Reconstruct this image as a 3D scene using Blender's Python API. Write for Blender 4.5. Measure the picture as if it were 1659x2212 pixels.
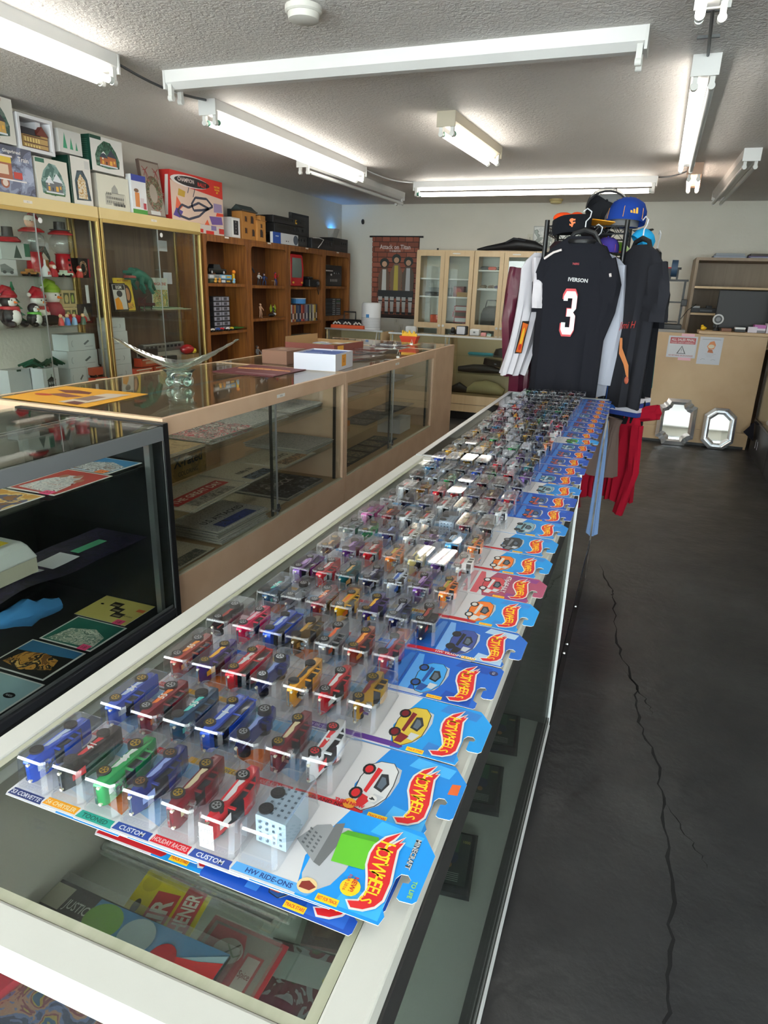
import bpy, math, random
from mathutils import Matrix, Vector
random.seed(7)
SC = bpy.context.scene
for o in list(bpy.data.objects): bpy.data.objects.remove(o)

# ---------------------------------------------------------------- camera
cam_d = bpy.data.cameras.new('camera'); cam = bpy.data.objects.new('camera', cam_d)
SC.collection.objects.link(cam); SC.camera = cam
cam_d.sensor_fit = 'VERTICAL'; cam_d.sensor_height = 36.0; cam_d.sensor_width = 27.0
cam_d.lens = 1440.0 / 2212.0 * 36.0
cam_d.clip_start = 0.02; cam_d.clip_end = 100
cam.matrix_world = Matrix(((0.93424926, -0.14203449, 0.32711547, 0.0),
                           (0.35522247, 0.28948625, -0.88882772, 0.0),
                           (0.03154876, 0.9465854, 0.32090616, 1.465),
                           (0, 0, 0, 1)))

# ---------------------------------------------------------------- view and sky
vs = SC.view_settings
vs.view_transform = 'Standard'; vs.look = 'None'; vs.gamma = 1.0; vs.use_curve_mapping = False
vs.exposure = 0.08
wd = bpy.data.worlds.new('sky'); SC.world = wd; wd.use_nodes = True
bg = wd.node_tree.nodes['Background']
bg.inputs[0].default_value = (0.93, 0.965, 1.0, 1); bg.inputs[1].default_value = 15.0
try:
    cy = SC.cycles
    cy.max_bounces = 8; cy.transparent_max_bounces = 32; cy.glossy_bounces = 4
    cy.transmission_bounces = 6; cy.diffuse_bounces = 3; cy.caustics_reflective = False; cy.caustics_refractive = False
    cy.sample_clamp_indirect = 6.0
except Exception: pass
TUBE = 12.0     # emission of the lit fluorescent tubes

# ---------------------------------------------------------------- materials
def lin(h):
    h = h.lstrip('#'); c = [int(h[i:i+2], 16)/255 for i in (0, 2, 4)]
    return tuple(x/12.92 if x <= .04045 else ((x+.055)/1.055)**2.4 for x in c) + (1.0,)
MC = {}
def newmat(name):
    m = bpy.data.materials.new(name); m.use_nodes = True
    nt = m.node_tree; return m, nt, nt.nodes['Principled BSDF']
def plain(hexc, rough=.5, metal=0.0, coat=0.0, spec=.5, noise=0.0):
    m, nt, b = newmat('m_' + hexc.strip('#'))
    b.inputs['Base Color'].default_value = lin(hexc); b.inputs['Roughness'].default_value = rough
    b.inputs['Metallic'].default_value = metal; b.inputs['Specular IOR Level'].default_value = spec
    b.inputs['Coat Weight'].default_value = coat
    return m
def N(nt, t, **kw):
    n = nt.nodes.new(t)
    for k, v in kw.items(): setattr(n, k, v)
    return n
def coords(nt, scale=(1, 1, 1), kind='Object'):
    tc = N(nt, 'ShaderNodeTexCoord'); mp = N(nt, 'ShaderNodeMapping')
    mp.inputs['Scale'].default_value = scale; nt.links.new(tc.outputs[kind], mp.inputs[0]); return mp.outputs[0]
def ramp(nt, fac, cols, interp='LINEAR'):
    r = N(nt, 'ShaderNodeValToRGB'); e = r.color_ramp.elements; r.color_ramp.interpolation = interp
    n = len(cols)
    for i, (p, c) in enumerate(cols):
        if i < 2: e[i].position = p; e[i].color = lin(c)
        else:
            q = e.new(p); q.color = lin(c)
    nt.links.new(fac, r.inputs[0]); return r.outputs[0]
def noisemat(name, c1, c2, scale=(8, 8, 8), rough=.5, bump=0.0, detail=4, metal=0, spread=(.35, .65), nscale=1.0, bscale=None, coat=0):
    m, nt, b = newmat(name)
    v = coords(nt, scale); n = N(nt, 'ShaderNodeTexNoise'); n.inputs['Scale'].default_value = nscale; n.inputs['Detail'].default_value = detail
    nt.links.new(v, n.inputs['Vector'])
    nt.links.new(ramp(nt, n.outputs[0], [(spread[0], c1), (spread[1], c2)]), b.inputs['Base Color'])
    b.inputs['Roughness'].default_value = rough; b.inputs['Metallic'].default_value = metal; b.inputs['Coat Weight'].default_value = coat
    if bump:
        n2 = N(nt, 'ShaderNodeTexNoise'); n2.inputs['Scale'].default_value = bscale or 60; n2.inputs['Detail'].default_value = 3
        nt.links.new(coords(nt), n2.inputs['Vector'])
        bp = N(nt, 'ShaderNodeBump'); bp.inputs['Strength'].default_value = bump; bp.inputs['Distance'].default_value = .02
        nt.links.new(n2.outputs[0], bp.inputs['Height']); nt.links.new(bp.outputs[0], b.inputs['Normal'])
    return m
def thin_glass(name, tint='#f4faf6', refl=.9, base=.04, rough=0.0, power=5.0, milk=0.0):
    m, nt, b = newmat(name); nt.nodes.remove(b)
    out = nt.nodes['Material Output']
    tr = N(nt, 'ShaderNodeBsdfTransparent'); tr.inputs[0].default_value = lin(tint)
    gl = N(nt, 'ShaderNodeBsdfGlossy'); gl.inputs[0].default_value = (1, 1, 1, 1); gl.inputs['Roughness'].default_value = rough
    lw = N(nt, 'ShaderNodeLayerWeight'); lw.inputs[0].default_value = .5
    pw = N(nt, 'ShaderNodeMath', operation='POWER'); pw.inputs[1].default_value = power
    mu = N(nt, 'ShaderNodeMath', operation='MULTIPLY_ADD'); mu.inputs[1].default_value = refl; mu.inputs[2].default_value = base
    nt.links.new(lw.outputs['Facing'], pw.inputs[0]); nt.links.new(pw.outputs[0], mu.inputs[0])
    mx = N(nt, 'ShaderNodeMixShader'); nt.links.new(mu.outputs[0], mx.inputs[0])
    src = tr.outputs[0]
    if milk:
        df = N(nt, 'ShaderNodeBsdfDiffuse'); df.inputs[0].default_value = (.9, .92, .95, 1)
        m2 = N(nt, 'ShaderNodeMixShader'); m2.inputs[0].default_value = milk
        nt.links.new(tr.outputs[0], m2.inputs[1]); nt.links.new(df.outputs[0], m2.inputs[2]); src = m2.outputs[0]
    nt.links.new(src, mx.inputs[1]); nt.links.new(gl.outputs[0], mx.inputs[2]); nt.links.new(mx.outputs[0], out.inputs[0])
    return m
def art(cols, scale, seed=0, warp=1.5):
    """printed picture: blotches of the given colours"""
    m, nt, b = newmat('print'); b.inputs['Roughness'].default_value = .45
    tc = N(nt, 'ShaderNodeTexCoord'); mp = N(nt, 'ShaderNodeMapping'); nt.links.new(tc.outputs['Object'], mp.inputs[0])
    mp.inputs['Location'].default_value = (seed*3.1, seed*1.7, seed*2.3)
    n = N(nt, 'ShaderNodeTexNoise'); n.inputs['Scale'].default_value = scale; n.inputs['Detail'].default_value = 3.5
    n.inputs['Distortion'].default_value = warp; nt.links.new(mp.outputs[0], n.inputs['Vector'])
    k = len(cols); ps = [(.34 + .36*i/k, c) for i, c in enumerate(cols)]
    nt.links.new(ramp(nt, n.outputs[0], ps, 'CONSTANT'), b.inputs['Base Color']); return m
def wood(name, c1, c2, axis='z', rough=.45, sc=1.0):
    m, nt, b = newmat(name)
    s = {'z': (22, 22, 1.6), 'y': (22, 1.6, 22), 'x': (1.6, 22, 22)}[axis]
    v = coords(nt, tuple(k*sc for k in s))
    n = N(nt, 'ShaderNodeTexNoise'); n.inputs['Scale'].default_value = 1.0; n.inputs['Detail'].default_value = 6; n.inputs['Distortion'].default_value = 1.2
    nt.links.new(v, n.inputs['Vector'])
    nt.links.new(ramp(nt, n.outputs[0], [(.3, c1), (.7, c2)]), b.inputs['Base Color'])
    b.inputs['Roughness'].default_value = rough
    return m
def emit(hexc, s):
    m, nt, b = newmat('glow'); b.inputs['Base Color'].default_value = lin(hexc)
    b.inputs['Emission Color'].default_value = lin(hexc); b.inputs['Emission Strength'].default_value = s; return m
NAMED = {
 'glass': lambda: thin_glass('glass', '#f9fcfa', .85, .03),
 'glassg': lambda: thin_glass('glass_green', '#fafdfb', .8, .025),
 'glassdark': lambda: thin_glass('glass_front', '#eef3f0', .6, .03, .0, 9.0),
 'blister': lambda: thin_glass('blister_plastic', '#f8fafc', .75, .055, .03, 3.0),
 'blistedge': lambda: thin_glass('blister_edge', '#f4f7fa', .55, .10, .2, 2.5, milk=.13),  # diffuse white mixed in as a painted highlight along the bent plastic edges
 'sleeve': lambda: thin_glass('plastic_sleeve', '#f2f2ee', .7, .07, .08, 3.0, milk=.05),
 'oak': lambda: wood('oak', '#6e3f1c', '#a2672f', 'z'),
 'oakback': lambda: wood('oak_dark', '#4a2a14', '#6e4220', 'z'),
 'walnut': lambda: wood('walnut', '#55443a', '#6d5a4a', 'z'),
 'beige': lambda: noisemat('beige_laminate', '#d0ae90', '#d8b89b', (6, 6, 6), .42, detail=2),
 'beigetop': lambda: noisemat('beige_edge', '#d8bb98', '#dec2a0', (6, 6, 6), .4),
 'birch': lambda: wood('birch', '#d8bb90', '#e2c9a0', 'z', .45, .6),
 'ply': lambda: wood('shelf_brown', '#8a7762', '#9a8770', 'z', .5, .6),
 'mirror': lambda: plain('#f2f4f4', .02, 1.0),
 'brass': lambda: plain('#b89f62', .3, .85),
 'goldlam': lambda: noisemat('gold_panel', '#dcc486', '#e2cb90', (3, 3, 3), .38),
 'alu': lambda: plain('#c3c7c9', .3, .9),
 'alulam': lambda: noisemat('frame_white', '#cfcfc8', '#d6d6cf', (5, 5, 5), .38),
 'seal': lambda: noisemat('glass_seal', '#a3a58e', '#b6b7a2', (40, 4, 4), .45, detail=6),
 'chrome': lambda: plain('#e6e8ea', .12, 1.0),
 'blk': lambda: plain('#17181a', .45),
 'blkg': lambda: plain('#121316', .18),
 'blkm': lambda: plain('#1c1d20', .7),
 'steelblk': lambda: plain('#1a1b1d', .35, .3),
 'white': lambda: plain('#e9e9e6', .5),
 'whiteg': lambda: plain('#eef0f2', .3),
 'paper': lambda: plain('#dcdcd8', .7),
 'enamel': lambda: noisemat('white_enamel', '#dddddb', '#e6e6e4', (2, 2, 2), .35),
 'tube': lambda: emit('#fff9ef', TUBE),
 'tubewarm': lambda: emit('#ffeedd', TUBE*.7),
 'tubeoff': lambda: plain('#dfe3e3', .3),
 'tyre': lambda: plain('#1b1b1d', .55),
 'newsprint': lambda: art(['#b3a88f', '#c9bfa8', '#d3cab4', '#bfb49b', '#d8d0bd'], 130, 3, .2),
 'newsgrey': lambda: art(['#8d8d8f', '#b5b4b1', '#c6c5c0', '#a3a2a1', '#cfcec9'], 110, 5, .2),
 'card': lambda: plain('#b08e63', .75),
 'brownbox': lambda: plain('#8f6a52', .7),
 'pagepile': lambda: noisemat('page_edges', '#8d887c', '#d0cbbf', (2, 2, 400), .7),
}
def mt(k):
    if not isinstance(k, str): return k
    if k not in MC:
        if k in NAMED: MC[k] = NAMED[k]()
        elif k.startswith('#'):
            h, _, fl = k.partition('|')
            kw = dict(rough=.5)
            if 'g' in fl: kw = dict(rough=.22, coat=.3)
            if 'f' in fl: kw = dict(rough=.9, spec=.2)
            if 'm' in fl: kw = dict(rough=.28, metal=.75)
            if 'p' in fl: kw = dict(rough=.25, metal=.35, coat=.6)
            MC[k] = plain(h, **kw)
        elif k.startswith('art:'):
            _, cols, sc, *sd = k.split(':')
            MC[k] = art(cols.split(','), float(sc), float(sd[0]) if sd else 0)
        elif k.startswith('glow:'):
            _, c, s = k.split(':'); MC[k] = emit(c, float(s))
        else: raise KeyError(k)
    return MC[k]

# ---------------------------------------------------------------- mesh builder
_txt = {}
def text_geo(s, bold=.0, font_shear=0.0):
    key = (s, bold, font_shear)
    if key not in _txt:
        cu = bpy.data.curves.new('t', 'FONT'); cu.body = s; cu.size = 1.0; cu.align_x = 'CENTER'; cu.align_y = 'CENTER'
        cu.offset = bold; cu.shear = font_shear; cu.resolution_u = 2; cu.fill_mode = 'FRONT'
        ob = bpy.data.objects.new('t', cu); SC.collection.objects.link(ob)
        me = bpy.data.meshes.new_from_object(ob.evaluated_get(bpy.context.evaluated_depsgraph_get()))
        vs_ = [tuple(v.co) for v in me.vertices]; fs = [tuple(p.vertices) for p in me.polygons]
        bpy.data.objects.remove(ob); bpy.data.curves.remove(cu); bpy.data.meshes.remove(me)
        if vs_:
            xs = [v[0] for v in vs_]; ys = [v[1] for v in vs_]; cx, cy_ = (min(xs)+max(xs))/2, (min(ys)+max(ys))/2
            vs_ = [(v[0]-cx, v[1]-cy_) for v in vs_]
            w, h = max(xs)-min(xs), max(ys)-min(ys)
        else: w = h = 1
        _txt[key] = (vs_, fs, w, h)
    return _txt[key]
def frame(o, U, V):
    U = Vector(U); V = Vector(V); W = U.cross(V); o = Vector(o)
    return Matrix(((U.x, V.x, W.x, o.x), (U.y, V.y, W.y, o.y), (U.z, V.z, W.z, o.z), (0, 0, 0, 1)))
class MB:
    def __init__(s): s.v = []; s.f = []; s.mi = []; s.mats = []; s.M = None
    def mat(s, k):
        m = mt(k)
        for i, q in enumerate(s.mats):
            if q is m: return i
        s.mats.append(m); return len(s.mats)-1
    def add(s, vs, fs, m):
        b = len(s.v); i = s.mat(m)
        if s.M is not None: vs = [tuple(s.M @ Vector(v)) for v in vs]
        s.v += [tuple(v) for v in vs]; s.f += [tuple(b+k for k in f) for f in fs]; s.mi += [i]*len(fs); return s
    def box(s, x0, x1, y0, y1, z0, z1, m):
        return s.add([(x0,y0,z0),(x1,y0,z0),(x1,y1,z0),(x0,y1,z0),(x0,y0,z1),(x1,y0,z1),(x1,y1,z1),(x0,y1,z1)],
                     [(0,3,2,1),(4,5,6,7),(0,1,5,4),(1,2,6,5),(2,3,7,6),(3,0,4,7)], m)
    def loft(s, rings, m, cap0=True, cap1=True, close=True):
        n = len(rings[0]); vs = [p for r in rings for p in r]; fs = []
        for i in range(len(rings)-1):
            for j in range(n if close else n-1):
                a = i*n+j; b_ = i*n+(j+1) % n; fs.append((a, b_, b_+n, a+n))
        if cap0: fs.append(tuple(range(n-1, -1, -1)))
        if cap1: fs.append(tuple((len(rings)-1)*n+j for j in range(n)))
        return s.add(vs, fs, m)
    def cyl(s, p0, p1, r0, m, r1=None, n=12, cap=True):
        r1 = r0 if r1 is None else r1; p0 = Vector(p0); p1 = Vector(p1); d = (p1-p0).normalized()
        a = d.orthogonal().normalized(); b_ = d.cross(a)
        R = [[tuple(p + (a*math.cos(t)+b_*math.sin(t))*r) for t in [2*math.pi*k/n for k in range(n)]] for p, r in ((p0, r0), (p1, r1))]
        return s.loft(R, m, cap, cap)
    def tube(s, pts, r, m, n=6, cap=True):
        pts = [Vector(p) for p in pts]; R = []; rr = r if isinstance(r, (list, tuple)) else [r]*len(pts)
        a = None
        for i, p in enumerate(pts):
            d = (pts[min(i+1, len(pts)-1)] - pts[max(i-1, 0)]).normalized()
            if a is None: a = d.orthogonal().normalized()
            else: a = (a - d*a.dot(d)).normalized()
            b_ = d.cross(a); R.append([tuple(p + (a*math.cos(t)+b_*math.sin(t))*rr[i]) for t in [2*math.pi*k/n for k in range(n)]])
        return s.loft(R, m, cap, cap)
    def lathe(s, prof, m, c=(0, 0, 0), n=16, sx=1, sy=1):
        R = [[(c[0]+r*sx*math.cos(t), c[1]+r*sy*math.sin(t), c[2]+z) for t in [2*math.pi*k/n for k in range(n)]] for r, z in prof]
        return s.loft(R, m, prof[0][0] > 1e-4, prof[-1][0] > 1e-4)
    def ball(s, c, rx, m, ry=None, rz=None, n=12, k=7):
        ry = rx if ry is None else ry; rz = rx if rz is None else rz
        R = []
        for i in range(k+1):
            f = math.pi*i/k; q = max(math.sin(f), 1e-3)
            R.append([(c[0]+rx*q*math.cos(t), c[1]+ry*q*math.sin(t), c[2]-rz*math.cos(f)) for t in [2*math.pi*j/n for j in range(n)]])
        return s.loft(R, m, False, False)
    def poly(s, pts, m): return s.add(pts, [tuple(range(len(pts)))], m)
    def prism(s, pts, z0, z1, m):
        n = len(pts)
        return s.loft([[(x, y, z0) for x, y in pts], [(x, y, z1) for x, y in pts]], m)
    def rprism(s, pts, z0, z1, m, r=.002, k=.93):
        cx = sum(p[0] for p in pts)/len(pts); cy_ = sum(p[1] for p in pts)/len(pts)
        sc = lambda q: [(cx+(x-cx)*q, cy_+(y-cy_)*q) for x, y in pts]
        return s.loft([[(x, y, z) for x, y in sc(q)] for z, q in ((z0, k), (z0+r, 1), (z1-r, 1), (z1, k))], m)
    def text(s, t, size, m, o=(0, 0, 0), U=(1, 0, 0), V=(0, 1, 0), bold=0.0, shear=0.0, maxw=None, sx=1.0):
        vs_, fs, w, h = text_geo(t, bold, shear); F = frame(o, U, V)
        k = size/h if h else size
        kx = k*sx
        if maxw and w*kx > maxw: kx = maxw/w
        return s.add([tuple(F @ Vector((x*kx, y*k, 0))) for x, y in vs_], fs, m)
    def prints(s, o, U, V, w, h, items, base=.0004):
        """flat print on a face: items in 0..1 face units"""
        F = frame(o, U, V); z = base; e = lambda u, v: tuple(F @ Vector((u*w, v*h, z)))
        for it in items:
            k = it[0]
            if k == 'r': s.poly([e(it[1], it[2]), e(it[3], it[2]), e(it[3], it[4]), e(it[1], it[4])], it[5])
            elif k == 'p': s.poly([e(*q) for q in it[1]], it[2])
            elif k == 'e': s.poly([e(it[1]+it[3]*math.cos(t), it[2]+it[4]*math.sin(t)) for t in [2*math.pi*j/20 for j in range(20)]], it[5])
            elif k == 'l':   # outline stroke through points
                pts, tw, mm = it[1], it[2], it[3]
                for (a, b_) in zip(pts[:-1], pts[1:]):
                    ax, ay, bx, by = a[0]*w, a[1]*h, b_[0]*w, b_[1]*h; L = math.hypot(bx-ax, by-ay) or 1
                    nx, ny = -(by-ay)/L*tw/2, (bx-ax)/L*tw/2
                    q = lambda x, y: tuple(F @ Vector((x, y, z)))
                    s.poly([q(ax-nx, ay-ny), q(bx-nx, by-ny), q(bx+nx, by+ny), q(ax+nx, ay+ny)], mm)
            elif k == 't':
                _, t, cu, cv, hh, mm = it[:6]; b_ = it[6] if len(it) > 6 else .01; mw = it[7]*w if len(it) > 7 else None
                s.text(t, hh*h, mm, e(cu, cv), U, V, b_, 0, mw)
            z += .00025
        return s
    def build(s, name, parent=None, smooth=False, bev=0.0, loc=None, seg=2, obmats=False):
        me = bpy.data.meshes.new(name); me.from_pydata(s.v, [], s.f)
        for m in s.mats: me.materials.append(m)
        me.polygons.foreach_set('material_index', s.mi)
        if smooth:
            me.polygons.foreach_set('use_smooth', [True]*len(s.f))
            try: me.set_sharp_from_angle(angle=math.radians(smooth if smooth is not True else 38))
            except Exception: pass
        me.update()
        o = bpy.data.objects.new(name, me); SC.collection.objects.link(o)
        if parent is not None: o.parent = parent
        if loc is not None: o.location = loc
        if bev:
            b = o.modifiers.new('bevel', 'BEVEL'); b.width = bev; b.segments = seg; b.limit_method = 'ANGLE'; b.angle_limit = math.radians(40)
        return o
def tag(o, label, cat, group=None):
    o['label'] = label; o['category'] = cat
    if group: o['group'] = group
    return o
def T(name, label, cat, loc=(0, 0, 0), rz=0.0, group=None, rot=None):
    o = bpy.data.objects.new(name, None); o.empty_display_size = .05; SC.collection.objects.link(o); o.location = loc
    o.rotation_euler = rot if rot else (0, 0, rz)
    return tag(o, label, cat, group)
def S(o, kind='structure'): o['kind'] = kind; return o
FACES = {'+x': lambda w, d, h: ((w/2, -d/2, 0), (0, 1, 0), (0, 0, 1), d, h),
         '-x': lambda w, d, h: ((-w/2, d/2, 0), (0, -1, 0), (0, 0, 1), d, h),
         '-y': lambda w, d, h: ((-w/2, -d/2, 0), (1, 0, 0), (0, 0, 1), w, h),
         '+z': lambda w, d, h: ((-w/2, -d/2, h), (1, 0, 0), (0, 1, 0), w, d),
         '+zr': lambda w, d, h: ((w/2, -d/2, h), (0, 1, 0), (-1, 0, 0), d, w)}
def BX(name, label, cat, b, m, prints=None, rz=0.0, group=None, bev=.0, extra=None, rot=None):
    """a boxy thing given by its bounds, with printed faces"""
    x0, x1, y0, y1, z0, z1 = b; w, d, h = x1-x0, y1-y0, z1-z0
    mb = MB(); mb.box(-w/2, w/2, -d/2, d/2, 0, h, m)
    for fc, items in (prints or {}).items():
        mb.prints(*FACES[fc](w, d, h), items)
    if extra: extra(mb, w, d, h)
    o = mb.build(name, bev=bev); o.location = ((x0+x1)/2, (y0+y1)/2, z0); o.rotation_euler = rot if rot else (0, 0, rz)
    return tag(o, label, cat, group)
# ---------------------------------------------------------------- the room
XL, XR, YF, YB, ZC = -4.2, 3.4, -2.6, 9.3, 2.52
def m_ceiling():
    m, nt, b = newmat('ceiling_texture'); b.inputs['Roughness'].default_value = .6
    v = coords(nt, (1, 1, 1)); n = N(nt, 'ShaderNodeTexNoise'); n.inputs['Scale'].default_value = 1.2; n.inputs['Detail'].default_value = 3
    nt.links.new(v, n.inputs[0]); nt.links.new(ramp(nt, n.outputs[0], [(.35, '#e0dcd8'), (.65, '#e6e2de')]), b.inputs['Base Color'])
    n2 = N(nt, 'ShaderNodeTexNoise'); n2.inputs['Scale'].default_value = 55; n2.inputs['Detail'].default_value = 4; n2.inputs['Distortion'].default_value = .6
    nt.links.new(v, n2.inputs[0]); bp = N(nt, 'ShaderNodeBump'); bp.inputs['Strength'].default_value = .75; bp.inputs['Distance'].default_value = .012
    nt.links.new(n2.outputs[0], bp.inputs['Height']); nt.links.new(bp.outputs[0], b.inputs['Normal']); return m
def m_floor():
    m, nt, b = newmat('dark_concrete')
    v = coords(nt); n = N(nt, 'ShaderNodeTexNoise'); n.inputs['Scale'].default_value = 1.6; n.inputs['Detail'].default_value = 9; n.inputs['Roughness'].default_value = .62
    nt.links.new(v, n.inputs[0]); nt.links.new(ramp(nt, n.outputs[0], [(.3, '#252629'), (.5, '#313234'), (.72, '#434445')]), b.inputs['Base Color'])
    n3 = N(nt, 'ShaderNodeTexNoise'); n3.inputs['Scale'].default_value = 5; n3.inputs['Detail'].default_value = 6; nt.links.new(v, n3.inputs[0])
    mr = N(nt, 'ShaderNodeMapRange'); mr.inputs[3].default_value = .22; mr.inputs[4].default_value = .5; nt.links.new(n3.outputs[0], mr.inputs[0]); nt.links.new(mr.outputs[0], b.inputs['Roughness'])
    n2 = N(nt, 'ShaderNodeTexNoise'); n2.inputs['Scale'].default_value = 14; n2.inputs['Detail'].default_value = 8; nt.links.new(v, n2.inputs[0])
    bp = N(nt, 'ShaderNodeBump'); bp.inputs['Strength'].default_value = .25; bp.inputs['Distance'].default_value = .02
    nt.links.new(n2.outputs[0], bp.inputs['Height']); nt.links.new(bp.outputs[0], b.inputs['Normal']); return m
MC['ceil'] = m_ceiling(); MC['floor'] = m_floor()
MC['wall'] = noisemat('wall_paint', '#d3d0c4', '#dad7cc', (1.5, 1.5, 1.5), .75, bump=.12, bscale=40)
fl = S(MB().box(XL-.1, XR+.1, YF-.1, YB+.1, -.06, 0, 'floor').build('floor'))
S(MB().box(XL-.1, XR+.1, YF-.1, YB+.1, ZC, ZC+.06, 'ceil').build('ceiling'))
wl = S(MB().box(XL-.1, XL, YF-.1, YB+.1, 0, ZC, 'wall').build('wall_left'))
S(MB().box(XL-.1, XR+.1, YB, YB+.1, 0, ZC, 'wall').build('wall_back'))
S(MB().box(XR, XR+.1, YF-.1, YB+.1, 0, ZC, 'wall').build('wall_right'))
# storefront behind the camera: wide windows over a low wall
wf = MB(); wf.box(XL, XR, YF-.1, YF, 0, .5, 'wall'); wf.box(XL, XR, YF-.1, YF, 2.3, ZC, 'wall')
for x in (XL, -1.75, .75, XR-.12): wf.box(x, x+.12, YF-.1, YF, .5, 2.3, 'wall')
S(wf.build('wall_front'))
for i, (a, b_) in enumerate(((XL+.12, -1.75), (-1.63, .75), (.87, XR-.12))):
    w_ = S(MB().box(a, b_, YF-.05, YF-.045, .5, 2.3, 'glass').build('window_%d' % (i+1)))
    fr = MB()
    for q in ((a, a+.04, .5, 2.3), (b_-.04, b_, .5, 2.3), (a+.04, b_-.04, .5, .54), (a+.04, b_-.04, 2.26, 2.3)):
        fr.box(q[0], q[1], YF-.07, YF-.02, q[2], q[3], 'alu')
    fr.build('window_frame', w_)
# long crack in the floor
def crack(pts, w):
    mb = MB(); L = []; R = []; rnd = random.Random(len(pts))
    P = []
    for (a, b_) in zip(pts[:-1], pts[1:]):
        for k in range(7):
            t = k/7; P.append((a[0]+(b_[0]-a[0])*t + rnd.uniform(-.009, .009), a[1]+(b_[1]-a[1])*t))
    for i, (x, y) in enumerate(P):
        ww = w*(.35+rnd.random())*min(1, i/4+.2, (len(P)-1-i)/4+.1); L.append((x-ww, y, .0006)); R.append((x+ww, y, .0006))
    for i in range(len(P)-1): mb.poly([L[i], R[i], R[i+1], L[i+1]], 'crackm')
    return mb
MC['crackm'] = plain('#101012', .9)
crack([(-.053, 3.73), (.03, 3.4), (.043, 3.31), (.081, 2.82), (.163, 2.5), (.184, 2.25), (.248, 2.02), (.252, 1.82), (.277, 1.56), (.262, 1.3), (.25, 1.1), (.24, .7)], .0042).build('crack', fl)
crack([(.12, 2.6), (.2, 2.42), (.23, 2.3)], .003).build('crack', fl)
crack([(.26, 1.86), (.33, 1.72), (.37, 1.62)], .002).build('crack', fl)
# electrical panel box low on the left wall beyond the shelves
MB().box(XL+.001, XL+.09, 9.0, 9.22, 1.42, 1.9, '#9b9c8c').box(XL+.09, XL+.1, 9.02, 9.2, 1.45, 1.72, '#8d8e7f').build('panel_box', wl)

# ---------------------------------------------------------------- fluorescent fixtures
def fixture(label, p0, p1, lit, z=2.42, width=.12, tubem='tube', group=None, strip=True, base='enamel'):
    a = Vector((p0[0], p0[1], 0)); b_ = Vector((p1[0], p1[1], 0)); L = (b_-a).length; ang = math.atan2(b_.y-a.y, b_.x-a.x)
    t = T('fluorescent_light', label, 'light', ((a.x+b_.x)/2, (a.y+b_.y)/2, z), ang, group)
    h = ZC - z
    mb = MB(); W = width/2
    prof = [(-W, h), (-W*.93, h*.45), (-W*.35, h*.18), (W*.35, h*.18), (W*.93, h*.45), (W, h)]
    mb.loft([[(x, y, zz) for y, zz in prof] for x in (-L/2, L/2)], base)
    mb.build('housing', t)
    for s_ in (-1, 1):
        e = MB(); x0 = s_*L/2; e.box(min(x0, x0+s_*.012), max(x0, x0+s_*.012), -W*1.02, W*1.02, h*.12, h, base)
        e.build('end_cap', t)
        for q in (-1, 1):
            k = MB(); xx = s_*(L/2-.018); k.box(xx-.012, xx+.012, q*W*.62-.011, q*W*.62+.011, -.032, h*.42, '#dcdcd8')
            k.cyl((xx-.013, q*W*.62, -.026), (xx+.013, q*W*.62, -.026), .016, '#dcdcd8', n=12); k.build('socket', t, smooth=True)
    for i, q in enumerate((-1, 1)):
        if lit[i] is None: continue
        k = MB(); k.cyl((-L/2+.03, q*W*.62, -.02), (L/2-.03, q*W*.62, -.02), .0165, tubem if lit[i] else 'tubeoff', n=14)
        k.cyl((-L/2+.028, q*W*.62, -.02), (-L/2+.055, q*W*.62, -.02), .0172, '#4f8f78' if lit[i] else 'alu', n=14)
        k.cyl((L/2-.055, q*W*.62, -.02), (L/2-.028, q*W*.62, -.02), .0172, '#d7dcd9', n=14)
        k.build('tube', t, smooth=True)
    return t
fixture('lit double tube light at upper left ceiling corner of the frame', (-2.72, .72), (-2.72, 3.15), (1, 1))
fixture('unlit long white strip light running crosswise near the camera', (-2.6, 3.5), (-.17, 3.47), (None, None), width=.13)
fixture('lit long double tube light above the left display counters', (-2.72, 4.0), (-2.72, 6.44), (1, 1))
fixture('short lit twin tube light alone at middle of ceiling', (-1.36, 4.6), (-1.3, 5.75), (1, 1), tubem='tube', base='#b9b09c')
fixture('unlit strip light beside the left wall, behind the lit one', (-3.02, 5.85), (-2.95, 8.2), (0, None))
fixture('lit crosswise tube light nearest the back wall', (-2.5, 7.45), (-.1, 7.4), (1, 1))
fixture('lit tube light right of centre with one dark tube', (.09, 3.86), (.12, 6.3), (0, 1))
fixture('small warm lit twin tube light behind the right one', (.2, 6.7), (.23, 7.5), (1, 1), tubem='tubewarm', base='#c9a58c')
fixture('unlit strip light at the far right of the ceiling', (.56, 6.15), (.52, 8.45), (0, 0))
fixture('lit tube light cut off by the top right frame edge', (.06, .6), (.06, 3.03), (None, 1))
def conduit(pts, label, m='#55575a'):
    o = MB().tube(pts, .007, m, 8).build('cable', smooth=True); return tag(o, label, 'cable')
def sag(a, b_, n=8, d=.03): return [(a[0]+(b_[0]-a[0])*i/n, a[1]+(b_[1]-a[1])*i/n, ZC-.009-d*math.sin(math.pi*i/n)) for i in range(n+1)]
conduit(sag((-2.73, 3.17), (-2.72, 3.98)), 'grey cable joining the two left lit ceiling lights')
conduit(sag((.06, 3.05), (.09, 3.84), d=.01), 'dark conduit between the two right ceiling lights')
conduit(sag((-2.71, 6.46), (-2.52, 7.4), d=.03), 'thin white cable on ceiling behind the left lights', '#c9cacb')
conduit(sag((-.08, 7.38), (.2, 6.9), d=.02), 'black cable from back light to small warm light')
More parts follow.
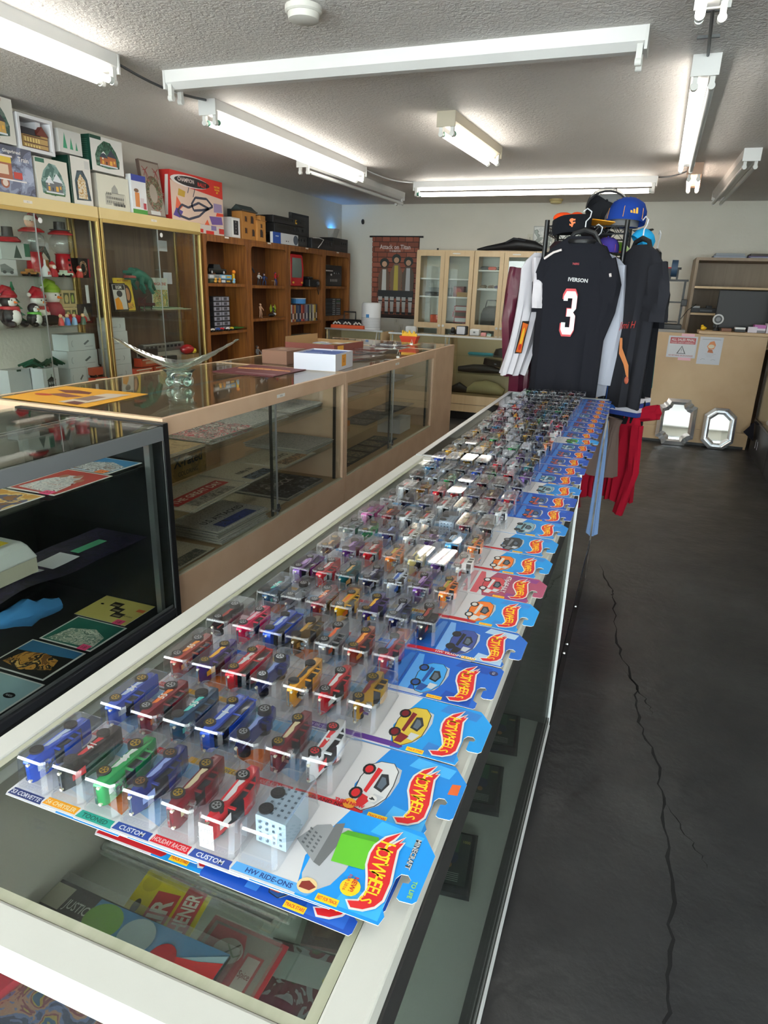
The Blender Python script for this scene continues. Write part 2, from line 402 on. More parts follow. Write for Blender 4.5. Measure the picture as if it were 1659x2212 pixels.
for i, y in enumerate((3.3, 3.6)):
    tag(MB().box(.03, .12, y-.006, y+.006, ZC-.012, ZC-.001, '#6a6c6e').build('cable_clip'), 'small metal strap holding the right conduit, %s' % ('nearer the camera' if i == 0 else 'farther'), 'clip')
def smoke(loc, label, m='#dcdad2', r=.075):
    t = T('smoke_detector', label, 'detector', loc)
    MB().lathe([(r, 0), (r, -.018), (r*.9, -.024)][::-1], m, n=24).build('base', t, smooth=True)
    MB().lathe([(r*.55, -.052), (r*.82, -.046), (r*.86, -.026), (r*.86, -.02)], m, n=24).build('cover', t, smooth=True)
smoke((-1.47, 2.86, ZC-.001), 'white round smoke detector at the top of the frame')
smoke((-1.22, 8.95, ZC-.001), 'yellowed round smoke detector beyond the back light', '#cfc089', .08)
# ---------------------------------------------------------------- near display cases (carded cars lie on them)
CX0, CX1 = -.622, -.115
ZT = .965
def case_near():
    t = T('display_case', 'white framed glass showcase nearest the camera under carded toy cars', 'display case', (0, 0, 0))
    y0, y1 = .257, 1.955; w = .034; z0, z1 = ZT-.03, ZT
    for nm, b in (('frame_rail', (CX0, CX0+w, y0, y1)), ('frame_rail', (CX1-w, CX1, y0, y1)), ('frame_rail', (CX0+w, CX1-w, y0, y0+w)), ('frame_rail', (CX0+w, CX1-w, y1-w, y1))):
        MB().box(b[0], b[1], b[2], b[3], z0, z1, 'alulam').build('frame_rail', t, bev=.003)
    s = MB(); k = .009
    s.box(CX0+w, CX0+w+k, y0+w, y1-w, z1-.006, z1-.0015, 'seal'); s.box(CX1-w-k, CX1-w, y0+w, y1-w, z1-.006, z1-.0015, 'seal')
    s.box(CX0+w+k, CX1-w-k, y0+w, y0+w+k, z1-.006, z1-.0015, 'seal'); s.box(CX0+w+k, CX1-w-k, y1-w-k, y1-w, z1-.006, z1-.0015, 'seal')
    s.build('rubber_seal', t)
    MB().box(CX0+w+k, CX1-w-k, y0+w+k, y1-w-k, z1-.006, z1-.0015, 'glassg').build('glass_top', t)
    b = MB(); b.box(CX0, CX0+.02, y0, y1, .1, z0, '#86827a'); b.build('back_panel', t)
    MB().box(CX0+.02, CX1-.004, y0+.002, y0+.006, .1, z0, 'glass').build('end_glass', t)
    MB().box(CX0+.02, CX1-.004, y1-.02, y1, .1, z0, '#3c3d3a').build('side_panel', t)
    MB().box(CX0+.02, -.147, y0+.02, y1-.02, .1, .12, '#a9aba6').box(-.147, CX1-.004, y0+.02, y1-.02, .1, .119, '#3c403e').build('deck', t)
    MB().box(CX0, CX1-.03, y0+.02, y1-.02, 0, .1, 'blk').build('base', t)
    # front glass with its double white track
    MB().box(CX1-.004, CX1, y0, y1, .135, z0-.001, 'glassdark').build('front_glass', t)
    MB().box(CX1-.003, CX1+.002, y0, y1, z0-.05, z0-.001, '#2a2a2a').build('top_channel', t)
    MB().box(CX1-.006, CX1+.006, y0, y1, .1, .104, 'whiteg').box(CX1-.004, CX1+.003, y0, y1, .104, .116, 'blk').box(CX1-.006, CX1+.004, y0, y1, .116, .122, 'whiteg').box(CX1-.004, CX1+.001, y0, y1, .122, .135, '#30312f').build('glass_track', t)
    MB().box(CX1-.004, CX1+.004, y1-.006, y1, .1, z1, 'whiteg').build('edge_strip', t)
    for (x0, x1_, z) in ((CX0+.025, -.28, .71), (CX0+.025, -.3, .40)):
        MB().box(x0, x1_, y0+.025, y1-.025, z-.006, z, 'glassg').build('glass_shelf', t)
case_near()
def case_far():
    t = T('display_case', 'dark framed glass showcase carrying the farther carded cars', 'display case', (0, 0, 0))
    y0, y1 = 1.962, 3.52; z1 = ZT
    for b in ((CX0, CX0+.022, y0, y1), (CX1-.016, CX1, y0, y1), (CX0+.022, CX1-.016, y1-.02, y1), (CX0+.022, CX1-.016, y0, y0+.012)):
        MB().box(*b, z1-.03, z1, 'alu').build('frame_rail', t, bev=.002)
    MB().box(CX0+.022, CX1-.016, y0+.012, y1-.02, z1-.006, z1-.001, 'glassg').build('glass_top', t)
    MB().box(CX0, CX0+.02, y0, y1, 0, z1-.03, '#2b2c2b').build('back_panel', t)
    MB().box(CX0+.02, CX1-.004, y0, y0+.016, 0, z1-.03, '#202120').build('side_panel', t)
    MB().box(CX0+.02, CX1-.004, y1-.016, y1, 0, z1-.03, '#202120').build('side_panel', t)
    MB().box(CX0+.02, CX1-.004, y0+.016, y1-.016, .2, .22, '#26272a').build('deck', t)
    MB().box(CX1-.004, CX1, y0, y1-.022, .22, z1-.03, 'glassblk').build('front_glass', t)
    MB().box(CX1-.006, CX1+.002, y0, y1-.022, 0, .22, 'blkg').build('kick_panel', t)
    MB().box(CX1-.022, CX1+.004, y1-.022, y1, 0, z1-.03, 'postm').build('corner_post', t)
    for (y, z) in ((2.35, .16), (2.5, .12), (2.8, .15)):
        MB().cyl((CX1+.002, y, z), (CX1+.005, y, z), .005, 'chrome', n=8).build('screw', t)
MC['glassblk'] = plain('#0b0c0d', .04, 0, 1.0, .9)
MC['postm'] = noisemat('worn_steel', '#4a4848', '#7d7a76', (6, 6, 14), .35, metal=.7)
case_far()

# ---------------------------------------------------------------- carded toy cars
mm = .001
OUT = [(0, 4), (2, 0), (142, 0), (144, 9), (140, 16), (140, 48), (143, 54), (149, 55), (153, 51), (152, 47), (147, 46), (147, 30), (150, 28), (161, 29), (164, 33), (165, 84), (149, 104), (147, 106), (3, 106), (0, 103)]
OUT2 = [(0, 4), (2, 0), (146, 0), (148, 3), (148, 14), (142, 18), (141, 44), (144, 50), (150, 52), (153, 47), (149, 44), (149, 30), (153, 27), (163, 29), (165, 33), (165, 101), (160, 106), (3, 106), (0, 103)]
FLM = [(110, 11), (119, 14), (122, 26), (117, 40), (112, 51), (110, 64), (111, 74), (117, 86), (128, 97), (124, 87), (120, 80), (119, 74), (124, 78), (128, 84), (133, 92), (130, 84), (134, 86), (131, 76), (134, 57), (137, 40), (137, 22), (133, 14), (125, 8), (115, 6)]
def shape(mb, pts, z, m, grow=0.0):
    if grow:
        n = len(pts); Q = []
        for i in range(n):
            ax, ay = pts[i-1]; bx, by = pts[i]; cx, cy_ = pts[(i+1) % n]
            d1 = Vector((by-ay, ax-bx)).normalized(); d2 = Vector((cy_-by, bx-cx)).normalized(); d = (d1+d2)
            d = d.normalized() if d.length > .05 else d1
            Q.append((bx+d.x*grow, by+d.y*grow))
        pts = Q
    mb.poly([(x*mm, y*mm, z*mm) for x, y in pts], m)
def logo(mb, z=.75):
    area = sum(FLM[i-1][0]*FLM[i][1]-FLM[i][0]*FLM[i-1][1] for i in range(len(FLM)))
    shape(mb, FLM, z, '#f4f2ee', 2.2 if area > 0 else -2.2); shape(mb, FLM, z+.12, '#d91f26')
    for i, (ch, y, x, sz) in enumerate(zip('HOTWHEELS', (76, 68, 61, 50, 42, 35, 29, 23, 17), (121, 120.5, 121, 122.5, 124.5, 126, 126.5, 126, 124), (15, 14, 14, 14.5, 13, 12, 11.5, 11, 11))):
        mb.text(ch, sz*mm, '#ffd21e', (x*mm, y*mm, (z+.25)*mm), (0, -1, 0), (1, 0, 0), .012, sx=.78)
def art_car(mb, c1, c2, z=.75, wheel='#222226', kind=0):
    """printed picture of the car beside the blister"""
    q = lambda pts, m, k: shape(mb, pts, z+.12*k, m)
    q([(62, 22), (68, 10), (78, 8), (90, 20), (96, 38), (98, 60), (95, 78), (80, 84), (66, 80), (60, 60)], '#c8ccd2', 0)
    if kind == 1:      # small wagon and plain block
        q([(40, 54), (66, 36), (73, 34), (74, 74), (62, 82), (50, 76)], '#9a9da0', 1); q([(66, 36), (73, 34), (78, 60), (74, 88), (66, 84)], '#6d7072', 2)
        for i in range(5):
            for j in range(3): q([(46+j*6, 52+i*4.4+j*-3), (49+j*6, 51+i*4.4+j*-3), (49+j*6, 53+i*4.4+j*-3), (46+j*6, 54+i*4.4+j*-3)], '#63676a', 3)
        q([(80, 43), (111, 45), (113, 78), (76, 75)], '#63c22c', 4); q([(76, 75), (113, 78), (110, 84), (80, 81)], '#4aa01f', 4)
        return
    q([(60, 24), (67, 10), (76, 8), (86, 18), (93, 32), (94, 52), (92, 74), (84, 84), (70, 82), (62, 74), (58, 52)], c1, 1)
    shape(mb, [(60, 24), (67, 10), (76, 8), (86, 18), (93, 32), (94, 52), (92, 74), (84, 84), (70, 82), (62, 74), (58, 52)], z+.08, '#2a2c30', 1.0)
    q([(76, 42), (86, 38), (90, 52), (84, 66), (77, 64)], '#23272c', 2); q([(79, 44), (85, 42), (87, 52), (83, 60), (79, 60)], '#5c6a78', 3); q([(86, 20), (91, 33), (80, 34), (78, 22)], '#d5d8dc', 2)
    q([(66, 12), (75, 12), (80, 26), (68, 30)], c2, 2); q([(68, 34), (72, 32), (76, 70), (70, 72)], c2, 3)
    for cy_ in (66, 28):
        q([(62+7*math.cos(a), cy_+9*math.sin(a)) for a in [k*.524 for k in range(12)]], wheel, 4)
        q([(62+4.4*math.cos(a), cy_+6*math.sin(a)) for a in [k*.524 for k in range(12)]], c2, 5)
def card_mesh(art_, era, strip, stext, scol, bluec, blue2, minec=False, white=True, fade=None):
    mb = MB(); o = OUT if era else OUT2
    mb.prism([(x*mm, y*mm) for x, y in o], 0, .6*mm, '#eceae6')
    ins = [(x, y) for x, y in o]
    shape(mb, ins, .64, bluec)
    if white: shape(mb, [(0, 4), (2, .2), (66, .2), (56, 40), (62, 70), (72, 105.8), (3, 105.8), (0, 103)], .70, '#e9e8ea')
    if fade:
        shape(mb, [(44, 6), (56, 6), (60, 60), (52, 100), (44, 100)], .74, fade)
        if not art_: shape(mb, [(4, 30), (42, 20), (42, 56), (18, 50)], .76, fade); shape(mb, [(4, 104), (42, 104), (42, 84), (12, 86)], .76, '#8cc4ea')
    shape(mb, [(100, 4), (140, 3), (140, 20), (104, 26)], .68, blue2); shape(mb, [(100, 88), (146, 84), (150, 100), (106, 104)], .68, blue2)
    if strip:
        shape(mb, [(2, 2), (76, 2), (79, 6), (76, 11), (3, 11)], .78, strip)
        if stext: mb.text(stext, 5.2*mm, scol, ((38 if art_ else 22)*mm, 6.4*mm, .9*mm), bold=.02, maxw=(66 if art_ else 37)*mm)
    if art_:
        art_car(mb, *art_) ; logo(mb, 1.6)
        shape(mb, [(84, 2), (104, 2), (104, 9), (84, 9)], .9, '#ffd21e'); mb.text('BEST FOR TRACK' if minec else 'TRACK STARS', 3.4*mm, '#e0352b', (94*mm, 5.5*mm, 1.0*mm), maxw=18*mm, bold=.02)
        if minec:
            shape(mb, [(107+9*math.cos(a), 24+9*math.sin(a)) for a in [k*.4 for k in range(16)]], 1.45, '#ffd21e')
            mb.text('NEW!', 4.6*mm, '#c92b26', (109*mm, 27*mm, 2.3*mm), (0, -1, 0), (1, 0, 0), .02); mb.text('FOR 2016', 3*mm, '#c92b26', (103*mm, 27*mm, 2.3*mm), (0, -1, 0), (1, 0, 0), .01)
            mb.text('MINECRAFT', 5.5*mm, '#34383c', (146*mm, 78*mm, .95*mm), (0, -1, 0), (1, 0, 0), .09, maxw=41*mm)
            mb.text('MINECRAFT', 5*mm, '#d9dde0', (146*mm, 78*mm, 1.1*mm), (0, -1, 0), (1, 0, 0), .02, maxw=40*mm)
            mb.text('TO LIFE', 4*mm, '#9fd84a', (157*mm, 42*mm, .95*mm), (0, -1, 0), (1, 0, 0), .02)
            shape(mb, [(72+9*math.cos(a), 12+8*math.sin(a)) for a in [k*.4 for k in range(16)]], 1.0, '#f0d39a'); shape(mb, [(66, 8), (76, 8), (80, 13), (72, 17), (66, 14)], 1.1, '#8a2f24')
    return mb
CARDS_FULL = {}
def bmesh_of(mb, name, smooth=False):
    """mesh data only"""
    o = mb.build(name, smooth=smooth); me = o.data; bpy.data.objects.remove(o); return me
def full_card(key, _P={
    'mine': dict(art_=('', '', .75, '#222222', 1), era=1, strip='#5aa7e6', stext='HW RIDE-ONS', scol='#1d3f86', bluec='#0a94ea', blue2='#38b0f5', minec=True),
    'four': dict(art_=('#eceded', '#d22027'), era=1, strip='#d8202c', stext='THEN AND NOW', scol='#5c0d12', bluec='#0e86dd', blue2='#45b0f2'),
    'gold': dict(art_=('#d6b93c', '#7c1322'), era=1, strip='#5b2f8e', stext='', scol='', bluec='#1597e4', blue2='#2f7fd0'),
    'b126': dict(art_=('#3fa2e8', '#1a4e9c'), era=0, strip='#cfd4e2', stext='', scol='', bluec='#0f5fc4', blue2='#0a49ac', white=False, fade='#5aa3ea'),
    'trad': dict(art_=('#3a4d94', '#24262c'), era=1, strip='#d2202e', stext='', scol='', bluec='#1d66c4', blue2='#b7d5f0', white=False, fade='#7db3ee'),
    'rodg': dict(art_=('#ee7b28', '#f2efe8'), era=1, strip='#c4202c', stext='', scol='', bluec='#1597e4', blue2='#2f87d8'),
    'july': dict(art_=('#cf4a52', '#f0eef0'), era=1, strip='', stext='', scol='', bluec='#a84a6a', blue2='#8e3f86', fade='#d8616a'),
    'blkc': dict(art_=('#3a3c3e', '#84868a'), era=1, strip='#c4202c', stext='', scol='', bluec='#1c93df', blue2='#2f87d8'),
    'old': dict(art_=('#2a5a9c', '#c8553a'), era=0, strip='', stext='', scol='', bluec='#1450b8', blue2='#2466cc', white=False, fade='#3f86dc'),
    'old2': dict(art_=('#4a90b0', '#d8dfe6'), era=0, strip='', stext='', scol='', bluec='#1648ac', blue2='#1f5cc4', white=False, fade='#5a94dc'),
    'green': dict(art_=('#5ab43c', '#2c2c30'), era=1, strip='', stext='', scol='', bluec='#1597e4', blue2='#2f87d8'),
    'teal': dict(art_=('#8fb8c4', '#3c4248'), era=1, strip='', stext='', scol='', bluec='#1e86d8', blue2='#3a9ae6')}):
    if key not in CARDS_FULL:
        mb = card_mesh(**_P[key])
        if key == 'july': mb.text('4TH OF JULY', 12*mm, '#f4f2ee', (96*mm, 56*mm, 2.7*mm), (0, -1, 0), (1, 0, 0), .02, maxw=78*mm)
        if key == 'b126':
            shape(mb, [(153+6*math.cos(a), 90+6*math.sin(a)) for a in [k*.5 for k in range(13)]], .9, '#20265c'); mb.text('126', 3.6*mm, '#e8e8ee', (153*mm, 90*mm, 1.0*mm), (0, -1, 0), (1, 0, 0))
        if key == 'four':
            shape(mb, [(81+5*math.cos(a), 26+5*math.sin(a)) for a in [k*.5 for k in range(13)]], 1.5, '#f4f4f2'); mb.text('4', 6*mm, '#1c1c20', (81*mm, 26*mm, 1.75*mm), (0, -1, 0), (1, 0, 0), .04)
            shape(mb, [(62+7*math.cos(a), 12+7*math.sin(a)) for a in [k*.5 for k in range(13)]], 1.2, '#f0a02c'); mb.text('THEN NOW', 4.6*mm, '#d8202c', (62*mm, 12*mm, 1.6*mm), bold=.05)
            shape(mb, [(150, 62), (160, 64), (160, 80), (151, 78)], .9, '#e0662c')
        if key == 'trad': mb.text('HW TRADING CARS', 5*mm, '#ffffff', (76*mm, 6.4*mm, 1.05*mm), bold=.02, maxw=60*mm)
        CARDS_FULL[key] = bmesh_of(mb, 'card')
    return CARDS_FULL[key]
STRIPS = {'53': ('#27356e', "'53 CORVETTE", '#e6e8ee'), '56': ('#f0a21e', "'56 CHRYSLER", '#f6e3b0'), 'toon': ('#2aa090', 'TOONED', '#0f5a50'), 'hol': ('#d8202c', 'HOLIDAY RACERS', '#f0c8c8'),
          'cus': ('#2c4a9c', 'CUSTOM', '#e8ecf6'), 'flame': ('#d8202c', 'HW FLAMES', '#f4b0a8'), 'off': ('#f2cc14', 'HW OFF-ROAD', '#22242a'), 'yel': ('#eeb23a', '', ''), 'pur': ('#5b2f8e', 'HW SHOWROOM', '#d8c8ee'),
          'none': ('', '', ''), 'blue': ('#1b74d0', '', ''), 'speed': ('#f2cc14', 'SPEED', '#22242a')}
CARDS_PART = {}
def part_card(key, fade):
    k = (key, fade)
    if k not in CARDS_PART:
        c, t_, tc_ = STRIPS[key]
        CARDS_PART[k] = bmesh_of(card_mesh(None, 1, c, t_, tc_, '#2f8ad6', '#5aa9e6', fade=None) if not fade else card_mesh(None, 1, c, t_, tc_, '#2f8ad6', '#5aa9e6', fade=fade), 'card')
    return CARDS_PART[k]
# blister shell
def blister_mesh(wide=False):
    mb = MB(); x0, x1, y0, y1 = (3, 41.5, 12, 100) if not wide else (3, 60, 12, 100)
    c = 4
    def ring(z, s):
        cx, cy_ = (x0+x1)/2, (y0+y1)/2; P = [(x0, y0+c), (x0+c, y0), (x1-c, y0), (x1, y0+c), (x1, y1-c), (x1-c, y1), (x0+c, y1), (x0, y1-c)]
        return [((cx+(x-cx)*s)*mm, (cy_+(y-cy_)*(.5+.5*s) if False else cy_+(y-cy_)*s)*mm, z*mm) for x, y in P]
    A = [ring(.9, 1), ring(33.5, .955), ring(36, .925)]
    for i in range(8):
        j = (i+1) % 8; edge = i in (0, 2, 4, 6)
        mb.add([A[0][i], A[0][j], A[1][j], A[1][i]], [(0, 1, 2, 3)], 'blistedge' if edge else 'blister')
        mb.add([A[1][i], A[1][j], A[2][j], A[2][i]], [(0, 1, 2, 3)], 'blistedge')
    mb.add(A[2], [tuple(range(8))], 'blister')
    fl_ = ring(.9, 1.0); fo = ring(.85, 1.05)
    for i in range(8):
        j = (i+1) % 8; mb.add([fl_[i], fl_[j], fo[j], fo[i]], [(0, 1, 2, 3)], 'blister')
    return bmesh_of(mb, 'blister')
BL = blister_mesh()
# car bodies.  (t, h): t 0 = rear, 1 = nose ; h mm above the chassis
PROF = {
 'sport': ([(0, 4), (.0, 11), (.1, 13), (.35, 13), (.62, 12), (.9, 9), (1, 6), (.99, 3), (.9, 2.5), (.1, 2.5)], [(.12, 12.5), (.28, 18), (.5, 18.5), (.72, 11.5)], False),
 'muscle': ([(0, 4), (0, 12), (.08, 13.5), (.35, 13), (.95, 12), (1, 10), (1, 4), (.9, 3), (.1, 3)], [(.16, 12.5), (.3, 19.5), (.52, 19.5), (.64, 12)], True),
 'gasser': ([(0, 5), (0, 14), (.1, 16), (.4, 16), (.95, 15), (1, 12), (1, 6), (.9, 5), (.1, 5)], [(.18, 15.5), (.26, 24), (.52, 24), (.62, 15)], True),
 'van': ([(0, 3), (0, 14), (.05, 15), (.8, 15), (.98, 13), (1, 8), (1, 3), (.9, 2.5), (.1, 2.5)], [(.02, 14.5), (.05, 24), (.7, 24), (.9, 14)], False),
 'truck': ([(0, 4), (0, 13), (.45, 13), (.5, 14), (.95, 13.5), (1, 11), (1, 4), (.9, 3.5), (.1, 3.5)], [(.42, 13), (.46, 22), (.66, 22), (.76, 13.5)], False),
 'open': ([(0, 5), (.02, 9), (.2, 11), (.4, 8), (.6, 8), (.9, 6), (1, 4), (.95, 3), (.3, 3)], [(.2, 10), (.27, 15), (.36, 14), (.4, 8)], False),
 'rod': ([(0, 5), (0, 12), (.2, 14), (.55, 13), (.6, 9), (.95, 8), (1, 5), (.9, 4), (.1, 4)], [(.12, 13), (.18, 21), (.42, 21), (.5, 12)], True),
 'cart': None}
CW = {}
def car_mesh(kind, num):
    if (kind, num) in CW: return CW[(kind, num)]
    mb = MB(); X = lambda h: (8+h)*mm; Y = lambda t: (56-(t-.5)*74)*mm
    P0, P1, P2, P3 = 'slot0', 'slot1', 'chrome', 'carwin'
    if kind == 'cart':
        mb.rprism([(8*mm, 36*mm), (40*mm, 34*mm), (40*mm, 78*mm), (8*mm, 76*mm)], 3*mm, 33*mm, P0, .8*mm, .985)
        for i in range(4):
            for j in range(6):
                x, y = 13+i*7, 41+j*6.5
                mb.poly([(x*mm, y*mm, 33.3*mm), ((x+2.6)*mm, y*mm, 33.3*mm), ((x+2.6)*mm, (y+2.6)*mm, 33.3*mm), (x*mm, (y+2.6)*mm, 33.3*mm)], P1)
        for i in range(4):
            for j in range(4):
                x, z = 12+i*7, 7+j*6.5; mb.poly([(x*mm, 34.2*mm, z*mm), ((x+2.6)*mm, 34.1*mm, z*mm), ((x+2.6)*mm, 34.1*mm, (z+2.6)*mm), (x*mm, 34.2*mm, (z+2.6)*mm)], P1)
    else:
        body, cab, eng = PROF[kind]
        z0, z1 = (6, 30) if kind != 'open' else (11, 26)
        mb.rprism([(X(h), Y(t)) for t, h in body], z0*mm, z1*mm, P0, 2*mm, .95)
        mb.rprism([(X(h), Y(t)) for t, h in cab], (z0+2.5)*mm, (z1-2.5)*mm, P3, 1.5*mm, .93)
        # roof panel and pillars
        (ta, ha), (tb, hb), (tc, hc), (td, hd) = cab
        mb.rprism([(X(hb-1), Y(tb-.03)), (X(hb+.8), Y(tb+.02)), (X(hc+.8), Y(tc-.02)), (X(hc-1), Y(tc+.03))], (z0+2.8)*mm, (z1-2.8)*mm, P0, 1*mm, .95)
        for (t_, h_, t2, h2) in ((ta, ha, tb, hb), (td, hd, tc, hc), ((ta+td)/2, ha, (tb+tc)/2, hb)):
            mb.box(min(X(h_), X(h2)), max(X(h_), X(h2)), min(Y(t_), Y(t2))-1*mm if abs(t_-t2) < .02 else min(Y(t_), Y(t2)), max(Y(t_), Y(t2))+1*mm if abs(t_-t2) < .02 else min(Y(t_), Y(t2))+2.4*mm, (z1-3.4)*mm, (z1-2.2)*mm, P0)
        # side print
        zz = z1*mm+.15*mm; hm = body[3][1]*.55
        mb.poly([(X(hm-2.5), Y(.3), zz), (X(hm-2.2), Y(.72), zz), (X(hm+1.5), Y(.66), zz), (X(hm+2.6), Y(.5), zz), (X(hm+1), Y(.42), zz), (X(hm+3), Y(.3), zz)], P1)
        if num: mb.text(num, 7.5*mm, 'tampo', (X(hm+.2), Y(.5), zz+.3*mm), (0, 1, 0), (-1, 0, 0), .02)
        # nose: grille, bumper, lights
        yn = Y(1)-.2*mm
        mb.box(X(body[-3][1]+1.2), X(body[-3][1]+3.2), yn-.8*mm, yn+1*mm, (z0+3)*mm, (z1-3)*mm, P2)
        for z in (z0+3.5, z1-3.5): mb.cyl((X(body[-4][1]-.5), yn+1.5*mm, z*mm), (X(body[-4][1]-.5), yn-.9*mm, z*mm), 1.5*mm, 'lamp', n=8)
        # hood stripe on the +x side
        mb.poly([(X(body[3][1])+.5*mm, Y(.7), (z0+8)*mm), (X(body[4][1])+.2*mm, Y(.9), (z0+9)*mm), (X(body[4][1])+.2*mm, Y(.9), (z1-9)*mm), (X(body[3][1])+.5*mm, Y(.7), (z1-8)*mm)], P1)
        if eng:
            for (dy, dz, s) in ((0, 0, 3.4), (-4, 2.5, 2.4), (4, -2, 2.2), (-4, -3, 2.2), (3.5, 3, 2)):
                yy = Y(.78)+dy*mm; z = 18+dz; x = X(body[3][1])
                mb.box(x-1*mm, x+(3.5+s*.6)*mm, yy-s*.8*mm, yy+s*.8*mm, (z-s*.8)*mm, (z+s*.8)*mm, P2)
    CW[(kind, num)] = bmesh_of(mb, 'car_body', smooth=50); return CW[(kind, num)]
MC['slot0'] = plain('#ff0000'); MC['slot1'] = plain('#ffffff'); MC['carwin'] = plain('#1c2228', .1); MC['tampo'] = plain('#f4f2ee', .35); MC['lamp'] = plain('#f3ead0', .2)
def wheel_mesh(r, bottom):
    mb = MB(); mb.cyl((0, 0, 0), (0, 0, 5.5*mm), r*mm, 'tyre', n=18); mb.cyl((0, 0, 5.3*mm), (0, 0, 5.9*mm), r*.66*mm, 'slotw', n=14)
    for k in range(5):
        a = k*1.2566; mb.box(-.01*mm, .01*mm, 0, 0, 0, 0, 'tyre') if False else mb.poly([(math.cos(a+d)*rr*mm, math.sin(a+d)*rr*mm, 6.0*mm) for rr, d in ((r*.2, -.5), (r*.56, -.33), (r*.56, .33), (r*.2, .5))], 'tyre')
    return bmesh_of(mb, 'wheel', smooth=40)
MC['slotw'] = plain('#d8d8d8', .25, .8)
WH = wheel_mesh(6.3, 0); WHB = wheel_mesh(7.2, 0)
def setmats(o, rep):
    for i, s in enumerate(o.material_slots):
        n = s.material
        for k, v in rep.items():
            if n is MC[k]: s.link = 'OBJECT'; s.material = mt(v)
ORD = ['first', 'second', 'third', 'fourth', 'fifth', 'sixth', 'seventh', 'eighth', 'ninth', 'tenth', 'eleventh', 'twelfth', 'thirteenth', 'fourteenth', 'fifteenth', 'sixteenth', 'seventeenth', 'eighteenth', 'nineteenth', 'twentieth', 'twenty-first', 'twenty-second', 'twenty-third', 'twenty-fourth', 'twenty-fifth', 'twenty-sixth', 'twenty-seventh', 'twenty-eighth']
KN = {'sport': 'sports car', 'muscle': 'muscle car', 'gasser': 'high-roofed coupe', 'van': 'van', 'truck': 'pickup', 'open': 'open racer', 'rod': 'hot rod', 'cart': 'wagon'}
# name : (paint, accent)
CO = {'blue': ('#1f4fc4|p', '#c8d8ee'), 'black and red': ('#24242a|p', '#c9252c'), 'green': ('#1d9a4e|p', '#e8efe6'), 'dark blue': ('#26337e|p', '#8fa3da'), 'maroon': ('#7c1f2c|p', '#d8c9a0'),
 'red': ('#d31f2c|p', '#f2f0ec'), 'grey studded': ('#9fb2c2', '#51606e'), 'maroon flamed': ('#8a2230|p', '#ee7a24'), 'teal': ('#14707a|p', '#e8b36a'), 'dark teal flamed': ('#17486a|p', '#59d0c4'),
 'white': ('#eceeee|g', '#d22a2f'), 'orange flamed': ('#a3392a|p', '#f39a3a'), 'purple and yellow': ('#4c3388|p', '#f2b32a'), 'amber': ('#eda41c|p', '#33333a'), 'gold': ('#c79a2e|m', '#6d1a2a'),
 'black': ('#1d1e22|p', '#a33a30'), 'hot pink': ('#ee1c56|p', '#f6c9d4'), 'bronze': ('#7c6236|p', '#c29442'), 'silver and orange': ('#a9adb0|m', '#e4632a'), 'flag patterned': ('#a32c3c|p', '#4d78b8'),
 'silver': ('#c0c5ca|m', '#5c6670'), 'navy': ('#202a5c|p', '#b8bccc'), 'yellow': ('#f0b416|p', '#e0701e'), 'purple': ('#6a3a8c|p', '#caa4dc'), 'orange': ('#ee7d20|p', '#c3b43c'), 'pale yellow': ('#ead78a|g', '#33343a'),
 'pink': ('#c65a9c|p', '#7b3aa0'), 'light blue': ('#4aa6dc|p', '#e6eef4'), 'grey': ('#8b9096|p', '#dfe2e4'), 'brown': ('#7a4a2a|p', '#d8a35a'), 'white and blue': ('#dfe8f2|g', '#2c64c0'), 'white and red': ('#f0efec|g', '#cc2a34')}
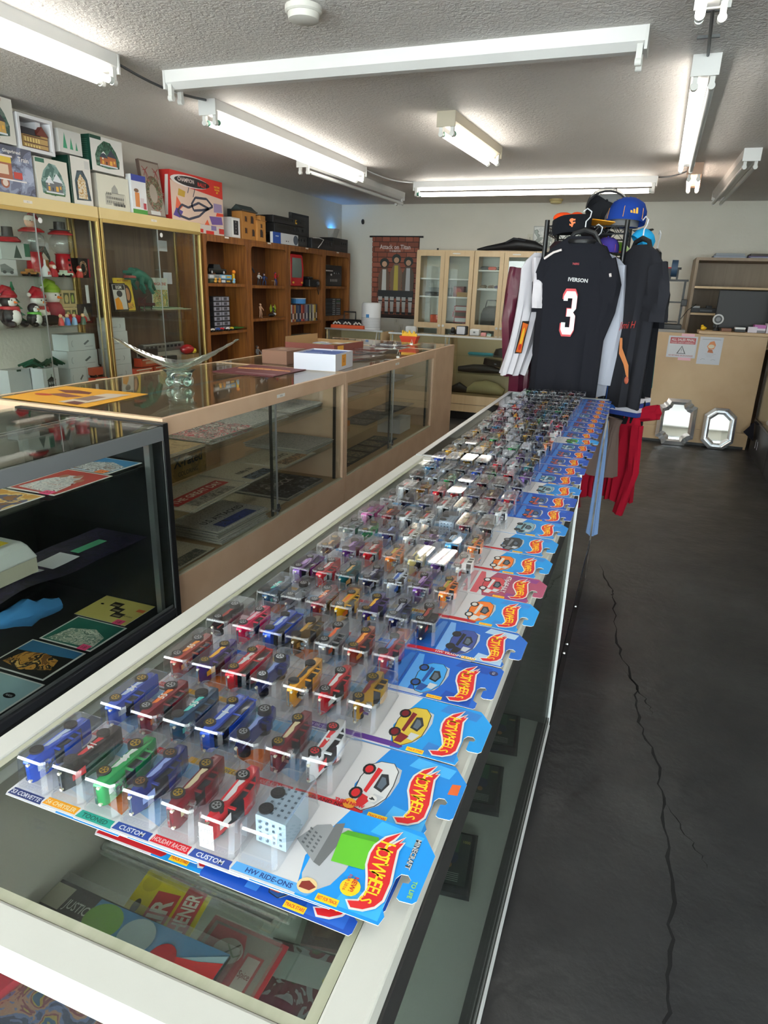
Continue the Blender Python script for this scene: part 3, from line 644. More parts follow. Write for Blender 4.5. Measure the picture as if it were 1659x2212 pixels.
ROWS = [
 [('blue', 'muscle', '', 'k', '53'), ('black and red', 'sport', '41', 'k', '56'), ('green', 'gasser', '69', 'g', 'toon'), ('dark blue', 'sport', '', 'b', 'cus'), ('maroon', 'muscle', '', 'g', 'hol'), ('red', 'sport', '', 'c', 'cus'), ('grey studded', 'cart', '', 'k', 'mine')],
 [('blue', 'truck', '24', 'g', 'flame'), ('maroon flamed', 'gasser', '55', 'c', 'flame'), ('dark teal flamed', 'gasser', '55', 'k', 'flame'), ('blue', 'van', '1', 'g', 'yel'), ('dark blue', 'open', '', 'c', 'off'), ('maroon', 'muscle', '', 'g', 'hol'), ('white', 'sport', '4', 'r', 'four')],
 [('orange flamed', 'gasser', '55', 'c', 'flame'), ('purple and yellow', 'sport', '', 'g', 'yel'), ('red', 'van', '2', 'g', 'yel'), ('dark blue', 'open', '', 'w', 'toon'), ('amber', 'muscle', '', 'k', 'none'), ('red', 'sport', '', 'c', 'pur'), ('gold', 'rod', '', 'g', 'gold')],
 [('black', 'open', '', 'c', 'none'), ('hot pink', 'muscle', '', 'c', 'blue'), ('blue', 'van', '', 'k', 'speed'), ('bronze', 'rod', '', 'k', 'none'), ('silver and orange', 'truck', '', 'c', 'none'), ('orange flamed', 'sport', '', 'g', 'none'), ('flag patterned', 'muscle', '', 'k', 'b126')],
 [('dark teal flamed', 'gasser', '55', 'k', 'none'), ('silver', 'open', '', 'c', 'blue'), ('maroon flamed', 'gasser', '55', 'c', 'none'), ('yellow', 'sport', '', 'c', 'flame'), ('purple and yellow', 'rod', '', 'g', 'none'), ('navy', 'muscle', '', 'c', 'blue'), ('black', 'truck', '', 'c', 'trad')],
 [('purple', 'van', '', 'c', 'yel'), ('red', 'truck', '', 'c', 'none'), ('teal', 'sport', '', 'c', 'none'), ('navy', 'sport', '7', 'c', 'flame'), ('white and blue', 'sport', '', 'c', 'none'), ('purple', 'muscle', '', 'c', 'speed'), ('orange', 'muscle', '', 'g', 'rodg')],
 [('brown', 'open', '', 'g', 'none'), ('purple', 'rod', '', 'k', 'none'), ('red', 'sport', '2', 'c', 'none'), ('orange', 'muscle', '', 'c', 'none'), ('pale yellow', 'sport', '', 'k', 'speed'), ('purple', 'sport', '', 'c', 'blue'), ('white and red', 'rod', '', 'c', 'july')],
 [('silver', 'rod', '', 'c', 'none'), ('green', 'open', '', 'g', 'none'), ('dark blue', 'sport', '', 'c', 'none'), ('white and red', 'muscle', '', 'c', 'none'), ('purple', 'open', '', 'c', 'none'), ('light blue', 'van', '', 'k', 'blue'), ('orange', 'muscle', '1', 'c', 'rodg')],
 [('pink', 'van', '', 'c', 'none'), ('maroon flamed', 'gasser', '', 'c', 'none'), ('white', 'van', '', 'k', 'none'), ('white', 'muscle', '', 'g', 'yel'), ('grey studded', 'cart', '', 'k', 'blue'), ('maroon', 'muscle', '', 'c', 'none'), ('black', 'truck', '', 'k', 'blkc')],
]
FAR = ['silver', 'white', 'red', 'maroon', 'blue', 'grey', 'black', 'gold', 'teal', 'yellow', 'green', 'purple', 'light blue', 'white and blue', 'white and red', 'orange', 'navy', 'hot pink', 'bronze']
FARK = ['sport', 'muscle', 'van', 'truck', 'gasser', 'rod', 'open']
LASTK = {9: 'teal', 10: 'old', 11: 'old', 12: 'teal', 13: 'old2', 14: 'old', 15: 'old', 16: 'old', 17: 'old2', 18: 'green', 19: 'old', 20: 'old2', 21: 'old', 22: 'old', 23: 'old2', 24: 'old', 25: 'old', 26: 'old', 27: 'old'}
rr = random.Random(11)
NROW = 28
for r in range(9, NROW):
    L_ = []
    for c in range(7):
        L_.append((rr.choice(FAR), rr.choice(FARK), rr.choice(['', '', '3', '8', '21']), rr.choice('ckgc'), LASTK[r] if c == 6 else rr.choice(['none', 'none', 'blue', 'flame', 'none'])))
    ROWS.append(L_)
HUB = {'k': '#2a2a2e', 'g': '#c9a53a|m', 'c': '#d5d8da|m', 'b': '#a87a4a|m', 'r': '#c8202a', 'w': '#e6e8ea'}
FADES = [None, '#d9e4f0', '#e07a3c', '#9cc4ea', None]
def carded(r, c, spec, x, y, z):
    col, kind, num, hub, strip = spec; pa, ac = CO[col]
    lab = 'carded %s toy %s, %s from left in %s row from camera' % (col, KN[kind], ORD[c], ORD[r])
    t = T('carded_toy_car', lab, 'toy car', (x, y, z), rr.uniform(-.006, .006), 'carded toy cars on the long showcase')
    me = full_card(strip) if c == 6 else part_card(strip, FADES[(r*3+c) % 5])
    for nm, d, loc in (('card', me, (0, 0, 0)), ('blister', BL, (0, 0, 0)), ('car_body', car_mesh(kind, num if r < 12 else ''), (0, 0, 0))):
        o = bpy.data.objects.new(nm, d); SC.collection.objects.link(o); o.parent = t; o.location = loc
        if nm == 'car_body': setmats(o, {'slot0': pa, 'slot1': ac})
        if nm == 'car_body' and kind != 'cart': o.scale = (1.14, 1.08, 1.12); o.location = (-.001, -.0045, -.001)
        if nm == 'blister': o.rotation_euler = (rr.uniform(-.035, .02), rr.uniform(-.035, .035), 0); o.location = (0, 0, .0016)
    if r == 0 and c == 5: MB().box(9*mm, 24*mm, 10.6*mm, 10.9*mm, 6*mm, 33*mm, '#f2f2f2').text('5.00', 6*mm, '#8a8a8c', (16*mm, 10.4*mm, 26*mm), (1, 0, 0), (0, 0, 1)).text('TOY', 6*mm, '#8a8a8c', (16*mm, 10.4*mm, 14*mm), (1, 0, 0), (0, 0, 1)).build('price_sticker', t)
    if kind == 'cart': ws = ((13*mm, 46*mm), (13*mm, 66*mm))
    else: ws = ((12.5*mm, (56-.29*74)*mm), (12.5*mm, (56+.27*74)*mm))
    for k, (wx, wy) in enumerate(ws):
        big = kind in ('open', 'gasser', 'rod', 'truck') and k == 1
        for side in ((0, 1) if r < 6 else (1,)):
            o = bpy.data.objects.new('wheel', WHB if big else WH); SC.collection.objects.link(o); o.parent = t
            o.scale = (1.1, 1.1, 1)
            if side: o.location = (wx*1.14-.001, wy*1.08-.0045, 28.8*mm)
            else: o.location = (wx, wy, 9.2*mm); o.rotation_euler = (math.pi, 0, 0)
            setmats(o, {'slotw': HUB[hub]})
    return t
PITCH = .1085
for r in range(NROW):
    sh = {0: 0, 1: .003, 2: .006}.get(r, .009 + rr.uniform(-.006, .006)); z = ZT + (.0062 if r == 0 else .001)
    if r == 3: sh = -.004
    for c in range(7):
        x = -.534 + .0432*c + sh ; y = .378 + PITCH*r + rr.uniform(-.0015, .0015)
        if r > 20 and c == 0: x += .004
        carded(r, c, ROWS[r][c], x, y, z + .0009*c)
# spare cards under the nearest row
for i, (x, y, k, w_) in enumerate(((-.42, .3745, 'rodg', 'beneath the green car'), (-.30, .371, 'old', 'sticking out beneath the wagon card'))):
    o = bpy.data.objects.new('spare_card', full_card(k)); SC.collection.objects.link(o); o.location = (x, y, ZT+.0008+.0026*i); o.rotation_euler = (0, 0, -.02*i)
    tag(o, 'blue backing card edge %s in the nearest row' % w_, 'card')
# ---------------------------------------------------------------- gold framed glass cabinets on the left wall
XF = -3.9
def gold_cab(label, y0, y1, shelves, back, deckz=.66, lab='A-1'):
    t = T('glass_cabinet', label, 'display cabinet'); x0, x1 = XL+.005, XF; z1 = 1.95
    MB().box(x0, x1, y0, y1, 1.875, z1, 'goldlam').build('header', t, bev=.002)
    MB().box(x0, x1, y0, y1, 0, .5, 'goldlam').box(x0, x1, y0, y1, .5, .62, 'goldlam').build('base', t, bev=.002)
    MB().box(x0+.005, x1-.012, y0+.012, y1-.012, .62, deckz-.002, back or '#8e8878').build('deck', t)
    for (x, y) in ((x1-.022, y0), (x1-.022, y1-.022), (x0, y0), (x0, y1-.022)):
        MB().box(x, x+.022, y, y+.022, .62, 1.875, 'brass').build('post', t, bev=.003)
    MB().box(x1-.02, x1, y0+.022, y1-.022, .62, .65, 'brass').build('rail', t)
    MB().box(x1-.02, x1, y0+.022, y1-.022, 1.85, 1.875, 'brass').build('rail', t)
    ym = (y0+y1)/2
    MB().box(x1-.012, x1-.007, y0+.022, ym+.03, .65, 1.85, 'glass').build('door', t)
    d = MB().box(x1-.019, x1-.014, ym-.03, y1-.022, .65, 1.85, 'glass').build('door', t)
    MB().box(x1-.013, x1-.006, ym+.026, ym+.032, .65, 1.85, 'alu').build('door_edge', d)
    k = MB(); k.lathe([(.012, 0), (.018, .002), (.018, .004), (.012, .005)], 'white', n=16); o = k.build('finger_pull', d); o.location = (x1-.006, ym+.07, 1.81); o.rotation_euler = (0, math.pi/2, 0)
    for yy in (y0+.05, y1-.05): MB().box(x1-.05, x1-.036, yy-.007, yy+.007, .65, 1.86, 'alu').build('bracket_strip', t)
    for z in shelves: MB().box(x0+.02, x1-.03, y0+.03, y1-.03, z-.008, z, 'glassg').build('glass_shelf', t)
    if back: MB().box(x0, x0+.006, y0+.022, y1-.022, .62, 1.875, back).build('back_panel', t)
    MB().box(x1, x1+.001, ym-.05, ym+.02, 1.905, 1.922, '#e8e0d8').text(lab, .01, '#8a8070', (x1+.0015, ym-.015, 1.9135), (0, 1, 0), (0, 0, 1)).build('tag', t)
    return t
gold_cab('gold framed glass cabinet full of Christmas figures on left', 3.05, 4.268, (1.45, 1.12), None)
gold_cab('gold framed glass cabinet with wood back, beside the wooden shelves', 4.285, 5.53, (1.205,), 'walnut', lab='A-2')
def LB(name, label, cat, y0, y1, z0, z1, m, prints=None, xf=-3.95, d=.1, **k):
    return BX(name, label, cat, (xf-d, xf, y0, y1, z0, z1), m, prints, **k)
def house(c1='#6b4a2c', c2='#c9a15c', roof='#3b3a40', glow='#e8b34a'):
    return [('p', [(.26, .2), (.26, .44), (.38, .52), (.5, .44), (.5, .5), (.62, .6), (.76, .48), (.78, .2)], c2), ('p', [(.24, .42), (.38, .58), (.52, .42)], roof), ('p', [(.48, .48), (.62, .68), (.8, .46)], roof),
            ('r', .32, .24, .38, .34, glow), ('r', .56, .24, .64, .36, glow), ('r', .44, .24, .48, .32, c1), ('r', .68, .3, .73, .38, glow), ('r', .32, .37, .37, .42, '#efe6d2'), ('r', .24, .18, .8, .22, '#dfe5ea'), ('p', [(.3, .52), (.38, .6), (.46, .52), (.38, .55)], '#eef2f4')]
def vign(m): return ('p', [(.14, .16), (.12, .45), (.22, .7), (.42, .9), (.62, .88), (.78, .66), (.88, .4), (.86, .18), (.5, .12)], m)
GRN = 'art:#16402f,#2a5c48,#4f7f6b,#20503c:22'
LB('boxed_house', 'white box with lit village house picture at the far left edge, upper', 'box', 3.36, 3.66, 2.245, 2.505, '#dddcd4', {'+x': [vign('art:#23483f,#3b6259,#66776e:18:2')] + house() + [('r', .1, .08, .6, .1, '#a9a69c'), ('r', .1, .05, .5, .06, '#b9b6ac'), ('t', 'VILLAGE', .62, .93, .05, '#b34a40')]}, d=.16)
def openbox():
    t = T('boxed_village_house', 'open white foam box holding a brown timbered model house', 'box', (-3.95, 3.83, 2.232)); w, h, d = .29, .215, .16
    b = MB(); k = .022; b.box(-d, -d+.02, -w/2, w/2, 0, h, '#d9dade'); b.box(-d+.02, 0, -w/2, -w/2+k, 0, h, '#e6e7ea'); b.box(-d+.02, 0, w/2-k, w/2, 0, h, '#e6e7ea'); b.box(-d+.02, 0, -w/2+k, w/2-k, 0, k, '#e6e7ea'); b.box(-d+.02, 0, -w/2+k, w/2-k, h-k, h, '#e6e7ea'); b.box(-d+.02, -.04, .04, .08, .13, h-k, '#dcdde0'); b.build('foam_box', t, bev=.002)
    hs = MB(); hs.box(-.1, -.015, -.1, .04, k, .1, '#b3935c'); hs.box(-.1, -.012, .01, .1, k, .11, '#bf9d63')
    hs.loft([[(-.11, -.105, .1), (-.005, -.105, .1), (-.055, -.105, .15)], [(-.11, .04, .1), (-.005, .04, .1), (-.055, .04, .15)]], '#3d3c42')
    hs.loft([[(-.1, .005, .108), (-.1, .055, .165), (-.1, .105, .108)], [(-.005, .005, .108), (-.005, .055, .165), (-.005, .105, .108)]], '#6e2f24')
    for i in range(6): hs.box(-.0125, -.0108, -.09+i*.022, -.08+i*.022, .06, .085, '#e4cd86').box(-.0125, -.0108, -.09+i*.022, -.08+i*.022, .03, .045, '#e4cd86')
    for z in (.024, .052, .09): hs.box(-.0115, -.0098, -.1, .1, z, z+.005, '#5a3024')
    hs.build('model_house', t)
openbox()
def trees(c='#3f9c74'): return [('p', [(x, .2), (x+.17*s, .2), (x+.085*s, .2+.62*s)], c) for x, s in ((.15, 1.1), (.45, .85), (.7, .6))]
LB('tree_box', 'white box printed with three green fir trees', 'box', 4.02, 4.225, 2.275, 2.42, '#d6d6d2', {'+x': trees()}, d=.15)
LB('boxed_house', 'green sided box with snowy cathedral picture, upper row', 'box', 4.31, 4.64, 2.205, 2.44, '#e9e8e4', {'-y': [('r', 0, 0, 1, 1, '#12493a')] + [('r', .15, .3+i*.05, .85, .315+i*.05, '#4f8474') for i in range(12)], '+x': [('r', 0, .9, .34, 1, '#12493a'), vign(GRN)] + house('#3a2c28', '#b86a3a', '#343a4c')}, d=.16)
LB('train_box', 'grey blue box of a gingerbread train kit standing lower left', 'box', 3.3, 3.765, 1.951, 2.235, '#6c7086', {'+x': [('r', 0, .0, 1, 1, 'art:#4d5266,#6e7590,#8f9ab6,#a9b3cc:6'), ('p', [(.36, .3), (.36, .72), (.64, .72), (.64, .3)], '#a9644a'), ('r', .36, .64, .64, .76, '#e4c24a'), ('r', .02, .3, .3, .46, '#b5584c'), ('r', .42, .4, .58, .6, '#e5cdb4'), ('r', .66, .34, .8, .48, '#c8463c')] + [('e', u, .22, .07, .11, '#a5654e') for u in (.14, .3, .5)] + [('e', u, .22, .045, .07, '#e8d8cc') for u in (.14, .3, .5)] + [('r', .02, .28, .86, .31, '#f0ecec'), ('r', .34, .76, .66, .8, '#f2e6e6'), ('p', [(.04, .46), (.16, .62), (.3, .46)], 'art:#3f7a4a,#c84a5a,#6a58a0,#e0a040:60'), ('t', 'Gingerbread', .66, .88, .09, '#f4f2f0'), ('t', 'Train', .84, .76, .1, '#f4f2f0')]}, d=.14)
LB('boxed_house', 'white box with blue green snowy cottage picture, lower row', 'box', 3.79, 4.065, 1.951, 2.21, '#e0ddd2', {'+x': [('r', 0, .88, .28, .98, '#2a6a54'), vign('art:#3f6a62,#6d938c,#93b0ac,#2e5548:14:7'), ('r', .2, .14, .84, .2, '#3f6a3c')] + house('#3a3c44', '#6c7076', '#e6ecf2')}, d=.14)
LB('boxed_house', 'narrow green edged box with tall snowy building picture', 'box', 4.085, 4.285, 1.951, 2.265, '#e6e4de', {'-y': [('r', 0, 0, 1, 1, '#0f3d30')], '+x': [('r', 0, 0, .08, 1, '#0f3d30'), ('p', [(.22, .1), (.2, .5), (.34, .72), (.62, .74), (.8, .56), (.92, .12)], 'art:#1c3340,#2e4c58,#16262c:20'), ('p', [(.32, .14), (.32, .5), (.48, .66), (.7, .52), (.76, .14)], 'art:#b98a4a,#d9c08c,#e8e2d4,#8e6a3a:50'), ('r', .72, .78, .94, .95, '#d3d3d0')]}, d=.15)
LB('boxed_building', 'cream box with grey line drawing of a domed building', 'box', 4.34, 4.68, 1.951, 2.19, '#deddcd', {'-y': [('r', 0, 0, 1, 1, '#b9b5aa')], '+x': [('r', .3, .25, .82, .5, '#c4c3b6'), ('r', .22, .14, .4, .46, '#b9b8ac'), ('p', [(.42, .5), (.44, .64), (.54, .76), (.62, .64), (.64, .5)], '#a5a69e'), ('r', .46, .14, .84, .22, '#8d8e88')] + [('r', .26+i*.055, .2+.12*j, .285+i*.055, .27+.12*j, '#6f706c') for i in range(10) for j in (0, 1, 2) if i < 3 or j < 2] + [('r', .5+i*.09, .13, .54+i*.09, .2, '#4d4e4c') for i in range(4)] + [('l', [(.22, .46), (.4, .46), (.42, .5), (.64, .5), (.82, .5), (.84, .22)], .0022, '#6e6f6b')]}, d=.14)
LB('sweets_packet', 'small white and blue packet picturing holiday sweets', 'packet', 4.69, 4.86, 1.951, 2.235, '#e8ebee', {'+x': [('r', 0, .84, 1, 1, '#2c3f9c'), ('r', 0, 0, 1, .12, '#4a9a3e'), ('r', .2, .18, .5, .55, '#d98a4a'), ('r', .55, .16, .8, .42, '#d9cfd4'), ('r', .74, .14, .94, .3, '#b8404a'), ('e', .3, .6, .16, .05, '#7a5a44')]}, d=.05, xf=-3.93)
LB('wreath_picture', 'tall grey canvas painted with a berry wreath and red bows', 'picture', 4.88, 5.12, 1.951, 2.375, '#6e5c54', {'+x': [('r', .03, .03, .97, .97, '#9c9288'), ('e', .55, .42, .42, .32, 'art:#3f5b3a,#7a3a34,#56704e,#8f8c78,#a34a40:40:3'), ('e', .5, .42, .2, .17, '#a89e92')] + [('l', [(cx, .82), (cx+dx, .82+dy)], .006, '#8a2f2c') for cx in (.25, .78) for dx, dy in ((-.16, .06), (.15, .07), (-.1, -.1), (.12, -.12), (.05, -.2), (-.13, .0))] + [('l', [(.6, .04), (.75, .12)], .006, '#8a2f2c'), ('r', .2, .03, .7, .1, '#d5d6d6')]}, d=.03, rot=(0, -.12, 0))
LB('race_set_box', 'large red boxed slot car race track game', 'box', 5.2, 5.98, 1.9515, 2.345, '#d8352c', {'-y': [('r', 0, 0, 1, 1, '#c92c28'), ('p', [(.5, .1), (.75, .1), (.9, .9), (.7, .9)], '#ece4de'), ('t', 'CHAMPION RALLY', .3, .5, .06, '#efe9e4', .02, .5)], '+x': [('p', [(0, 0), (1, 0), (1, .62), (.3, .72), (0, .8)], '#e2c6b4'), ('p', [(.05, .1), (.2, .3), (.1, .5)], '#e86a48'), ('p', [(.75, .02), (.98, .05), (.96, .22), (.7, .2)], '#75589c'), ('p', [(.8, .3), (.98, .32), (.97, .5), (.8, .5)], '#9a88b0'), ('p', [(.6, .0), (.7, .0), (.66, .12)], '#e2603c'), ('p', [(.84, .22), (1, .24), (1, .3), (.86, .3)], '#e04a34'), ('p', [(.02, .1), (.14, .06), (.2, .2), (.08, .26)], '#5a4a9a'), ('p', [(.12, .52), (.24, .5), (.26, .62), (.14, .66)], '#c8a23c'),
   ('l', [(.15, .1), (.3, .06), (.5, .16), (.62, .3), (.78, .42), (.66, .56), (.44, .54), (.36, .38), (.4, .26), (.56, .3), (.7, .36), (.5, .44), (.3, .3), (.18, .34), (.1, .2), (.15, .1)], .02, '#3c3f52'), ('l', [(.3, .6), (.34, .78), (.44, .72), (.4, .54)], .009, '#3c3f52'),
   ('e', .36, .84, .36, .12, '#efe9e6'), ('e', .4, .84, .33, .1, '#2a2628'), ('t', 'CHAMPION', .28, .855, .085, '#e9dcd6', .02, .34), ('t', 'RALLY', .58, .83, .085, '#d8352c', .03, .22), ('t', 'ELECTRIC', .88, .86, .04, '#f2c832', .03, .16), ('t', 'RACING', .88, .8, .04, '#f2c832', .03, .14), ('t', 'SET', .88, .74, .04, '#f2c832', .03, .1)]}, d=.16, xf=-3.95)
LB('flat_box', 'flat red and white box under the race track game', 'box', 5.56, 5.98, 1.872, 1.9505, '#d8cfc8', {'+x': [('r', .02, .1, .2, .5, '#d8352c'), ('r', .3, 0, .6, .4, '#d8352c'), ('r', .8, .2, 1, .8, '#c93a34'), ('r', .5, .5, .7, 1, '#8a7cb0')]}, d=.16)
LB('table_clock', 'small silver boxed clock with black dial on the shelves', 'clock', 6.1, 6.27, 1.872, 2.06, '#d5d6d4', {'+x': [('r', .12, .06, .96, .95, '#f0f1f0'), ('r', .3, .16, .8, .86, '#2a2c30')] + [('t', s_, .55, .3+.16*i, .08, '#e4e4e4') for i, s_ in enumerate(('6', '9', '3', '12'))]}, d=.12)
def castle():
    t = T('toy_castle', 'orange brown toy castle house on top of the wooden shelves', 'toy', (-3.98, 6.52, 1.872))
    b = MB(); b.box(-.09, .03, -.21, .06, 0, .27, '#b9803f'); b.box(-.08, .05, .05, .22, 0, .2, '#c78f4b'); b.box(-.06, .06, .1, .2, .2, .25, '#b9803f'); b.build('walls', t, bev=.003)
    r = MB(); r.loft([[(-.1, -.22, .27), (.04, -.22, .27), (-.03, -.22, .325)], [(-.1, .07, .27), (.04, .07, .27), (-.03, .07, .325)]], '#3d4a4a'); r.box(-.1, .045, -.22, .07, .262, .275, '#4a4238'); r.box(-.09, .055, .05, .23, .2, .208, '#8c5a2c'); r.build('roof', t)
    w = MB(); 
    for y, z, s_ in ((-.14, .17, 1), (-.14, .06, 1), (-.02, .16, 1.4), (.0, .04, 1.3), (.13, .04, 1.5), (.13, .13, .8)):
        x = .0505 if y > .05 else .0305; h = .05*s_
        w.poly([(x, y-.018*s_, z), (x, y+.018*s_, z), (x, y+.018*s_, z+h*.7), (x, y+.009*s_, z+h), (x, y-.009*s_, z+h), (x, y-.018*s_, z+h*.7)], '#352c2c')
        for k in (-1, 1): w.box(x, x+.004, y+k*.02*s_-.002, y+k*.02*s_+.002, z-.004, z+h, '#8a5726')
    w.build('window', t)
    MB().box(-.12, -.09, -.24, -.06, 0, .28, '#20262a').build('back_wall', t)
castle()
LB('gadget_box', 'flat white and blue gadget box on the wooden shelves', 'box', 6.84, 7.42, 1.872, 1.985, '#e3e6ea', {'+x': [('r', 0, 0, .3, 1, '#2a58b8'), ('r', .1, .6, .22, .7, '#cfe0f6'), ('e', .9, .5, .1, .45, '#4a5668'), ('r', .5, .25, .54, .34, '#30343a'), ('r', .58, .25, .61, .34, '#30343a')]}, d=.033, xf=-3.903)
def deck(name, label, y0, y1, z0, z1, feats=(), d=.26, xf=-3.94, m='#191a1c'):
    t = T(name, label, 'stereo', (xf, (y0+y1)/2, z0)); w = y1-y0; h = z1-z0
    MB().box(-d, 0, -w/2, w/2, 0, h, m).build('body', t, bev=.004)
    p = MB().prints((0, -w/2, 0), (0, 1, 0), (0, 0, 1), w, h, [('r', .02, .06, .98, .94, '#222427'), ('r', .06, .5, .45, .85, '#0d0e10'), ('r', .5, .25, .9, .4, '#2e3033')] + list(feats)); p.build('front_panel', t)
    for k, u in enumerate((.6, .72, .86)): MB().cyl((0, -w/2+u*w, h*.66), (.012, -w/2+u*w, h*.66), min(.016, h*.14), '#2b2d30', n=14).build('knob', t)
    return t
deck('stereo_receiver', 'lowest black stereo unit of the stack on the shelves', 7.2, 7.72, 1.872, 1.985, [('r', .5, .5, .9, .8, '#3a3c40')])
deck('stereo_receiver', 'middle black stereo unit of the stack on the shelves', 6.95, 7.72, 1.987, 2.085)
deck('stereo_receiver', 'top black stereo unit with a small yellow sticker', 6.92, 7.66, 2.087, 2.16, [('r', .68, .3, .74, .9, '#d8ae3c')])
def record_player():
    t = T('record_player', 'black portable record player with its lid open', 'record player', (-4.09, 8.0, 1.872))
    MB().box(-.1, .1, -.26, .26, 0, .11, 'blk').build('case', t, bev=.006)
    l = MB(); l.box(-.12, -.09, -.25, .25, .115, .40, 'blk'); l.box(-.1, -.086, -.22, .22, .14, .38, '#26282b'); l.build('lid', t, bev=.006)
    MB().cyl((0, 0, .11), (0, 0, .118), .08, '#2a2b2e', n=24).build('platter', t)
record_player()
deck('cassette_deck', 'black tape deck with a white cable lying over it', 7.78, 8.42, 1.872, 1.99, d=.08, xf=-3.905)
tag(MB().tube([(-3.9, 7.8, 1.99), (-3.895, 7.95, 1.998), (-3.892, 8.08, 1.985), (-3.89, 8.0, 1.93), (-3.89, 7.92, 1.885)], .005, '#e8e6e2').build('loose_cable', smooth=True), 'white cable looped over the black tape deck', 'cable')
deck('compact_stereo', 'rightmost black stereo box on the wooden shelves', 8.45, 8.93, 1.872, 2.04, [('r', .1, .1, .5, .45, '#2d2f33')], d=.24)

# ---------------------------------------------------------------- Christmas things inside the left gold cabinet
def gumball(label, y, head):
    t = T('gumball_machine', label, 'gumball machine', (-4.05, y, 1.452))
    MB().lathe([(.075, 0), (.075, .015), (.058, .05), (.05, .15), (.056, .16)], '#a91c26|g', n=20).build('base', t, smooth=True)
    g = MB(); g.lathe([(.035, .16), (.06, .175), (.078, .21), (.082, .235), (.075, .265), (.05, .287)], 'blister', n=20); g.build('globe', t, smooth=True)
    MB().lathe([(.05, .285), (.082, .287), (.085, .297), (.06, .315), (.0, .322)], '#b01e28|g', n=20).build('lid', t, smooth=True)
    if head == 'hat':
        MB().lathe([(.07, .318), (.07, .323), (.04, .325), (.038, .375), (.0, .376)], '#22211f', n=18).build('hat', t, smooth=True)
        b = MB()
        for z in (.05, .085, .12): b.ball((.056, 0, z), .009, '#1b1b1c', n=8, k=5)
        b.build('button', t, smooth=True)
    else:
        MB().ball((0, -.005, .352), .035, '#e3b79a').ball((.034, -.015, .352), .006, '#d98f7a', n=6, k=4).ball((.03, -.025, .36), .004, '#2a2a2a', n=6, k=4).ball((.03, .0, .362), .004, '#2a2a2a', n=6, k=4).build('head', t, smooth=True)
        MB().lathe([(.037, .358), (.039, .368), (.03, .39), (.0, .4)], '#e9dfd6', n=16).build('hat', t, smooth=True)
        MB().tube([(0, .0, .39), (0, .04, .4), (0, .07, .375)], [.02, .014, .005], '#a82a3a', 8).build('hat_tassel', t, smooth=True)
    return t
gumball('red gumball machine topped by an elf head', 3.78, 'elf'); gumball('red gumball machine topped by a black top hat', 4.035, 'hat')
def tophat():
    t = T('hat_jar', 'black top hat jar lid on red rim, left in cabinet', 'jar', (-4.07, 3.6, 1.665))
    MB().lathe([(.075, 0), (.08, .01), (.06, .03)], '#a01c26|g', n=18).build('rim', t, smooth=True); MB().lathe([(.06, .03), (.06, .035), (.036, .037), (.034, .095), (0, .096)], '#2b2723', n=18).build('hat', t, smooth=True)
LB('tree_box', 'pale box with small dark fir picture under the top hat', 'box', 3.5, 3.73, 1.555, 1.66, '#b9c0bc', {'+x': [('r', .8, .2, 1, 1, '#1f6148'), ('p', [(.4, .1), (.68, .1), (.54, .9)], '#30463c')]}, xf=-4.03, d=.1)
tophat()
LB('car_box', 'white box with a grey sleigh drawing, left in cabinet', 'box', 3.42, 3.605, 1.452, 1.553, '#c9cccb', {'+x': [('p', [(.3, .2), (.8, .16), (.86, .4), (.5, .74), (.3, .66)], '#7f8684'), ('e', .45, .22, .08, .1, '#55595a'), ('e', .75, .2, .08, .1, '#55595a')]}, xf=-4.03, d=.1)
LB('house_picture_box', 'white arched box with brown house picture between gumball machines', 'box', 3.855, 3.965, 1.452, 1.68, '#c9ccca', {'+x': [('p', [(0, .15), (0, .6), (.2, .9), (.7, .9), (1, .6), (1, .15)], 'art:#3b443f,#59655c,#2a302c:20'), ('r', .2, .2, .85, .5, '#a9773a'), ('p', [(.15, .5), (.5, .72), (.9, .5)], '#d9d2c4')]}, xf=-4.1, d=.05)
LB('wreath_box', 'black boxed wreath ornament with red side', 'box', 4.145, 4.255, 1.452, 1.59, '#241f22', {'+x': [('e', .42, .5, .34, .38, 'art:#d9c9a8,#a33a34,#5c6a3a:90'), ('e', .42, .5, .19, .23, '#2c312c'), ('r', .86, .02, 1, .98, '#a82a3a')]}, xf=-4.02, d=.08)
def santa(label, y, z, body='#b3222c', s=1.0):
    t = T('santa_figure', label, 'figurine', (-3.99, y, z)); t.scale = (s, s, s)
    MB().lathe([(.03, 0), (.034, .01), (.028, .04), (.016, .06)], body, n=14).build('body', t, smooth=True); MB().ball((0, 0, .075), .022, '#e8b79c', n=12).ball((.014, 0, .066), .015, '#ecebe6', n=10).build('head', t, smooth=True)
    MB().lathe([(.022, .082), (.018, .095), (0, .108)], body, n=12).build('hat', t, smooth=True)
santa('small red santa figurine between the gumball machines', 3.87, 1.452); santa('small santa figurine beside the black wreath box', 4.115, 1.452, '#b83a30', .8)
def bell():
    t = T('bell_bottle', 'white bell shaped bottle in front of red gumball base', 'bottle', (-3.98, 3.795, 1.452)); MB().lathe([(.036, 0), (.034, .03), (.02, .06), (.009, .075), (.007, .11), (0, .115)], '#e6e9ea|g', n=18).build('bottle', t, smooth=True); MB().box(.034, .0345, -.014, .014, .012, .035, '#c0504a').build('bottle_label', t)
bell()
def toycar(label, y, z, c, L=.12):
    t = T('toy_vehicle', label, 'toy vehicle', (-3.98, y, z)); w = L*.22
    MB().rprism([(-w, -L/2), (w, -L/2), (w, L/2), (-w, L/2)], .012, .03, c, .004, .93).box(-w*.8, w*.8, -L*.2, L*.1, .03, .048, c).build('body', t, bev=.002)
    for yy in (-L*.3, L*.3): MB().cyl((-w*1.05, yy, .012), (w*1.05, yy, .012), .012, 'tyre', n=12).build('wheel', t)
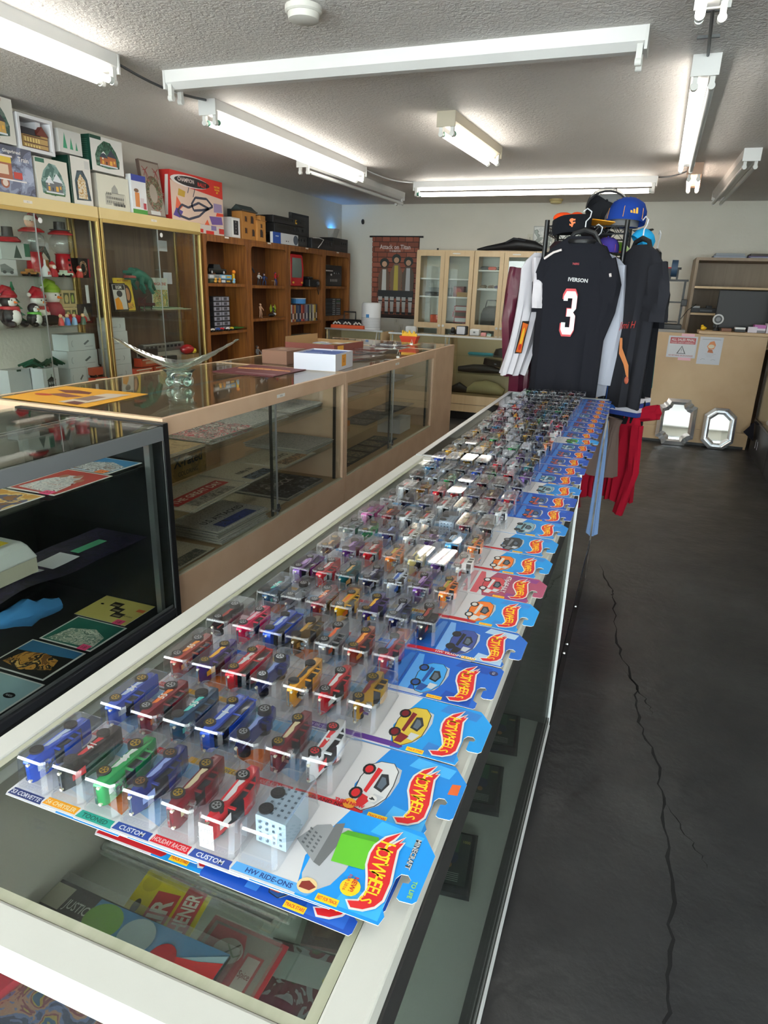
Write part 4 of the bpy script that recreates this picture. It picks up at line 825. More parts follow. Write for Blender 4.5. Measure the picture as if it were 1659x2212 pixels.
toycar('small golden sleigh car near the cabinet centre', 3.665, 1.452, '#a9733a'); toycar('pale green toy truck in front of snowy house box', 3.96, 1.452, '#c9d9c4')
def plush(name, label, y, z, s, body, belly=None, scarf=None, hat=None, x=-4.05):
    t = T(name, label, 'plush toy', (x, y, z)); t.scale = (s, s, s)
    b = MB(); b.ball((0, 0, .07), .07, body, .075, .075).ball((0, -.06, .07), .022, body, .03, .045, 8, 5).ball((0, .06, .07), .022, body, .03, .045, 8, 5); b.build('body', t, smooth=True)
    if belly: MB().ball((.028, 0, .065), .05, belly, .05, .06).build('belly', t, smooth=True)
    h = MB(); h.ball((0, 0, .165), .05, '#efece6' if body != '#1c1c1f' else '#1c1c1f', .058, .05)
    if body == '#1c1c1f': h.ball((.02, 0, .162), .036, '#efece6', .042, .036)
    for q in (-.02, .02): h.ball((.052, q, .175), .005, '#1a1a1a', n=6, k=4)
    h.build('head', t, smooth=True)
    MB().cyl((.05, 0, .162), (.085, 0, .156), .009, '#e8782c', .001, 8).build('nose', t, smooth=True)
    if scarf: MB().lathe([(.05, .105), (.062, .115), (.06, .13), (.045, .135)], scarf, n=14).box(.05, .06, .005, .03, .05, .115, scarf).build('scarf', t, smooth=True)
    if hat: MB().lathe([(.054, .19), (.056, .205), (.035, .235)], hat, n=14).tube([(0, 0, .23), (0, -.03, .25), (0, -.07, .22)], [.035, .022, .012], hat, 10).ball((0, -.075, .212), .015, '#efece6', n=8, k=5).build('hat', t, smooth=True)
    f = MB()
    for q in (-.05, .05): f.ball((.06, q, .02), .035, body if body == '#1c1c1f' else '#ece8e2', .024, .022, 8, 5)
    f.build('foot', t, smooth=True); return t
plush('snowman_plush', 'big snowman plush with magenta and green hat', 3.93, 1.125, 1.16, '#8f1c34', None, None, '#8aa832', -4.09)
plush('snowman_plush', 'smaller snowman plush in red santa hat and scarf', 3.765, 1.122, .98, '#e6e2da', None, '#b01f2c', '#b01f2c', -4.05)
plush('penguin_plush', 'black penguin plush with red santa hat at left', 3.51, 1.122, 1.0, '#1c1c1f', '#ece9e2', '#b01f2c', '#a01c26', -4.04)
plush('penguin_plush', 'small penguin figure with lime green scarf', 3.66, 1.122, .72, '#1c1c1f', '#ece9e2', '#63b83a', None, -3.99)
def firtree(label, y, z, h, x=-4.08, m='#3f7a55|f'):
    t = T('small_fir_tree', label, 'artificial tree', (x, y, z)); b = MB()
    for k in range(6):
        r = .075*(1-k/6.5); zz = h*(.1+.14*k); b.lathe([(r, zz), (r*.45, zz+h*.1), (r*.3, zz+h*.17)], m, n=9)
    b.build('branches', t); MB().cyl((0, 0, 0), (0, 0, h*.2), .012, '#5a4030', n=8).build('trunk', t)
firtree('pale green small fir tree behind the penguins', 3.585, 1.122, .3)
def bolster(label, y, m, m2):
    t = T('long_plush', label, 'plush toy', (-3.965, y, 1.16)); MB().ball((0, -.03, 0), .036, m, .11, .036).build('body', t, smooth=True); MB().ball((0, .07, -.004), .03, m2, .04, .03).build('tip', t, smooth=True)
bolster('black plush boot lying at the cabinet front', 3.8, '#1c1c1f|f', '#e6e4e0'); bolster('red plush boot lying at the cabinet front right', 4.0, '#a81e30|f', '#c4202c')
for k, (y, c, nm) in enumerate(((3.83, '#b8463c', 'nearest the lime scarf penguin'), (3.89, '#3f6fae', 'in blue apron'), (3.955, '#7fa6c4', 'in pale blue dress'), (4.04, '#3a5a48', 'in dark vest'))):
    t = T('choir_figurine', 'small choir figurine %s' % nm, 'figurine', (-3.93, y, 1.122)); MB().lathe([(.022, 0), (.018, .04), (.01, .055)], c, n=12).build('body', t, smooth=True); MB().ball((0, 0, .066), .014, '#dcb892', n=10, k=6).build('head', t, smooth=True)
for z, lb in ((1.122, 'lower'), (1.243, 'upper')):
    LB('ornament_box', 'tan window box with gold ornaments, %s of the two' % lb, 'box', 3.955, 4.085, z, z+.118, '#b8a678', {'+x': [('r', .1, .2, .5, .85, '#5b5a3a'), ('e', .3, .5, .14, .25, '#b9ab74'), ('r', .6, .2, .9, .85, '#4c5436'), ('e', .74, .5, .09, .25, '#9fae4e')]}, xf=-4.02, d=.09)
LB('tree_picture', 'dark framed picture of a silver glittery tree', 'picture', 4.09, 4.235, 1.122, 1.262, '#28272a', {'+x': [('p', [(.2, .12), (.8, .12), (.5, .9)], 'art:#8f928c,#c9cdc4,#5f6660:120'), ('r', .1, .05, .9, .1, '#7a2a2e')]}, xf=-4.02, d=.02)
LB('paper_note', 'folded white paper note standing at cabinet right', 'paper', 4.17, 4.2, 1.27, 1.4, '#e9eaea', None, xf=-4.0, d=.002)
for i, (y0, y1, z0, z1, lb) in enumerate(((3.93, 4.09, .66, .8, 'lower left'), (4.095, 4.23, .66, .8, 'lower right'), (3.92, 4.22, .802, .925, 'middle'), (3.94, 4.21, .927, 1.045, 'topmost'))):
    LB('mailer_box', 'plain white carton in the cabinet stack, %s' % lb, 'box', y0, y1, z0, z1, '#c3cccb', {'+x': [('e', .16, .45, .05, .2, '#9fa9ab'), ('e', .175, .45, .04, .17, '#c3cccb'), ('p', [(.55, .4), (.6, .32), (.78, .55), (.73, .63)], '#5c6468'), ('r', .6, .2, .9, .23, '#8d979a')]}, xf=-4.0, d=.15)
def bagged():
    t = T('gift_box', 'white box printed with a small black house, near left', 'box', (-4.02, 3.7, .662)); MB().box(-.07, .07, -.07, .07, 0, .17, '#ccd1d2').prints((.07, -.07, 0), (0, 1, 0), (0, 0, 1), .14, .17, [('r', .25, .1, .75, .5, '#3c4246'), ('p', [(.2, .5), (.5, .66), (.8, .5)], '#2e3336')] + [('r', .32+i*.13, .15+j*.17, .4+i*.13, .26+j*.17, '#ccd1d2') for i in range(3) for j in range(2)] + [('r', .48, .6, .52, .74, '#2e3336')]).build('box', t)
    g = T('green_ribbon', 'dark green crumpled ribbon draped over white boxes', 'ribbon', (-4.0, 3.62, .834)); m = MB(); rnd = random.Random(5)
    for k in range(9): m.tube([(rnd.uniform(-.05, .05), -.13+.03*k+rnd.uniform(-.03, .03), .012+rnd.random()*.012), (rnd.uniform(-.05, .05), -.1+.03*k+.04, .03+rnd.random()*.03), (rnd.uniform(-.03, .07), -.08+.03*k+.09, .01)], [.008, .014, .006], '#174a38|f', 6)
    m.build('ribbon', g, smooth=True)
bagged()
LB('gift_box', 'plain white box behind the green ribbon', 'box', 3.44, 3.62, .662, .83, '#c3c9c9', {'+x': [('r', .4, .92, .6, 1, '#3f5f4e')]}, xf=-4.06, d=.1)
def truckbox(label, y0, y1, z0, z1, xf=-4.0, c='#c8452c'):
    LB('train_car_box', label, 'box', y0, y1, z0, z1, c, {'+x': [('r', .04, .1, .96, .9, '#b5502f'), ('r', .06, .75, .94, .88, '#e2dccc'), ('r', .2, .3, .8, .6, '#c9a58c')], '+zr': [('r', .05, .1, .95, .9, '#8f3a2a')]}, xf=xf, d=.08)
truckbox('orange train car box against the lower white cartons', 4.1, 4.235, .662, .715, -3.935)
def wagon(label, y, z, c='#a8482f', L=.13):
    t = T('toy_freight_car', label, 'toy train car', (-3.975, y, z)); MB().box(-.025, .025, -L/2, L/2, .018, .075, c).build('body', t, bev=.002)
    for q in (-L*.32, L*.32): MB().cyl((-.024, q, .012), (.026, q, .012), .012, 'blk', n=10).build('wheel', t)
wagon('orange toy freight car on top of its box', 4.17, .7165)

# ---------------------------------------------------------------- things in the second gold cabinet
def dragon():
    t = T('toy_dragon', 'green toy dinosaur crouching on picture books', 'toy', (-4.02, 4.84, 1.37)); g = '#1d6a58'
    MB().tube([(0, -.16, .12), (0, -.08, .13), (0, 0, .1), (0, .08, .07), (0, .15, .0)], [.03, .045, .05, .035, .012], g, 10).build('body', t, smooth=True)
    MB().box(-.03, .035, -.2, -.1, .125, .15, g).box(-.028, .033, -.2, -.11, .09, .112, '#a34a44').box(-.03, .03, -.19, -.1, .078, .09, g).ball((.0, -.12, .155), .03, g, .04, .02, 8, 5).build('head', t, bev=.006)
    for k, (y, z) in enumerate(((-.05, .0), (.05, -.03))):
        for q in (-.035, .035): MB().tube([(q, y, z+.1), (q*1.3, y-.02, z+.05), (q*1.3, y+.02, z+.005)], [.024, .018, .014], g, 8).build('leg', t, smooth=True)
dragon()
LB('picture_book', 'yellow picture book with a brown haired portrait', 'book', 4.545, 4.74, 1.207, 1.46, '#e8c63a', {'+x': [('e', .62, .5, .26, .3, '#4a2f20'), ('e', .66, .5, .13, .2, '#c98f66'), ('p', [(.3, .04), (.95, .04), (.9, .24), (.5, .22)], 'art:#c96a3a,#e8b44a,#5a7a3a:60'), ('t', 'MOST FUNNY', .5, .92, .06, '#b0522c', .02, .85)]}, xf=-4.03, d=.015, rot=(0, -.12, 0))
LB('framed_poster', 'black and white framed poster with orange robed shape', 'picture', 4.44, 4.6, 1.207, 1.42, '#2a2020', {'+x': [('r', .06, .05, .94, .95, '#d6d4ce'), ('r', .1, .76, .9, .94, '#1e1e20'), ('t', 'EGM', .5, .85, .12, '#e6e4de', .03, .7), ('e', .5, .62, .2, .12, '#3a3a3c'), ('p', [(.12, .05), (.12, .42), (.4, .5), (.56, .3), (.6, .05)], '#ec9a20')]}, xf=-3.98, d=.015, rot=(0, -.1, 0))
LB('comic_book', 'pale comic standing upright beside the dinosaur', 'book', 4.99, 5.2, 1.222, 1.47, '#c8d0c8', {'+x': [('r', .03, .03, .97, .6, 'art:#b9a24a,#5f8a6c,#d8c88a,#8a5a3c:34:4'), ('t', 'MAGAZINE', .5, .8, .1, '#b0403a', .02, .8)]}, xf=-4.05, d=.008)
def piano():
    t = T('toy_piano', 'small dark red toy grand piano', 'toy', (-3.99, 4.83, 1.207)); MB().box(-.035, .035, -.07, .07, .035, .06, '#4a1c20|g').build('case', t, bev=.003); MB().box(-.036, -.03, -.06, .03, .06, .1, '#4a1c20|g').tube([(-.03, -.04, .06), (-.03, .06, .12)], .004, '#4a1c20|g').build('lid', t)
    for x, y in ((-.025, -.06), (.025, -.06), (0, .06)): MB().cyl((x, y, 0), (x, y, .036), .005, '#4a1c20|g', n=8).build('leg', t)
piano()
for i, (c, dz) in enumerate((('#d8d3b4', 0), ('#4f8a5a', .005), ('#dad8c2', .01), ('#3f7a4c', .015))):
    LB('magazine', ['cream magazine at the bottom of the flat pile', 'green magazine second from pile bottom', 'cream magazine third from pile bottom', 'green magazine topmost in the flat pile'][i], 'magazine', 4.94-.02*i, 5.42-.06*i, 1.207+dz, 1.211+dz, c, xf=-3.97, d=.16)
LB('price_note', 'white torn edged note stuck on the wood back', 'paper', 5.32, 5.44, 1.42, 1.52, '#d8dfea', xf=-4.18, d=.002)
LB('price_note', 'white card stuck high on the wood back', 'paper', 5.27, 5.4, 1.7, 1.79, '#d5dbe2', xf=-4.18, d=.002)
for i, (y0, y1, z0, z1, lb) in enumerate(((4.42, 4.62, .66, .78, 'bottom'), (4.4, 4.62, .782, .905, 'second from bottom'), (4.42, 4.6, .907, 1.045, 'third from bottom'), (4.42, 4.585, 1.047, 1.15, 'topmost, under the glass shelf'))):
    LB('mailer_box', 'white carton in right cabinet stack, %s' % lb, 'box', y0, y1, z0, z1, '#cfd5d6', {'+x': [('e', .6, .4, .05, .14, '#7d868a'), ('e', .585, .4, .04, .12, '#cfd5d6'), ('r', .1, .3, .4, .33, '#8d979a')]}, xf=-4.02, d=.14)
for i, (y0, y1, z) in enumerate(((4.62, 4.84, .662), (4.86, 5.2, .662), (4.7, 4.98, .74))):
    truckbox('orange train box in right cabinet, %s' % ['left one', 'wide right one', 'one lying on top'][i], y0, y1, z, z+.07, -3.985)
wagon('black toy locomotive above the orange train boxes', 4.78, .812, '#25262a', .2); wagon('dark toy coal car above the orange boxes', 5.06, .734, '#2e2a2a', .16)
def busmodel():
    t = T('toy_bus', 'long silver toy train coach behind train boxes', 'toy train car', (-4.06, 5.08, .845)); MB().box(-.03, .03, -.28, .28, 0, .07, '#9fa4a6|m').build('body', t, bev=.006); w = MB()
    for i in range(9): w.box(.0302, .031, -.25+i*.055, -.215+i*.055, .032, .052, '#30353a')
    w.build('window', t); MB().box(-.035, .035, -.3, .3, -.185, -.001, '#a8a49a').build('stand', t)
busmodel()
def firehat():
    t = T('toy_helmet', 'red and yellow toy helmet at cabinet right', 'toy', (-4.0, 5.36, .80)); MB().ball((0, 0, .045), .06, '#c4202c|g', .08, .045).build('shell', t, smooth=True); MB().ball((.04, .05, .03), .025, '#e8c23a', n=8).build('badge', t, smooth=True)
LB('cardboard_box', 'small brown carton below the red helmet', 'box', 5.3, 5.49, .662, .8, '#b08e63', {'+x': [('r', .45, 0, .55, 1, '#c4a578')]}, xf=-3.96, d=.1)
firehat()

# ---------------------------------------------------------------- wooden shelf units
UN = [(5.56, 6.335, (1.44, .99)), (6.34, 7.17, (1.43, 1.09)), (7.175, 8.105, (1.425, 1.02)), (8.11, 8.93, (1.44, 1.07))]
WHO = ['leftmost, beside the gold cabinet', 'second, holding action figures', 'third, with the red television', 'rightmost, holding the black deck']
for i, (y0, y1, sh) in enumerate(UN):
    t = T('wooden_shelf_unit', 'oak shelf unit, %s' % WHO[i], 'bookshelf'); x0, x1 = XL+.005, XF
    MB().box(x0, x1-.02, y0, y0+.02, 0, 1.85, 'oak').build('side_panel', t); MB().box(x0, x1-.02, y1-.02, y1, 0, 1.85, 'oak').build('side_panel', t)
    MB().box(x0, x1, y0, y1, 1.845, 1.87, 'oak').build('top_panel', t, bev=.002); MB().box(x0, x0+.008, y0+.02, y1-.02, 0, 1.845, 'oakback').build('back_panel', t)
    f = MB(); k = .045; za, zb = .5, 1.845
    f.box(x1-.02, x1, y0, y0+k, 0, zb, 'oak'); f.box(x1-.02, x1, y1-k, y1, 0, zb, 'oak'); f.box(x1-.02, x1, y0+k, y1-k, zb-.035, zb, 'oak'); f.box(x1-.02, x1, y0+k, y1-k, 0, .55, 'oak')
    r = .04
    for sgn, yy in ((1, y0+k), (-1, y1-k)):
        a = [(yy, zb-.035), (yy, zb-.035-r)] + [(yy+sgn*r*(1-math.cos(q)), zb-.035-r*(1-math.sin(q))) for q in (.4, .8, 1.2)] + [(yy+sgn*r, zb-.035)]
        if sgn > 0: a = a[::-1]
        f.loft([[(x1-.02, p, q) for p, q in a], [(x1, p, q) for p, q in a]], 'oak')
    f.build('face_frame', t)
    for z in sh:
        th = .03 if not (i == 3 and z < 1.2) else .06
        MB().box(x0+.01, x1-.022 if not (i == 3 and z < 1.2) else x1-.001, y0+.021, y1-.021, z-th, z-.001, 'oak').build('shelf', t)
    MB().box(x0+.01, x1-.022, y0+.021, y1-.021, .55, .6, 'oak').build('shelf', t)
    MB().box(x1, x1+.001, (y0+y1)/2-.035, (y0+y1)/2+.035, 1.852, 1.866, '#ece8e0').build('tag', t)
    MB().box(x1-.05, x1-.02, y0+.021, y1-.021, .0, .02, 'blk').build('toe_board', t)
S1, S2 = 1.44, .99
def blackcar():
    t = T('model_car', 'black model car on top of boxed game cards', 'toy vehicle', (-4.0, 5.86, S1+.083)); MB().rprism([(-.04, -.15), (.04, -.15), (.04, .15), (-.04, .15)], .012, .05, '#141518|p', .008, .95).build('body', t, smooth=True)
    MB().loft([[(x*q, y*q2, z) for x, y in ((-.035, -.06), (.035, -.06), (.035, .07), (-.035, .07))] for z, q, q2 in ((.05, 1, 1), (.09, .8, .75))], '#1d2024|g').build('cabin', t)
    for y in (-.1, .1): MB().cyl((-.043, y, .018), (.043, y, .018), .02, 'tyre', n=14).cyl((.043, y, .018), (.0445, y, .018), .012, '#c9ccd0', n=12).build('wheel', t)
for i, (y0, y1, c) in enumerate(((5.7, 5.9, '#9a9ea0'), (5.9, 6.1, '#6fb4dc'), (5.72, 5.9, '#3c4a3c'), (5.9, 6.09, '#2b3a4c'))):
    LB('game_box', ['grey game box, upper left under black car', 'light blue game box, upper right under black car', 'dark green game box, lower left', 'dark blue game box, lower right'][i], 'box', y0, y1, S1+(.04 if i < 2 else 0), S1+(.08 if i < 2 else .039), c, {'+x': [('r', .1, .2, .45, .8, '#dfe6ea' if i != 2 else '#5c6a58'), ('r', .55, .3, .9, .7, '#e2b23a' if i in (1, 3) else '#74787a')]}, xf=-3.96, d=.12)
blackcar()
def fig(name, label, x, y, z, h, c1, c2, wide=1.0, arm=None, wings=None):
    t = T(name, label, 'figurine', (x, y, z)); t.scale = (h, h, h)
    b = MB(); b.tube([(0, 0, .5), (0, 0, .62), (0, 0, .78), (0, 0, .83)], [.09, .08, .12, .05], c1, 10); b.build('torso', t, smooth=True)
    for q in (-1, 1):
        MB().tube([(0, q*.05, .52), (.03, q*.12*wide, .28), (-.01, q*.13*wide, .03), (.06, q*.14*wide, .02)], [.06, .05, .035, .03], c2, 8).build('leg', t, smooth=True)
        MB().tube([(0, q*.11, .77), (.06, q*.22*wide, .64), (.14, q*(.2 if arm != 'up' else .3), .52 if arm != 'up' else .9)], [.045, .035, .03], c1, 8).build('arm', t, smooth=True)
    MB().ball((.01, 0, .91), .075, '#d8b090' if c1 != '#b9202c' else c1, n=10).build('head', t, smooth=True)
    MB().ball((-.02, 0, .945), .08, c2, .085, .07, 10, 6).build('hair', t, smooth=True)
    if wings:
        for q in (-1, 1): MB().loft([[(-.05, q*.08, .55), (-.05, q*.5, .35), (-.05, q*.66, .75), (-.05, q*.4, 1.15), (-.05, q*.2, .8)], [(-.03, q*.08, .55), (-.03, q*.5, .35), (-.03, q*.66, .75), (-.03, q*.4, 1.15), (-.03, q*.2, .8)]], wings).build('wing', t)
    return t
def stick(label, y, c, h=.115):
    t = T('toy_giraffe', label, 'toy', (-3.98, y, S1+.001)); MB().lathe([(.018, 0), (.016, .03), (.013, h-.02)], c, n=12).build('body', t, smooth=True); MB().ball((.006, 0, h-.005), .019, '#f08a1e', n=10).build('head', t, smooth=True)
stick('small yellow and orange toy giraffe on top shelf', 6.16, '#f2c21e')
t = T('pink_troll', 'small doll with bright pink hair, far left shelf', 'toy', (-3.98, 5.64, S1+.001)); MB().lathe([(.022, 0), (.026, .04), (.018, .06)], '#c8552c', n=12).build('body', t, smooth=True); MB().lathe([(.026, .06), (.03, .09), (.016, .14), (0, .15)], '#ee2f8a', n=12).build('hair', t, smooth=True)
for i, (y, c, w_) in enumerate(((5.77, '#dca43a', 'amber'), (5.84, '#c88a3c', 'brown'), (6.09, '#8fc0de', 'pale blue'))):
    t = T('small_bear', '%s coloured little bear in front of the game boxes' % w_, 'figurine', (-3.93, y, S1+.001)); MB().ball((0, 0, .015), .015, c, .02, .015, 8, 5).build('body', t, smooth=True); MB().ball((.004, 0, .037), .013, c, n=8, k=5).build('head', t, smooth=True)
def slotmach():
    for k in range(7):
        z = S2+.001+k*.047
        t = T('cassette_box', 'grey twin window case, %s from bottom of the tower' % ORD[k], 'box', (-4.0, 5.87, z), 0, 'tower of grey twin window cases')
        MB().box(-.06, .06, -.14, .14, 0, .044, '#2a2c30').build('case', t, bev=.002)
        m = MB()
        for q in (-.132, .004): m.poly([(.0605, q, .005), (.0605, q+.126, .005), (.0605, q+.126, .039), (.0605, q, .039)], '#989aa8').poly([(.061, q+.035, .01), (.061, q+.09, .01), (.061, q+.09, .035), (.061, q+.035, .035)], '#4a4c54')
        m.build('window', t)
slotmach()
for i, (y, c, w_) in enumerate(((5.67, '#e8e6e0', 'white and green'), (5.76, '#2f56a8', 'blue'), (5.83, '#c92430', 'red'), (5.93, '#d8d8dc', 'white'), (6.0, '#e8c83a', 'yellow'))):
    t = T('toy_racer', '%s small toy vehicle in front of grey case tower' % w_, 'toy vehicle', (-3.92, y, S2+.001)); MB().ball((0, 0, .02), .016, c, .035, .014, 10, 6).build('body', t, smooth=True); [MB().cyl((-.02, q_, .01), (.02, q_, .01), .01, 'tyre', n=10).build('wheel', t) for q_ in (-.02, .022)]
tag(MB().lathe([(.01, .0), (.11, .012), (.13, .022), (.125, .024), (.0, .006)], '#2f9a4c|g', (0, 0, 0), 24, .55, 1).build('green_dish', smooth=True), 'shallow green dish at right of the second shelf', 'dish').location = (-3.96, 6.14, S2+.001)
fig('action_figure', 'tall dark caped action figure, upper shelf', -4.02, 6.53, 1.431, .24, '#202a3c', '#2b3550')
fig('action_figure', 'white and grey motorcycle rider figure, upper shelf', -3.97, 6.64, 1.431, .13, '#c9ccce', '#33343a', 1.6)
fig('action_figure', 'blue crouching action figure beside the rider', -4.0, 6.8, 1.431, .12, '#2c4f8c', '#28406c', 2.0)
fig('action_figure', 'red and blue figure with raised arms, right', -4.0, 7.05, 1.431, .14, '#b9202c', '#26356e', 1.2, 'up')
t = T('display_stand', 'tiny wire display stand on the upper shelf', 'stand', (-3.96, 6.93, 1.431)); MB().tube([(0, -.04, .05), (0, .03, .05), (0, .03, .0)], .003, '#b9a27a').build('wire', t)
fig('action_figure', 'red and black figure beside the flesh toned one', -4.03, 6.5, 1.091, .17, '#8a2028', '#22242a', 1.4)
fig('action_figure', 'flesh toned slim figure standing on middle shelf', -3.96, 6.64, 1.091, .15, '#c9a184', '#b98f74')
fig('action_figure', 'dark figure with green and yellow wings', -4.02, 7.02, 1.101, .11, '#33343c', '#26272c', 1.0, None, '#a8c832')
t = T('toy_shoe', 'black and white toy shoe lying on middle shelf', 'toy', (-3.96, 6.88, 1.091)); MB().ball((0, 0, .024), .025, '#1b1b1f|g', .07, .022).build('body', t, smooth=True); MB().ball((.01, .045, .035), .018, '#e6e6e8', .025, .014, 8, 5).build('patch', t, smooth=True)
fig('action_figure', 'grey armoured figure on the bottom shelf', -4.0, 6.62, .601, .19, '#8b9096', '#5c6268', 1.2)
def tv():
    t = T('television', 'small red television with grey screen', 'television', (-4.0, 7.5, 1.426))
    P = [(-.17, 0), (.13, 0), (.155, .06), (.165, .2), (.14, .33), (.11, .365), (-.15, .365), (-.17, .33)]
    b = MB(); b.loft([[(x, y, z) for y, z in P] for x in (-.12, .02)] + [[(.045, y*.96, .01+z*.95) for y, z in P]], '#c4262c|g'); b.build('shell', t, bev=.006)
    MB().loft([[(.046, y, z) for y, z in ((-.14, .1), (.1, .1), (.115, .2), (.09, .32), (-.13, .32))], [(.054, y, z) for y, z in ((-.12, .115), (.085, .115), (.095, .2), (.075, .3), (-.115, .3))]], '#6f7f7c|g').build('screen', t, smooth=True)
    MB().cyl((.04, -.12, .045), (.06, -.12, .045), .012, '#d8a03a', n=12).build('knob', t); MB().cyl((.04, .1, .045), (.06, .1, .045), .012, '#e0903a', n=12).build('knob', t)
tv()
def projector():
    t = T('video_camera', 'black video camera with strap hanging over shelf edge', 'camera', (-4.0, 7.88, 1.426)); MB().box(-.08, .08, -.13, .13, 0, .09, 'blk').box(-.05, .05, -.1, .02, .09, .12, 'blk').build('body', t, bev=.01); MB().cyl((.08, .08, .045), (.1, .08, .045), .02, '#5c6064', n=14).build('lens', t)
    MB().tube([(.1, .02, .05), (.105, .03, -.03), (.105, .06, -.09), (.105, .09, .03)], .004, 'blk').build('strap', t, smooth=True)
projector()
cols = ['#d9d6cf', '#e6e3da', '#c9cdd0', '#a34a3c', '#c79a52', '#33466a', '#54607a', '#1f3a66', '#c96a4a', '#8e2a2c', '#7a7684', '#8f93a8', '#39405c', '#a9b184', '#6c6470', '#cfc9b4', '#dcb83c', '#474a52']
cn = ['ivory', 'cream', 'pale grey', 'brick red', 'tan', 'slate blue', 'steel blue', 'deep blue', 'coral', 'dark red', 'mauve grey', 'lavender', 'indigo', 'olive', 'plum grey', 'sand', 'yellow', 'charcoal']
yy = 7.235
for i in range(18):
    w_ = .043 if i % 3 else .047
    LB('video_case', '%s spined video case in the upper tape row' % cn[i], 'video case', yy, yy+w_-.002, 1.0215, 1.0215+.19+.004*(i % 3), cols[i], {'+x': [('r', .2, .15, .8, .5, '#dcdad4' if i % 2 else '#23262c')]}, xf=-3.96, d=.1, group='video cases on the middle shelf'); yy += w_
t = T('round_tin', 'blue and white round tin on top of the video cases', 'tin', (-4.0, 7.6, 1.2305)); MB().cyl((0, 0, 0), (0, 0, .055), .09, '#3f86c4', n=20).build('tin', t); MB().cyl((0, 0, .055), (0, 0, .062), .092, '#dfe6ea', n=20).build('lid', t)
yy = 7.24
for i in range(15):
    w_ = .05
    LB('video_case', '%s spined video case in the lower tape row' % cn[(i*5+3) % 18], 'video case', yy, yy+w_-.002, .6015, .79+.004*(i % 4), cols[(i*5+3) % 18], {'+x': [('r', .2, .5, .8, .85, '#e6e3da' if i % 2 else '#2c4a34')]}, xf=-3.96, d=.1, group='video cases on the bottom shelf'); yy += w_
for i, (y0, c, w_) in enumerate(((7.42, '#c9a52c', 'yellow'), (7.44, '#7d7c6c', 'grey'))):
    LB('flat_case', '%s flat case lying across the lower tape row' % w_, 'case', y0, y0+.46, .8045+.03*i, .832+.03*i, c, xf=-3.98, d=.1)
deck('tape_deck', 'black reel controls deck with silver knobs, right unit', 8.2, 8.72, 1.441, 1.7, [('r', .04, .7, .45, .76, '#c9cacc'), ('r', .5, .6, .9, .66, '#9a9c9e')] + [('r', .3+.09*i, .22, .34+.09*i, .34, '#b9bbbd') for i in range(5)] + [('e', .35, .55, .05, .05, '#dfe0e2')], d=.18, xf=-3.93)
for i in range(9):
    LB('game_case', 'dark flat game case, %s from bottom of the right stack' % ORD[i], 'case', 8.2+.01*(i % 3), 8.7, 1.0715+i*.024, 1.0715+i*.024+.022, '#25282a' if i % 2 else '#32383c', {'+x': [('r', .45, .3, .62, .7, '#a9acae'), ('r', .7, .3, .95, .7, '#8a6a5c' if i in (4, 5) else '#4f8a5a' if i == 7 else '#9fa2a4')]}, xf=-3.93, d=.14, group='stack of dark game cases')
for i in range(3):
    LB('record_sleeve', 'record sleeve leaning in the bottom right unit, %s' % ['outer', 'middle', 'inner'][i], 'record', 8.2+.05*i, 8.212+.05*i, .6015, .85, ['#7a4a44', '#3c3e42', '#55585c'][i], xf=-3.95, d=.16, rot=(-.12, 0, 0))
